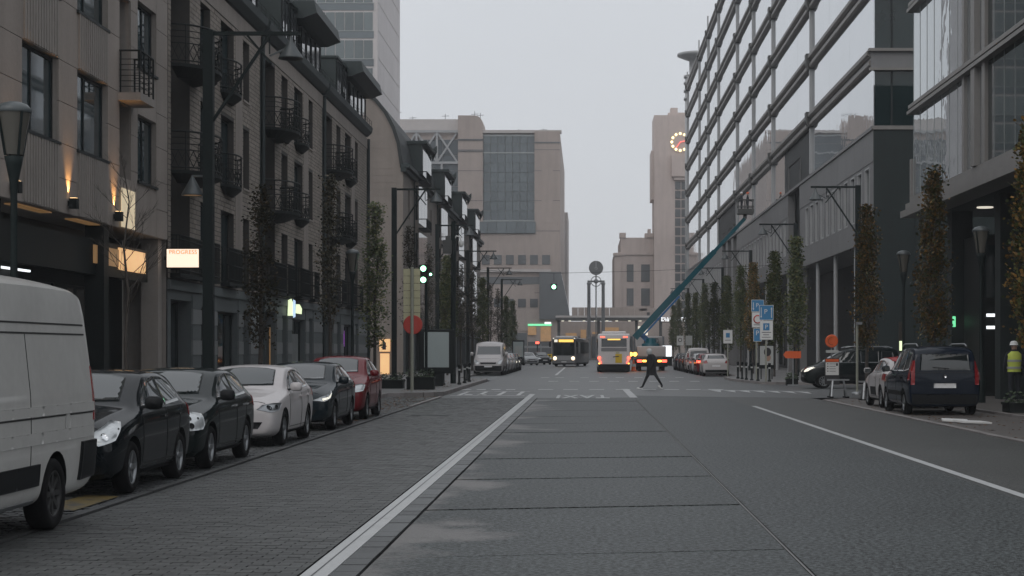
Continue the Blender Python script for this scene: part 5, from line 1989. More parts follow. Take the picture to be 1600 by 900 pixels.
def kidney(P, both, root, bvh, sx, sy, sz):
    both('grille', 'front', [(.03, .585), (.20, .575), (.22, .66), (.16, .69), (.05, .69)], 'trim', eps=.008)
    both('grille_rim', 'front', [(.03, .69), (.16, .69), (.22, .66), (.235, .67), (.17, .71), (.03, .71)], 'chrome', eps=.010)
    P('roof_aerial', 'top', [(-.02, 1.0), (.02, 1.0), (.02, 1.1), (-.02, 1.1)], 'trim', eps=.04)
make_car('parked_car', 'white hatchback with dark windscreen parked in the middle of the left row', 'car', 'hatch', (4.23, 1.76, 1.43), 'paint_white', (XP, 32.45, 0), 0, kl,
         dict(headlight=[(.0, .68), (.35, .63), (.8, .67), (1.0, .79), (.6, .79), (.2, .76)], bulbs=[(.35, .71), (.62, .72)], glass='glass_dark', lamp='rim', grille=[(-.02, .60), (.02, .60), (.02, .64), (-.02, .64)]), lv=3, extra=kidney)
def drl(P, both, root, bvh, sx, sy, sz):
    for cn_ in ('cornerR', 'cornerL'):
        P('day_light', cn_, [(.3, .655), (.65, .70), (.9, .80), (.6, .725), (.3, .69)], 'lit_dim', eps=.018)
make_car('parked_car', 'dark slate hatchback with thin slanted headlights parked behind the white hatchback', 'car', 'hatch', (4.37, 1.80, 1.45), 'paint_slate', (XP, 38.6, 0), 0, kl,
         dict(headlight=[(0, .66), (.35, .63), (.75, .70), (1, .86), (.7, .80), (.3, .73)], bulbs=[], grille=[(-.34, .50), (.34, .50), (.40, .66), (-.40, .66)]), lv=3, extra=drl)
make_car('parked_car', 'dark red tall hatchback parked last in the near left row', 'car', 'hatch', (4.0, 1.76, 1.56), 'paint_red', (XP, 44.2, 0), 0, kl, lv=3)
make_car('white_van', 'white delivery van facing the camera beyond the crossing on the left', 'van', 'van', (5.8, 2.06, 2.32), 'paint_white', (-6.55, 119.0, 0), 0, None,
         dict(lamp='lamp_glass'), (.34, .21, 6))

# right kerb
kr = 'cars parked along the right kerb'
def c3(P, both, root, bvh, sx, sy, sz):
    P('roof_panel', 'top', [(-.56, -.02), (.56, -.02), (.57, .7), (.54, 1.5), (.4, 1.62), (-.4, 1.62), (-.54, 1.5), (-.57, .7)], 'paint_roof_red', eps=.012)
    for s in ('left', 'right'):
        P('airbump', s, [(-.45, .36), (.42, .36), (.42, .60), (-.45, .60)], 'trim', eps=.015)
        P('taillight', s, [(1.60, .80), (2.0, .80), (1.96, .98), (1.66, 1.0)], 'lamp_red', eps=.012)
        P('c_pillar', s, [(1.36, 1.06), (1.62, 1.03), (1.7, 1.1), (1.36, 1.29)], 'trim', eps=.010)
make_car('parked_car', 'small white hatchback with red roof parked ahead of the dark blue van', 'car', 'hatch', (4.0, 1.78, 1.50), 'paint_white', (9.62, 52.5, 0), math.pi, None,
         dict(tail=False), (.325, .2, 8), 3, extra=c3)
def brl(P, both, root, bvh, sx, sy, sz):
    for x in (-.62, .62):
        q = MB()
        q.tube([(x * sx, -.3 * sy, 1.80 * sz), (x * sx, .0, 1.86 * sz), (x * sx, 1.6 * sy, 1.86 * sz), (x * sx, 1.85 * sy, 1.80 * sz)], .022, 6)
        q.build('roof_rail', 'steel', root)
    P('badge', 'rear', circ(0, 1.02, .05, 8), 'chrome', eps=.01)
    P('rear_wiper', 'rear', seg(-.1, 1.22, .3, 1.25, .02), 'seam', eps=.03)
make_car('parked_van', 'dark blue high-roofed leisure van parked with its tail to the camera on the right', 'van', 'mpv', (4.4, 1.92, 1.84), 'paint_blue', (9.42, 47.5, 0), math.pi, None,
         None, (.325, .2, 6), 3, extra=brl)
make_car('side_street_van', 'dark green-black van with lit headlight turning out of the side street on the right', 'van', 'mpv', (4.3, 1.84, 1.84), 'paint_green_black', (11.95, 78.2, 0), -math.pi / 2, None,
         dict(lamp='lit_dim'), (.33, .2, 10), 3, extra=brl)
far_w = make_car('parked_car', 'white hatchback with dark bumper, nearest of the far right row', 'car', 'hatch', (4.0, 1.78, 1.48), 'paint_white', (8.55, 115.0, 0), math.pi, kr, None, lv=2)
def repaint(o, m):
    b_ = [c for c in o.children if c.name.startswith('body')][0]
    b_.data = b_.data.copy()
    b_.data.materials[0] = M[m]
    for c in o.children:
        if c.name.startswith('mirror'):
            c.data = c.data.copy()
            c.data.materials[0] = M[m]
    return o
def dupcar(src, loc, rot, label, m, scale=None):
    c = dup(src, loc, label, rot, scale)
    return repaint(c, m)
c = dupcar(far_w, (8.5, 120.6, 0), math.pi, 'dark red hatchback parked just beyond the white hatchback on the far right', 'paint_red')
for ch in list(c.children):
    if ch.name.startswith('taillight'):
        ch.data = ch.data.copy()
        ch.data.materials[0] = M['lit_tail']
c = dupcar(far_w, (8.5, 126.2, 0), math.pi, 'silver hatchback parked beyond the dark red one on the far right', 'paint_silver')
wv = make_car('parked_van', 'white small van standing above its neighbours in the far right row', 'van', 'mpv', (4.4, 1.85, 1.9), 'paint_white', (8.5, 132.0, 0), math.pi, kr)
dupcar(far_w, (8.5, 137.6, 0), math.pi, 'black hatchback parked beyond the white small van on the far right', 'paint_black')
dupcar(far_w, (8.5, 143.0, 0), math.pi, 'slate hatchback, last but one of the far right row', 'paint_slate')
dupcar(far_w, (8.5, 148.6, 0), math.pi, 'dark blue hatchback, last of the far right row', 'paint_blue')
# far left row, facing the camera
for y, m, lab in [(125.0, 'paint_silver', 'silver hatchback directly behind the white delivery van on the left'), (130.4, 'paint_white', 'white hatchback second behind the white delivery van'),
                  (135.8, 'paint_silver', 'silver hatchback third behind the white delivery van'), (141.2, 'paint_blue', 'blue hatchback in the far left row'),
                  (146.6, 'paint_black', 'black hatchback with lit headlights at the end of the far left row')]:
    c = dupcar(far_w, (-6.38, y, 0), 0, lab, m)
    c['group'] = 'cars parked beyond the delivery van'
    if y > 141:
        for ch in list(c.children):
            if ch.name.startswith('headlight'):
                ch.data = ch.data.copy()
                ch.data.materials[0] = M['lit_dim']
for x, y, m, lab in [(-6.6, 196, 'paint_silver', 'pale grey car waiting far down the street on the left'), (-5.3, 204, 'paint_black', 'black car far down the street left of the oncoming bus')]:
    c = dupcar(far_w, (x, y, 0), 0.3, lab, m)
    c['group'] = 'cars far down the street'
    if x > -6:
        del c['group']

# ---------------------------------------------------------------- buses
def rbox(q_bm, x0, y0, z0, x1, y1, z1, bev, segs=3):
    r = bmesh.ops.create_cube(q_bm, size=1)
    vs = r['verts']
    for v in vs:
        v.co = Vector(((x0 + x1) / 2 + v.co.x * (x1 - x0), (y0 + y1) / 2 + v.co.y * (y1 - y0), (z0 + z1) / 2 + v.co.z * (z1 - z0)))
    es = {e for v in vs for e in v.link_edges}
    bmesh.ops.bevel(q_bm, geom=list(es), offset=bev, segments=segs, affect='EDGES', profile=.6)
def rounded(nm, m, parent, dims, bev=.12, segs=3):
    bm = bmesh.new()
    rbox(bm, *dims, bev, segs)
    me = bpy.data.meshes.new(nm)
    bm.to_mesh(me)
    bm.free()
    for p in me.polygons:
        p.use_smooth = True
    me.set_sharp_from_angle(angle=R(50))
    me.materials.append(M[m])
    return link(nm, me, parent)
def part(nm, m, parent, *d):
    q = MB()
    q.box(*d)
    return q.build(nm, m, parent)
def bus(name, label, loc, m, facing):
    """Local: the shown end is at y=0, the bus runs back along +y."""
    b_ = thing(name, label, 'bus', loc, None, 0, world=False)
    rounded('body', m, b_, (-1.27, 0, .32, 1.27, 12, 3.0), .16)
    part('skirt', 'trim', b_, -1.22, .12, .2, 1.22, 11.9, .34)
    rounded('roof_unit', m if facing == 'rear' else 'paint_bus_white', b_, (-.95, .5, 2.96, .95, 4.6, 3.2), .1)
    for y in (2.4, 9.2):
        for s in (-1, 1):
            tm, rm = wheel_mesh(.48, .28, 6)
            wo_ = link('wheel', tm, b_, loc=(s * 1.13, y, .48))
            if s < 0:
                wo_.rotation_euler = (0, 0, math.pi)
            link('rim', rm, wo_)
    for s in (-1, 1):
        x0, x1 = sorted((s * 1.275, s * 1.262))
        for k in range(7):
            part('window', 'car_glass', b_, x0, .7 + 1.6 * k, 1.35, x1, 2.2 + 1.6 * k, 2.55)
    return b_
b1 = bus('oncoming_bus', 'dark grey bus with lit headlights and amber display coming towards the camera', (-2.25, 180, 0), 'paint_bus_grey', 'front')
b1.rotation_euler = (0, 0, -R(6.5))
part('windscreen', 'car_glass', b1, -1.12, -.02, 1.18, 1.12, .02, 2.45)
part('destination_board', 'trim', b1, -1.12, -.03, 2.48, 1.12, .02, 2.88)
part('destination_display', 'lit_display', b1, -.55, -.04, 2.55, 1.0, -.031, 2.82)
part('line_number', 'lit_dim', b1, -1.02, -.04, 2.55, -.68, -.031, 2.82)
part('bumper', 'paint_bus_grey', b1, -1.18, -.06, .36, 1.18, .02, .62)
part('front_panel', 'paint_silver', b1, -1.0, -.02, .68, 1.0, .0, 1.1)
for s in (-1, 1):
    q = MB()
    q.lathe([(0, -.05), (.17, -.04), (.2, 0)], (s * .95, -.02, .86), 14, axis='y')
    q.build('headlight', 'lit_head', b1)
    q = MB()
    q.bar((s * 1.15, -.05, 2.7), (s * 1.42, -.3, 2.6), .06)
    q.box(s * 1.42 - .1, -.36, 2.05, s * 1.42 + .1, -.26, 2.6)
    q.build('mirror', 'trim', b1)
    q = MB()
    q.lathe([(0, -.03), (.06, -.02), (.07, 0)], (s * 1.1, 0, 2.93), 8, axis='y')
    q.build('marker_lamp', 'lit_dim', b1)
part('number_plate', 'plate', b1, -.26, -.075, .44, .26, -.061, .55)
b2 = bus('white_bus', 'white city bus with a yellow square and glowing red tail lights driving away', (2.22, 135, 0), 'paint_bus_white', 'rear')
part('rear_window', 'car_glass', b2, -.98, -.02, 1.98, .98, .02, 2.62)
part('line_display', 'lit_display', b2, -.5, -.03, 2.5, .5, -.021, 2.6)
part('engine_grille', 'paint_bus_grey', b2, -1.0, -.016, 1.62, 1.0, .02, 1.9)
part('yellow_square', 'paint_bus_yellow', b2, .1, -.014, .72, .62, .004, 1.42)
part('yellow_square', 'lit_green_soft', b2, .14, -.016, 1.43, .42, .004, 1.6).data.materials[0] = M['sign_back']
q = MB()
q.bar((-.08, -.02, 1.18), (.4, -.02, 1.24), .012, .07)
q.build('script_mark', 'ink', b2)
part('bumper', 'trim', b2, -1.24, -.12, .12, 1.24, .1, .62)
for s in (-1, 1):
    a, c = sorted((s * 1.06, s * 1.24))
    q = MB()
    q.lathe([(0, -.05), (.11, -.04), (.13, 0)], (s * 1.16, -.02, 1.1), 14, axis='y')
    q.bar((s * 1.16, -.03, 1.0), (s * 1.0, -.03, .66), .07)
    q.build('taillight', 'lit_tail', b2)
    part('brake_lamp', 'lit_tail', b2, min(s * .72, s * 1.05), -.025, 2.70, max(s * .72, s * 1.05), .02, 2.79)
    part('side_glass', 'trim', b2, min(s * 1.275, s * 1.32), -.0, 1.9, max(s * 1.275, s * 1.32), .12, 2.6)
    part('reflector', 'lit_amber', b2, min(s * 1.1, s * 1.2), -.03, .64, max(s * 1.1, s * 1.2), .0, .7)

# ---------------------------------------------------------------- crane truck with telescopic boom
ct = thing('crane_truck', 'truck with a long teal telescopic boom lifting a work basket to the office facade', 'truck', (5.4, 143, 0))
YC = 143.0
rounded_ = lambda nm, m, d, bev=.08: rounded(nm, m, ct, (d[0] - 5.4, d[1] - YC, d[2], d[3] - 5.4, d[4] - YC, d[5]), bev)
rounded_('cab', 'paint_white', (4.3, 148.3, .9, 6.6, 150.4, 2.9))
rounded_('body', 'paint_white', (4.25, 143.0, 1.15, 6.65, 147.6, 2.05))
q = MB()
q.box(4.2, 142.7, .55, 6.75, 150, .95)
q.box(4.2, 142.5, .35, 6.75, 142.75, 1.02)
q.build('chassis', 'trim', ct)
q = MB()
q.box(5.0, 147.9, 2.0, 6.2, 148.25, 2.75)
q.build('rear_window', 'car_glass', ct)
for x in (4.45, 6.5):
    q = MB()
    q.box(x - .2, 142.44, .72, x + .2, 142.49, .92)
    q.build('taillight', 'lit_tail', ct)
    q = MB()
    q.box(x - .55 if x > 5 else x + .25, 142.44, .74, x - .25 if x > 5 else x + .55, 142.49, .90)
    q.build('indicator', 'lit_amber', ct)
    for y in (144.4, 149.2):
        tm, rm = wheel_mesh(.45, .28, 6)
        wo_ = link('wheel', tm, ct, loc=(x - 5.4 - (.05 if x > 5 else -.05), y - YC, .45))
        if x < 5:
            wo_.rotation_euler = (0, 0, math.pi)
        link('rim', rm, wo_)
q = MB()
q.lathe([(.75, 2.0), (.75, 2.25), (.5, 2.3), (.45, 2.7), (0, 2.75)], (5.45, 145, 0), 18)
q.build('turret', 'paint_teal', ct)
q = MB()
q.bar((5.45, 145, 2.3), (4.45, 145, 3.25), .42, .42, up=(0, 1, 0))
q.build('lower_arm', 'paint_boom_blue', ct)
E0, E1 = Vector((4.3, 145, 2.95)), Vector((13.35, 145, 12.75))
def lerp(t):
    return E0 + (E1 - E0) * t
for a, c, wd in ((-.02, .42, .78), (.40, .72, .60), (.70, 1.0, .42)):
    q = MB()
    q.bar(lerp(a), lerp(c), .42 * wd / .6, wd, up=(0, 1, 0))
    q.build('boom_section', 'paint_teal', ct)
q = MB()
q.bar(lerp(.02) + Vector((.3, -.32, -.25)), lerp(.36) + Vector((.3, -.32, -.25)), .16, .16)
q.build('boom_cylinder', 'paint_boom_blue', ct)
for t in (.08, .2, .3):
    q = MB()
    q.box(lerp(t).x + .1, 144.72, lerp(t).z - .2, lerp(t).x + .28, 144.76, lerp(t).z - .05)
    q.build('boom_lamp', 'sign_white', ct)
bk = MB()
bx0, bx1, bz = 12.75, 14.05, 13.2
bk.box(bx0, 144.4, bz - .1, bx1, 145.6, bz)
for x in (bx0, (bx0 + bx1) / 2, bx1):
    for y in (144.4, 145.6):
        bk.bar((x, y, bz), (x, y, bz + 1.1), .06)
for z in (.55, 1.1):
    for a, c in (((bx0, 144.4), (bx1, 144.4)), ((bx1, 144.4), (bx1, 145.6)), ((bx1, 145.6), (bx0, 145.6)), ((bx0, 145.6), (bx0, 144.4))):
        bk.bar((a[0], a[1], bz + z), (c[0], c[1], bz + z), .07)
bk.box(bx0, 144.38, bz, bx1, 144.42, bz + .35)
bk.bar(lerp(1.0), (13.4, 145, bz - .1), .3)
bk.build('work_basket', 'ledge_dark', ct)
wl_ = thing('warning_lamp', 'flashing amber warning lamp on a stand between the bus and the crane truck', 'lamp', (3.86, 141.5, 0))
q = MB()
q.bar((3.86, 141.5, 0), (3.86, 141.5, 1.25), .06)
q.box(3.6, 141.4, 0, 4.1, 141.6, .06)
q.build('stand', 'trim', wl_)
for x in (3.7, 4.05):
    q = MB()
    q.lathe([(0, -.08), (.15, -.06), (.17, 0), (.15, .06), (0, .08)], (x, 141.45, 1.38), 14, axis='y')
    q.build('lens', 'lit_amber', wl_)
cn = thing('traffic_cone', 'orange traffic cone standing under the amber warning lamp', 'cone', (3.9, 140.4, 0))
q = MB()
q.lathe([(.3, 0), (.3, .05), (.2, .06), (.05, .95), (0, .95)], (3.9, 140.4, 0), 12)
q.build('cone_body', 'sign_orange', cn)
q = MB()
q.lathe([(.155, .38), (.115, .6)], (3.9, 140.4, 0), 12)
q.build('cone_band', 'sign_white', cn)

# ================================================================ STREET FURNITURE
def tall_lamp(X, Y, s, label, low=False):
    """Tall square post with a braced arm carrying a conical shade; s = +1 reaches right, -1 left."""
    t = thing('street_lamp', label, 'lamp', (X, Y, .1), 'tall street lamps with braced arms')
    q = MB()
    q.box(X - .12, Y - .12, .1, X + .12, Y + .12, 9.58)
    q.box(X - .2, Y - .2, .1, X + .2, Y + .2, .5)
    q.build('post', 'post', t)
    q = MB()
    q.box(min(X, X + s * 2.25), Y - .04, 9.46, max(X, X + s * 2.25), Y + .04, 9.55)
    q.build('arm', 'post', t)
    q = MB()
    q.bar((X + s * .1, Y, 7.35), (X + s * 1.5, Y, 9.46), .07)
    q.bar((X + s * 1.5, Y, 9.0), (X + s * 1.5, Y, 9.46), .03)
    q.bar((X + s * .95, Y - .01, 9.46), (X + s * 1.55, Y, 8.75), .05)
    q.build('brace', 'post', t)
    q = MB()
    cx = X + s * 2.02
    q.lathe([(0.03, 9.45), (.06, 9.3), (.30, 8.92), (.31, 8.88), (.28, 8.88), (.05, 9.25)], (cx, Y, 0), 14)
    q.bar((cx, Y, 9.2), (X + s * 1.5, Y, 8.95), .04)
    q.build('lamp_shade', 'lamp_shade', t)
    if low:
        q = MB()
        q.lathe([(.02, 6.02), (.05, 5.95), (.27, 5.55), (.27, 5.52), (.24, 5.52)], (X - .40, Y, 0), 14)
        q.bar((X, Y, 6.0), (X - .42, Y, 6.0), .05)
        q.build('lamp_shade', 'lamp_shade', t)
        q = MB()
        q.lathe([(0, 5.525), (.23, 5.53)], (X - .40, Y, 0), 14)
        q.build('lens', 'lit_warm_dim', t)
    return t
tall_lamp(-9.27, 42.5, 1, 'nearest tall street lamp on the left, its arm reaching in front of the brick houses', True)
tall_lamp(-9.27, 83.7, 1, 'tall street lamp on the left standing before the curved-roof block gable')
for y, lab in ((108, 'tall street lamp on the left just before the first glazed bay'), (136, 'tall street lamp on the left between the first and second glazed bays'),
               (164, 'tall street lamp on the left beyond the white delivery van'), (191, 'farthest tall street lamp on the left')):
    tall_lamp(-9.27, y, 1, lab)
for y, lab in ((82.5, 'nearest tall street lamp on the right at the office block corner'), (107, 'second tall street lamp on the right, by the dark slot in the office facade'),
               (136, 'third tall street lamp on the right, near the raised work basket'), (164, 'fourth tall street lamp on the right behind the crane boom'),
               (191, 'fifth tall street lamp on the right, small, near the station tower'), (219, 'farthest tall street lamp on the right before the station')):
    tall_lamp(13.0, y, -1, lab)

def lantern(X, Y, label):
    t = thing('lantern_lamp', label, 'lamp', (X, Y, .1), 'lantern lamps along the pavements')
    q = MB()
    q.lathe([(.16, .1), (.16, .9), (.11, 1.0), (.075, 1.3), (.06, 3.9), (.08, 4.05), (.14, 4.3), (.17, 4.42), (.0, 4.43)], (X, Y, 0), 12)
    q.build('post', 'post', t)
    q = MB()
    q.lathe([(.155, 4.44), (.22, 4.75), (.29, 5.05)], (X, Y, 0), 16)
    q.build('glass', 'lantern_glass', t)
    q = MB()
    for k in range(4):
        a = math.pi / 4 + k * math.pi / 2
        q.bar((X + .165 * math.cos(a), Y + .165 * math.sin(a), 4.43), (X + .305 * math.cos(a), Y + .305 * math.sin(a), 5.06), .035)
    q.build('lantern_frame', 'post', t)
    q = MB()
    q.lathe([(.31, 5.05), (.325, 5.09), (.24, 5.17), (.1, 5.21), (0, 5.22)], (X, Y, 0), 16)
    q.build('cap', 'lamp_shade', t)
    t.scale = (.86, .86, 1.065)
lantern(-8.8, 26.6, 'lantern lamp nearest the camera before the stone-panelled building')
lantern(-8.85, 65.6, 'lantern lamp standing before the farthest brick house')
lantern(12.2, 66.3, 'lantern lamp by the dark office end wall on the right')
lantern(12.2, 53.3, 'lantern lamp before the glass building entrance on the right')

# sign post, red disc, traffic signals
sp_ = thing('sign_post', 'tall boarded direction sign seen from behind with a red disc on its pole', 'sign', (-6.85, 68.3, .12))
q = MB()
q.tube([(-6.85, 68.2, .12), (-6.85, 68.2, 5.0)], .065, 10)
q.build('pole', 'grey_pole', sp_)
for k in range(8):
    z0 = 2.62 + k * .29
    q = MB()
    q.box(-7.2, 68.29, z0 + .008, -6.54, 68.33, z0 + .282)
    q.build('sign_board', 'sign_back', sp_)
q = MB()
q.lathe([(0, -.015), (.36, -.015), (.38, 0), (.36, .015)], (-6.82, 68.245, 2.72), 28, axis='y', sm=False)
q.build('disc', 'sign_red', sp_)
def signal(X, Y, z, label, faces, pole=True, m='lit_green'):
    t = thing('traffic_light', label, 'traffic light', (X, Y, .12 if pole else z))
    if pole:
        q = MB()
        q.tube([(X, Y, .12), (X, Y, z + .5)], .06, 8)
        q.build('pole', 'post', t)
    for k, (dx, dz, r) in enumerate(faces):
        q = MB()
        q.box(X + dx - r * 1.5, Y - .22, z + dz - r * 1.35, X + dx + r * 1.5, Y - .06, z + dz + r * (1.35 if k or not pole else 4))
        q.build('housing', 'iron', t)
        q = MB()
        q.lathe([(0, -.03), (r * .9, -.02), (r, 0)], (X + dx, Y - .222, z + dz), 16, axis='y')
        q.build('lens', m, t)
    return t
signal(-6.55, 71, 4.6, 'pair of glowing green traffic signals behind the boarded sign', [(-.10, .0, .115), (-.10, .46, .115), (.2, .22, .055)])
tl = signal(-2.2, 120, 6.1, 'single green traffic signal hung over the road in the distance', [(0, 0, .15)], False)
q = MB()
q.tube([(-11.9, 119.9, 7.6), (-7, 119.9, 7.25), (-2.2, 119.9, 7.05), (4, 119.9, 7.2), (12.9, 119.9, 7.6)], .012, 5)
q.bar((-2.2, 119.9, 6.5), (-2.2, 119.9, 7.05), .03)
q.build('span_wire', 'iron', tl)
cp = thing('camera_pole', 'dark pole with white dome camera and a box on top, beside the bump-out', 'pole', (-6.36, 83, .12))
q = MB()
q.tube([(-6.36, 83, .12), (-6.36, 83, 7.9)], [.14, .10], 12)
q.build('pole', 'post', cp)
q = MB()
q.box(-6.85, 82.8, 6.35, -6.42, 83.1, 7.0)
q.box(-6.72, 82.85, 7.0, -6.48, 83.1, 7.2)
q.build('control_box', 'ledge_dark', cp)
q = MB()
q.tube([(-6.36, 83, 7.0), (-6.2, 83, 7.2), (-6.0, 83, 7.15), (-5.98, 83, 6.95)], .04, 8)
q.lathe([(.13, 6.95), (.14, 6.85), (.11, 6.72), (.04, 6.66), (0, 6.65)], (-5.98, 83, 0), 14)
q.build('dome_camera', 'sign_white', cp)

# advertising panels
ap = thing('advertising_panel', 'free-standing black advertising panel with a blank grey screen on the left corner', 'advertising panel', (-6.63, 77, .12))
rounded('frame', 'iron', ap, (-.82, -.12, .56, .82, .14, 2.53), .05)
q = MB()
q.box(-7.18, 76.87, .95, -6.08, 76.879, 2.52)
q.build('screen', 'ad_grey', ap)
q = MB()
q.box(-6.95, 76.92, .12, -6.35, 77.1, .76)
q.build('foot', 'iron', ap)
bs = thing('lit_panel_stand', 'pale lit advertising panel beyond the delivery van on the left', 'advertising panel', (-6.7, 172, 0), world=False)
part('frame', 'iron', bs, -.6, -.1, .3, .6, .1, 2.7)
part('screen', 'ad_grey', bs, -.5, -.13, .9, .5, -.101, 2.55)
part('lit_screen', 'lit_dim', bs, -.35, -.14, 1.1, .35, -.131, 2.1).data.materials[0] = M['sign_grey']
lw = thing('lit_panel_stand', 'bright white lit panel on the right pavement beyond the crane truck', 'advertising panel', (7.85, 168, 0), world=False)
part('frame', 'iron', lw, -.55, -.1, .2, .55, .1, 2.2)
part('lit_screen', 'lit_white', lw, -.5, -.12, 1.1, .5, -.101, 2.15)

def bollard(X, Y, z, label, grp, h=.95):
    t = thing('bollard', label, 'bollard', (X, Y, z), grp)
    q = MB()
    q.lathe([(.09, z), (.09, z + .08), (.055, z + .1), (.055, z + h - .14), (.075, z + h - .12), (.075, z + h - .03), (.05, z + h), (0, z + h)], (X, Y, 0), 10)
    q.build('post', 'iron', t)
    q = MB()
    q.lathe([(.058, z + h - .3), (.058, z + h - .22)], (X, Y, 0), 10)
    q.build('band', 'sign_grey', t)
for k, (x, y) in enumerate([(-5.85, 80), (-5.85, 83.6), (-5.85, 87), (-6.5, 79), (-6.2, 90.5)]):
    bollard(x, y, .12, ('dark bollard on the left bump-out just right of the advertising panel', 'dark bollard on the left bump-out beside the camera pole', 'dark bollard on the left bump-out, second from the delivery van',
            'dark bollard close against the advertising panel', 'dark bollard on the left bump-out nearest the delivery van')[k], 'bollards on the left bump-out')
for k, (x, y) in enumerate([(8.6, 95), (8.65, 93), (8.75, 91), (8.9, 89.2), (9.3, 87.4), (8.55, 97)]):
    bollard(x, y, .12, ('dark bollard on the right corner, second from the white hatchback', 'dark bollard on the right corner, third from the white hatchback', 'dark bollard on the right corner left of the twin parking signs',
            'dark bollard on the right corner just before the parking sign poles', 'dark bollard on the right corner, nearest the orange arrow board', 'dark bollard on the right corner nearest the white hatchback')[k], 'bollards round the right corner')

def planter(X, Y, sx_, sy_, h, z, label, seed_):
    t = thing('planter', label, 'planter', (X, Y, z))
    q = MB()
    q.box(X - sx_, Y - sy_, z, X + sx_, Y + sy_, z + h)
    q.box(X - sx_ - .03, Y - sy_ - .03, z + h - .06, X + sx_ + .03, Y + sy_ + .03, z + h + .004)
    q.build('box', 'iron', t)
    random.seed(seed_)
    q = MB()
    for k in range(260):
        x, y = random.uniform(X - sx_, X + sx_), random.uniform(Y - sy_, Y + sy_)
        zz = z + h + random.random() ** 2 * .3
        a, r = random.uniform(0, 6.28), random.uniform(.03, .08)
        q.add([(x, y, zz), (x + r * math.cos(a), y + r * math.sin(a), zz + .03), (x + 1.6 * r * math.cos(a + .5), y + 1.6 * r * math.sin(a + .5), zz + .01), (x + r * math.cos(a + 1), y + r * math.sin(a + 1), zz - .02)], [(0, 1, 2, 3)])
    q.build('foliage', 'plant', t)
planter(-6.7, 70.3, .55, .35, .5, .12, 'low dark planter at the foot of the boarded sign', 3)
planter(-8.3, 72.2, .7, .4, .35, .12, 'low dark planter round the slim tree behind the boarded sign', 4)
planter(10.05, 84.2, .28, .25, .32, 0, 'small black planter by the orange arrow board', 5)
planter(11.75, 45.8, .6, .45, .26, .07, 'low black planter at the right edge near the worker', 6)

# signs on the right corner
def two_sided(root, nm, x0, x1, z0, z1, Y, m, rim='sign_white'):
    q = MB()
    q.box(x0, Y, z0, x1, Y + .02, z1)
    f = q.build(nm, m, root)
    q = MB()
    e = .02
    for d in ((x0 - e, z0 - e, x1 + e, z0), (x0 - e, z1, x1 + e, z1 + e), (x0 - e, z0, x0, z1), (x1, z0, x1 + e, z1)):
        q.box(d[0], Y - .004, d[1], d[2], Y + .022, d[3])
    q.build('rim', rim, f)
    return f
ps1 = thing('parking_sign', 'blue direction sign over a white P sign, nearest on the right corner', 'sign', (9.15, 87.6, .12))
q = MB()
q.tube([(9.15, 87.66, .12), (9.15, 87.66, 4.0)], .045, 10)
q.build('pole', 'grey_pole', ps1)
f1 = two_sided(ps1, 'sign_panel', 8.82, 9.50, 3.26, 3.98, 87.58, 'sign_blue')
def flat(nm, parent, polys, Y, m):
    q = MB()
    for p in polys:
        q.prism(p, lambda u, v, w: (u, Y - w, v), 0, .006)
    q.build(nm, m, parent)
def rc(x0, z0, x1, z1):
    return [(x0, z0), (x1, z0), (x1, z1), (x0, z1)]
flat('arrow', f1, [rc(8.885, 3.45, 8.915, 3.88), [(8.86, 3.45), (8.94, 3.45), (8.90, 3.34)]], 87.579, 'sign_white')
flat('arrow', f1, [rc(9.405, 3.36, 9.435, 3.78), [(9.38, 3.78), (9.46, 3.78), (9.42, 3.90)]], 87.579, 'sign_white')
lettering('P', .34, Matrix.Translation((9.13, 87.575, 3.66)) @ FACE, 'sign_white', f1)
f2 = two_sided(ps1, 'sign_panel', 8.85, 9.48, 2.26, 3.2, 87.58, 'sign_white', 'sign_grey')
flat('square', f2, [rc(9.0, 2.72, 9.32, 3.08)], 87.579, 'sign_blue')
lettering('P', .30, Matrix.Translation((9.16, 87.570, 2.89)) @ FACE, 'sign_white', f2)
flat('text_line', f2, [rc(8.93, 2.6, 9.40, 2.63), rc(9.0, 2.48, 9.30, 2.51), rc(8.93, 2.36, 9.38, 2.385)], 87.579, 'ink')
ps2 = thing('parking_sign', 'blue sign over a red-ringed white sign, half hidden behind the nearer parking sign', 'sign', (9.1, 92, .12))
q = MB()
q.tube([(9.1, 92.06, .12), (9.1, 92.06, 4.35)], .045, 10)
q.build('pole', 'grey_pole', ps2)
f1 = two_sided(ps2, 'sign_panel', 8.85, 9.48, 3.78, 4.38, 92, 'sign_blue')
flat('arrow', f1, [rc(8.92, 3.92, 8.95, 4.26), [(8.89, 3.94), (8.98, 3.94), (8.935, 3.84)]], 91.999, 'sign_white')
lettering('P', .3, Matrix.Translation((9.14, 91.99, 4.1)) @ FACE, 'sign_white', f1)
f2 = two_sided(ps2, 'sign_panel', 8.87, 9.46, 2.94, 3.72, 92, 'sign_white', 'sign_grey')
q = MB()
q.lathe([(.17, -.01), (.23, -.01), (.23, 0), (.17, 0)], (9.16, 91.995, 3.36), 24, axis='y')
q.build('ring', 'sign_red', f2)
flat('text_line', f2, [rc(8.95, 3.05, 9.36, 3.08)], 91.999, 'ink')
f3 = two_sided(ps2, 'sign_panel', 8.96, 9.36, 2.2, 2.86, 92, 'sign_blue')
lettering('P', .36, Matrix.Translation((9.14, 91.99, 2.62)) @ FACE, 'sign_white', f3)
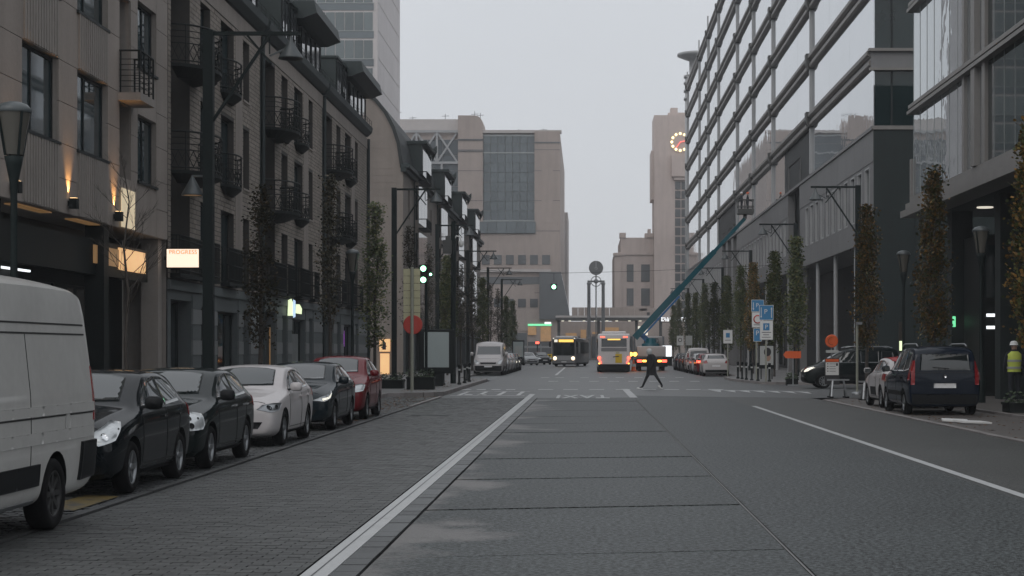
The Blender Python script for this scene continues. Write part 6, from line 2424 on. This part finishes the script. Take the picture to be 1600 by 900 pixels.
for x, y, lab in ((8.85, 107.5, 'small white P plate on a pole beside the white hatchback'), (8.2, 150, 'small white plate with a ring on a pole far down the right kerb'), (9.0, 150.5, 'plain grey plate on a pole far down the right kerb')):
    t = thing('parking_plate', lab, 'sign', (x, y, 0))
    q = MB()
    q.tube([(x, y + .06, 0), (x, y + .06, 3.1)], .04, 8)
    q.build('pole', 'grey_pole', t)
    f = two_sided(t, 'sign_panel', x - .27, x + .27, 2.15, 2.95, y, 'sign_white' if 'plain' not in lab else 'sign_grey', 'sign_grey')
    if 'P plate' in lab:
        flat('square', f, [rc(x - .12, 2.5, x + .12, 2.78)], y - .001, 'sign_blue')
        flat('text_line', f, [rc(x - .18, 2.32, x + .18, 2.35)], y - .001, 'ink')
    elif 'ring' in lab:
        q = MB()
        q.lathe([(.13, -.01), (.18, -.01), (.18, 0), (.13, 0)], (x, y - .002, 2.6), 20, axis='y')
        q.build('ring', 'ink', f)
pb = thing('poster_board', 'grey poster board with a dark rounded shape under the parking signs', 'sign', (9.95, 95, .12))
part('frame', 'iron', pb, 9.53, 95, .7, 10.37, 95.06, 2.0)
part('poster', 'sign_grey', pb, 9.58, 94.988, .9, 10.32, 94.999, 1.95)
for s in (9.65, 10.25):
    part('leg', 'iron', pb, s - .03, 95.0, .12, s + .03, 95.05, .7)
flat('shape', pb, [circ(10.0, 1.62, .2, 14, .24)], 94.98, 'ink')
flat('shape', pb, [circ(10.02, 1.3, .16, 12, .2)], 94.981, 'skin')
ob_ = thing('arrow_board', 'orange arrow board on a stand by the side street', 'sign', (9.8, 82, 0))
q = MB()
q.prism([(9.38, 1.5), (9.5, 1.33), (10.22, 1.33), (10.22, 1.67), (9.5, 1.67)], lambda u, v, w: (u, 82 - w, v), 0, .03)
q.build('board', 'sign_orange', ob_)
q = MB()
q.bar((9.85, 82.05, 0), (9.85, 82.05, 1.6), .05)
q.box(9.6, 81.85, 0, 10.1, 82.25, .08)
q.build('stand', 'steel', ob_)
rd = thing('roadworks_sign', 'round orange sign with a black hook mark over a white notice board', 'sign', (9.05, 63.6, 0))
q = MB()
q.lathe([(0, -.02), (.22, -.02), (.24, 0), (.22, .02)], (9.05, 63.55, 2.05), 28, axis='y', sm=False)
ds = q.build('disc', 'sign_orange', rd)
hook = [(9.05 + .13 * math.cos(t), 2.05 + .13 * math.sin(t)) for t in [1.4 + .3 * k for k in range(13)]]
q = MB()
for a, c in zip(hook[:-1], hook[1:]):
    q.bar((a[0], 63.525, a[1]), (c[0], 63.525, c[1]), .035, .01)
q.build('hook_mark', 'ink', ds)
q = MB()
q.tube([(9.05, 63.62, 0), (9.05, 63.62, 2.2)], .03, 8)
q.build('pole', 'steel', rd)
q = MB()
q.box(8.84, 63.56, 1.62, 9.30, 63.58, 1.72)
q.build('name_plate', 'sign_grey', rd)
q = MB()
q.box(8.80, 63.57, .45, 9.34, 63.60, 1.42)
nb2 = q.build('notice_board', 'ink', rd)
q = MB()
q.box(8.83, 63.555, .80, 9.31, 63.569, 1.27)
q.build('notice', 'sign_white', nb2)
q = MB()
q.box(8.83, 63.555, 1.29, 9.31, 63.569, 1.39)
q.build('notice_header', 'sign_orange', nb2)
flat('text_line', nb2, [rc(8.88, 1.2 - .09 * k, 8.93, 1.23 - .09 * k) for k in range(4)] + [rc(8.97, 1.205 - .09 * k, 9.2, 1.22 - .09 * k) for k in range(4)] + [rc(9.21, 1.14, 9.28, 1.24)], 63.553, 'ink')
def trestle(X, Y, label):
    t = thing('barrier_trestle', label, 'barrier', (X, Y, 0), 'folding trestles by the roadworks sign')
    q = MB()
    for dx in (-.28, .28):
        q.bar((X + dx, Y - .25, .01), (X + dx * .7, Y, .62), .05)
        q.bar((X + dx, Y + .25, .01), (X + dx * .7, Y, .62), .05)
    q.build('leg', 'steel', t)
    q = MB()
    q.bar((X - .4, Y, .64), (X + .4, Y, .64), .06)
    q.bar((X - .25, Y - .15, .3), (X + .25, Y - .15, .3), .03)
    q.build('rail', 'steel', t)
    for dx in (-.28, .28):
        for dy in (-.25, .25):
            q = MB()
            q.box(X + dx - .07, Y + dy - .1, 0, X + dx + .07, Y + dy + .1, .045)
            q.build('foot', 'trim', t)
trestle(9.15, 62.6, 'folding silver trestle under the round orange sign')
trestle(9.75, 59.2, 'folding silver trestle beside the red-roofed white car')
sl_ = thing('slim_pole', 'slim grey-green pole with a small lamp head behind the trestles', 'pole', (10.5, 66.5, 0))
q = MB()
q.tube([(10.45, 66.5, 0), (10.45, 66.5, 2.75)], .05, 8)
q.build('pole', 'grey_pole', sl_)
q = MB()
q.box(10.40, 66.3, 2.7, 10.62, 66.5, 2.8)
q.lathe([(.22, 0.0), (.22, .1), (.06, .12)], (10.45, 66.5, 0), 12)
q.build('lamp_head', 'steel', sl_)
lp_ = thing('light_post', 'brown post with a glowing yellow-white band by the glass building', 'lamp', (12.55, 68.8, 0))
q = MB()
q.box(12.47, 68.74, 0, 12.63, 68.86, 2.85)
q.build('post', 'bark', lp_)
q = MB()
q.box(12.48, 68.70, 1.70, 12.62, 68.735, 2.08)
q.build('lit_band', 'lit_yellowgreen', lp_)
for k, (x, y, a, lab) in enumerate([(9.0, 40.2, .3, 'larger white flat panel lying on the ground at the right kerb'), (8.75, 41.2, -.15, 'smaller white flat panel lying beyond the larger one at the right kerb')]):
    q = MB()
    q.box(-.35 + .1 * k, -.28, 0, .35, .28, .04)
    o = q.build('flat_panel', 'sign_white')
    o.location = (x, y, .03)
    o.rotation_euler = (.03, .04, a)
    tag(o, lab, 'panel')
yb = thing('yellow_barrier', 'low yellow and grey barrier across the far left of the street', 'barrier', (-6, 232, 0), world=False)
part('panel', 'paint_bus_yellow', yb, -3.5, 0, .2, 2.2, .3, 1.2)
part('rail', 'steel', yb, -6.5, -.1, 2.0, 2.2, .1, 2.3)
for s in (-6, -3, 0, 2):
    part('post', 'steel', yb, s - .06, -.15, 0, s + .06, .15, 2.5)
fs_ = thing('far_signal', 'small red signal lamp on a post far down the left kerb', 'traffic light', (-6.0, 215, 0), world=False)
part('post', 'post', fs_, -.07, -.07, 0, .07, .07, 2.6)
part('lens', 'lit_tail', fs_, -.22, -.12, 2.5, .22, -.071, 2.75)

# ================================================================ TREES
def crown_mesh(seed_, h0, h1, rmax, n, size, m, peak=.28, clump=46, spread=.16, sparse=0.0):
    rnd = random.Random(seed_)
    q = MB()
    H_ = h1 - h0
    def rad(t):
        if t < peak:
            return rmax * (.45 + .55 * (t / peak) ** .7)
        u = (t - peak) / (1 - peak)
        return rmax * (1 - .72 * u ** .95)
    nc = n // clump
    for c in range(nc):
        t = rnd.random() ** .85
        a = rnd.uniform(0, 6.283)
        r = rad(t) * math.sqrt(rnd.uniform(.05, 1.0)) * rnd.uniform(.75, 1.12)
        cx, cy, cz = r * math.cos(a), r * math.sin(a), h0 + t * H_
        k_ = int(clump * rnd.uniform(.4, 1.5))
        sp_ = spread * rnd.uniform(.6, 1.4)
        for _ in range(k_):
            x, y, z = rnd.gauss(cx, sp_ * .8), rnd.gauss(cy, sp_ * .8), rnd.gauss(cz, sp_ * 1.5)
            if z > h1 + .15 or z < h0 - .2:
                continue
            s_ = size * rnd.uniform(.6, 1.3)
            d = Vector((rnd.gauss(0, 1), rnd.gauss(0, 1), rnd.gauss(0, 1))).normalized()
            e = d.orthogonal().normalized() * s_ * .42
            d = d * s_
            p = Vector((x, y, z))
            q.add([p, p + d * .5 + e, p + d, p + d * .5 - e], [(0, 1, 2, 3)])
    return q.mesh('crown', m)

def trunk_mesh(seed_, h, r0, limbs, lr, h0, bare=False, depth=2):
    rnd = random.Random(seed_)
    q = MB()
    pts = [(rnd.uniform(-.03, .03) * i, rnd.uniform(-.03, .03) * i, h * i / 6) for i in range(7)]
    q.tube(pts, [r0 * (1 - .82 * i / 6) for i in range(7)], 8)
    def limb(p, d, ln, r, dep):
        a = Vector(p)
        b_ = a + d * ln * .5 + Vector((0, 0, ln * .08))
        c_ = b_ + (d + Vector((0, 0, .35))).normalized() * ln * .5
        q.tube([a, b_, c_], [r, r * .7, r * .3], 5)
        if dep > 0:
            for _ in range(4 if bare else 2):
                t = rnd.uniform(.3, .95)
                s_ = a + (b_ - a) * (t * 2) if t < .5 else b_ + (c_ - b_) * (t * 2 - 1)
                dd = (d + Vector((rnd.uniform(-.7, .7), rnd.uniform(-.7, .7), rnd.uniform(-.1, .6)))).normalized()
                limb(s_, dd, ln * rnd.uniform(.35, .6), r * .55, dep - 1)
    for k in range(limbs):
        z = h0 + (h * .94 - h0) * (k + rnd.random()) / limbs
        a = rnd.uniform(0, 6.283)
        i = min(5, int(z / h * 6))
        base = Vector(pts[i]).lerp(Vector(pts[i + 1]), z / h * 6 - i)
        up = 1.3 if not bare else .75
        d = Vector((math.cos(a), math.sin(a), up)).normalized()
        limb(base, d, lr * (1.1 - .75 * z / h) * rnd.uniform(.8, 1.2), r0 * .32 * (1.1 - .8 * z / h), depth)
    return q.mesh('trunk', 'bark')

def make_tree(name, label, loc, tm_, cm_, group, scale=(1, 1, 1), rot=0.0):
    t = thing(name, label, 'tree', loc, group, rot, world=False)
    t.scale = scale
    link('trunk', tm_, t)
    if cm_:
        link('crown', cm_, t)
    return t
TR = [trunk_mesh(11 + k, 7.6, .08, 26, .75, 2.1) for k in range(3)]
RUST = [crown_mesh(21 + k, 1.9, 7.8, .64, 7200, .105, 'leaf_rust', spread=.13) for k in range(3)]
GREEN = [crown_mesh(31 + k, 1.8, 7.8, .68, 6200, .115, 'leaf_green', spread=.14) for k in range(3)]
SPARSE = [crown_mesh(41 + k, 2.2, 7.7, .44, 2100, .095, 'leaf_dark', clump=30, spread=.14) for k in range(2)]
gR = 'columnar trees along the right pavement'
ly = [(44.6, 'R', 'rust-brown columnar tree cut by the right edge'), (57.3, 'R', 'rust-brown columnar tree before the glass building entrance'),
      (70.6, 'R', 'rust-brown columnar tree before the office block end wall'), (94, 'G', 'green columnar tree nearest the parking signs on the right'),
      (104.5, 'G', 'green columnar tree just left of the parking signs'), (118, 'R', 'reddish columnar tree behind the parking signs'),
      (129, 'G', 'green columnar tree, third beyond the parking signs'), (141, 'G', 'green columnar tree near the boom, fourth beyond the parking signs'),
      (153, 'G', 'green columnar tree, fifth beyond the parking signs'), (166, 'G', 'green columnar tree, sixth beyond the parking signs'),
      (180, 'G', 'green columnar tree, seventh beyond the parking signs'), (195, 'G', 'green columnar tree, eighth beyond the parking signs'),
      (211, 'G', 'small far green columnar tree under the glowing letters'), (228, 'G', 'farthest green columnar tree on the right pavement')]
for k, (y, kd, lab) in enumerate(ly):
    f = random.uniform(.95, 1.04)
    make_tree('columnar_tree', lab, (11.5 + random.uniform(-.1, .1), y, .1), TR[k % 3], (RUST if kd == 'R' else GREEN)[k % 3], gR, (1, 1, f), random.uniform(0, 6))
gL = 'slim street trees along the left pavement'
for k, (y, kd, lab, f) in enumerate([(46.8, 'S', 'thin dark tree with few leaves before the nearest brick house', .78), (59.4, 'S', 'thin dark tree with few leaves before the middle brick house', .98),
                             (72.2, 'G', 'leafy green tree at the end of the brick houses', .98), (86.5, 'S', 'thin dark tree behind the boarded sign', 1.0), (97, 'S', 'dark tree before the first glazed bay', .98),
                             (110, 'G', 'green tree above the white delivery van', .96), (122, 'S', 'dark tree second beyond the white delivery van', .98), (134, 'S', 'dark tree third beyond the white delivery van', .98),
                             (147, 'G', 'green tree fourth beyond the white delivery van', .98), (160, 'S', 'dark tree fifth beyond the white delivery van', 1.0), (174, 'S', 'dark tree sixth beyond the white delivery van', 1.0),
                             (190, 'G', 'green tree seventh beyond the white delivery van', .95), (208, 'G', 'farthest green tree on the left pavement', .95)]):
    make_tree('slim_tree', lab, (-8.8, y, .1), TR[k % 3], (GREEN[k % 3] if kd == 'G' else SPARSE[k % 2]), gL, (1, 1, f), random.uniform(0, 6))
bt = trunk_mesh(77, 5.4, .045, 20, 1.15, 2.3, True, 2)
make_tree('bare_tree', 'bare young tree with thin twigs in front of the stone-panelled building', (-8.85, 33.4, .1), bt, None, None)

# ================================================================ PEOPLE
def skin_body(pts, edges, mats, name='body'):
    """One continuous figure grown over a skeleton; pts = {joint: (x, y, z, radius)}."""
    keys = list(pts)
    me = bpy.data.meshes.new(name)
    me.from_pydata([pts[k][:3] for k in keys], [(keys.index(a), keys.index(c)) for a, c in edges], [])
    o = bpy.data.objects.new(name, me)
    C.objects.link(o)
    md = o.modifiers.new('skin', 'SKIN')
    md.use_smooth_shade = True
    for i, k in enumerate(keys):
        r = pts[k][3]
        o.data.skin_vertices[0].data[i].radius = r if isinstance(r, tuple) else (r, r)
        o.data.skin_vertices[0].data[i].use_root = (i == 0)
    o.modifiers.new('sub', 'SUBSURF').levels = 2
    o.modifiers['sub'].render_levels = 2
    m2 = bake(o)
    bpy.data.objects.remove(o)
    m2.materials.clear()
    for m in mats:
        m2.materials.append(M[m])
    return m2

def hand(pts, edges, wrist, d, side, nm):
    """Palm, four unequal curled fingers and a thumb from the wrist joint."""
    w_ = Vector(pts[wrist][:3])
    d = Vector(d).normalized()
    s_ = Vector(side).normalized()
    palm = w_ + d * .07
    pts[nm + 'p'] = (*palm, (.032, .02))
    edges.append((wrist, nm + 'p'))
    for i, ln in enumerate((.065, .075, .07, .055)):
        b_ = palm + s_ * (.024 - .016 * i) + d * .025
        k = b_ + d * ln * .55 - Vector((0, .008, 0))
        t = k + (d * .7 + d.cross(s_) * .6).normalized() * ln * .45
        pts[nm + 'k%d' % i] = (*k, .009)
        pts[nm + 't%d' % i] = (*t, .007)
        edges += [(nm + 'p', nm + 'k%d' % i), (nm + 'k%d' % i, nm + 't%d' % i)]
    a = w_ + d * .045 + s_ * .045
    pts[nm + 'h'] = (*a, .010)
    pts[nm + 'h2'] = (*(a + (d + s_ * .3).normalized() * .035), .008)
    edges += [(nm + 'p', nm + 'h'), (nm + 'h', nm + 'h2')]

def person(name, label, loc, rot, J, zone, mats, scale=1.0, group=None, fingers=True):
    E = [('pel', 'wst'), ('wst', 'cst'), ('cst', 'nk'), ('nk', 'hd'), ('hd', 'tp'),
         ('cst', 'shL'), ('shL', 'elL'), ('elL', 'wrL'), ('cst', 'shR'), ('shR', 'elR'), ('elR', 'wrR'),
         ('pel', 'hpL'), ('hpL', 'knL'), ('knL', 'anL'), ('anL', 'toL'), ('pel', 'hpR'), ('hpR', 'knR'), ('knR', 'anR'), ('anR', 'toR')]
    pts = dict(J)
    if fingers:
        hand(pts, E, 'wrL', Vector(J['wrL'][:3]) - Vector(J['elL'][:3]), (-1, 0, 0), 'L')
        hand(pts, E, 'wrR', Vector(J['wrR'][:3]) - Vector(J['elR'][:3]), (-1, 0, 0), 'R')
    t = thing(name, label, 'person', loc, group, rot, world=False)
    me = skin_body(pts, E, mats)
    for p in me.polygons:
        p.material_index = zone(p.center)
        p.use_smooth = True
    link('body', me, t)
    t.scale = (scale,) * 3
    # a face: nose, brow line, ears
    h = Vector(J['hd'][:3])
    q = MB()
    q.lathe([(0, -.03), (.014, -.015), (.016, 0)], (0, 0, 0), 8, axis='x')
    n = q.mesh('nose', 'skin')
    link('nose', n, t, loc=(h.x - .098, h.y, h.z - .005))
    for s in (-1, 1):
        q = MB()
        q.lathe([(0, -.012), (.02, -.008), (.024, 0), (.018, .008)], (0, 0, 0), 8, axis='y')
        link('ear', q.mesh('ear', 'skin'), t, loc=(h.x + .01, h.y + s * .085, h.z))
        q = MB()
        q.lathe([(0, -.006), (.010, -.004), (.012, 0)], (0, 0, 0), 8, axis='x')
        link('eye', q.mesh('eye', 'ink'), t, loc=(h.x - .092, h.y + s * .032, h.z + .02))
    q = MB()
    q.box(-.006, -.022, -.004, 0, .022, .004)
    link('mouth', q.mesh('mouth', 'sign_red'), t, loc=(h.x - .088, h.y, h.z - .05))
    return t

# walking figure, facing -x
JW = dict(pel=(0, 0, .96, (.15, .125)), wst=(-.03, 0, 1.12, (.15, .12)), cst=(-.07, 0, 1.34, (.175, .13)), nk=(-.12, 0, 1.54, .06), hd=(-.155, 0, 1.66, (.095, .10)), tp=(-.16, 0, 1.745, .075),
          shL=(-.07, -.20, 1.44, .075), elL=(.03, -.25, 1.17, .058), wrL=(-.10, -.22, .97, .04), shR=(-.07, .20, 1.44, .075), elR=(.06, .25, 1.18, .058), wrR=(-.02, .24, .95, .04),
          hpL=(-.02, -.09, .90, .105), knL=(.20, -.09, .53, .068), anL=(.43, -.09, .16, .045), toL=(.33, -.09, .045, .035),
          hpR=(-.02, .09, .90, .105), knR=(-.23, .09, .53, .068), anR=(-.42, .09, .115, .045), toR=(-.58, .09, .05, .035))
def zw(c):
    if c.z > 1.57:
        return 1
    return 0
wk = person('person', 'person in black coat and grey hood striding over the crossing', (2.98, 77.3, -.05), R(8), JW, zw, ['cloth_black', 'skin'], 1.03)
q = MB()
q.lathe([(.10, 1.53), (.125, 1.58), (.13, 1.66), (.115, 1.73), (.07, 1.775), (0, 1.785)], (-.13, 0, 0), 16)
q.build('hood', 'cloth_grey', wk)
cbm = MB()
cbm.lathe([(.235, .62), (.21, .85), (.195, 1.05), (.215, 1.3), (.20, 1.44), (.09, 1.54)], (-.035, 0, 0), 16)
cbm.build('coat', 'cloth_black', wk)
for (x, y, a, z) in ((-.52, .09, 0.0, .05), (.36, -.09, .75, .07)):
    q = MB()
    q.lathe([(0, -.15), (.05, -.13), (.058, 0), (.05, .11), (0, .13)], (0, 0, 0), 10, axis='x')
    s_ = q.build('shoe', 'sign_white', wk)
    s_.location = (x, y, z)
    s_.rotation_euler = (0, a, 0)
    s_.scale = (1, .8, .8)

# standing worker, facing +y (seen from behind)
def stand(arm=0.0):
    return dict(pel=(0, 0, .95, (.15, .125)), wst=(0, 0, 1.12, (.15, .12)), cst=(0, 0, 1.36, (.17, .13)), nk=(-.01, 0, 1.54, .06), hd=(-.02, 0, 1.66, (.095, .10)), tp=(-.02, 0, 1.75, .075),
                shL=(0, -.20, 1.44, .075), elL=(-.02, -.27, 1.17, .058), wrL=(-.10 - arm, -.25, .96 + arm * .6, .04), shR=(0, .20, 1.44, .075), elR=(-.02, .27, 1.17, .058), wrR=(-.10 - arm, .25, .96 + arm * .6, .04),
                hpL=(0, -.09, .90, .105), knL=(-.02, -.10, .50, .068), anL=(.02, -.10, .10, .05), toL=(-.13, -.10, .045, .04),
                hpR=(0, .09, .90, .105), knR=(-.03, .11, .50, .068), anR=(.03, .12, .10, .05), toR=(-.12, .13, .045, .04))
def worker(name, label, loc, rot, helmet, vest, sc=1.0, group=None, arm=0.0):
    p = person(name, label, loc, rot, stand(arm), lambda c: 1 if c.z > 1.57 else 0, ['cloth_navy', 'skin'], sc, group)
    q = MB()
    q.lathe([(.145, 1.70), (.125, 1.71), (.12, 1.76), (.09, 1.81), (0, 1.83)], (-.02, 0, 0), 16)
    q.build('helmet', helmet, p)
    if vest:
        q = MB()
        prof = [(.93, .20, .155), (1.1, .19, .155), (1.3, .215, .165), (1.44, .205, .145), (1.52, .12, .10)]
        for m_, z0, z1 in (('hivis', 0, 9), ('reflective', 1.02, 1.08), ('reflective', 1.22, 1.28)):
            q = MB()
            vs, fs = [], []
            pf = prof if m_ == 'hivis' else None
            ring = []
            if pf:
                ring = [(z, a, b_) for z, a, b_ in pf]
            else:
                for z in (z0, z1):
                    ring.append((z, .215, .172))
            n = 20
            for z, a, b_ in ring:
                for k in range(n):
                    t_ = 2 * math.pi * k / n
                    vs.append((b_ * math.cos(t_), a * math.sin(t_), z))
            for i in range(len(ring) - 1):
                for k in range(n):
                    fs.append((i * n + k, i * n + (k + 1) % n, (i + 1) * n + (k + 1) % n, (i + 1) * n + k))
            q.add(vs, fs, 0, True)
            q.build('vest' if pf else 'reflective_band', m_, p)
    return p
worker('person', 'worker in yellow hi-vis vest and white helmet standing at the right edge', (13.1, 52.8, .07), -R(90), 'sign_white', True, 1.06)
worker('person', 'left worker in dark clothes standing in the raised basket', (13.1, 145.0, 13.2), 0, 'sign_white', False, .98, None, .1)
worker('person', 'right worker in dark clothes reaching to the facade from the raised basket', (13.6, 145.1, 13.2), math.pi, 'sign_orange', False, .98, None, .2)

# ================================================================ HAZE
hz = bpy.data.materials.new('haze')
hz.use_nodes = True
n = hz.node_tree.nodes
for x in list(n):
    n.remove(x)
vo = n.new('ShaderNodeVolumePrincipled')
vo.inputs['Color'].default_value = (0.90, 0.92, 0.96, 1)
vo.inputs['Density'].default_value = 0.00036
vo.inputs['Anisotropy'].default_value = 0.0
mo_ = n.new('ShaderNodeOutputMaterial')
hz.node_tree.links.new(vo.outputs[0], mo_.inputs['Volume'])
q = MB()
q.box(-420, -80, -1.2, 420, 660, 99)
h_ = q.mesh("haze", [])
h_.materials.clear()
h_.materials.append(hz)
link('haze', h_, None, 'stuff')
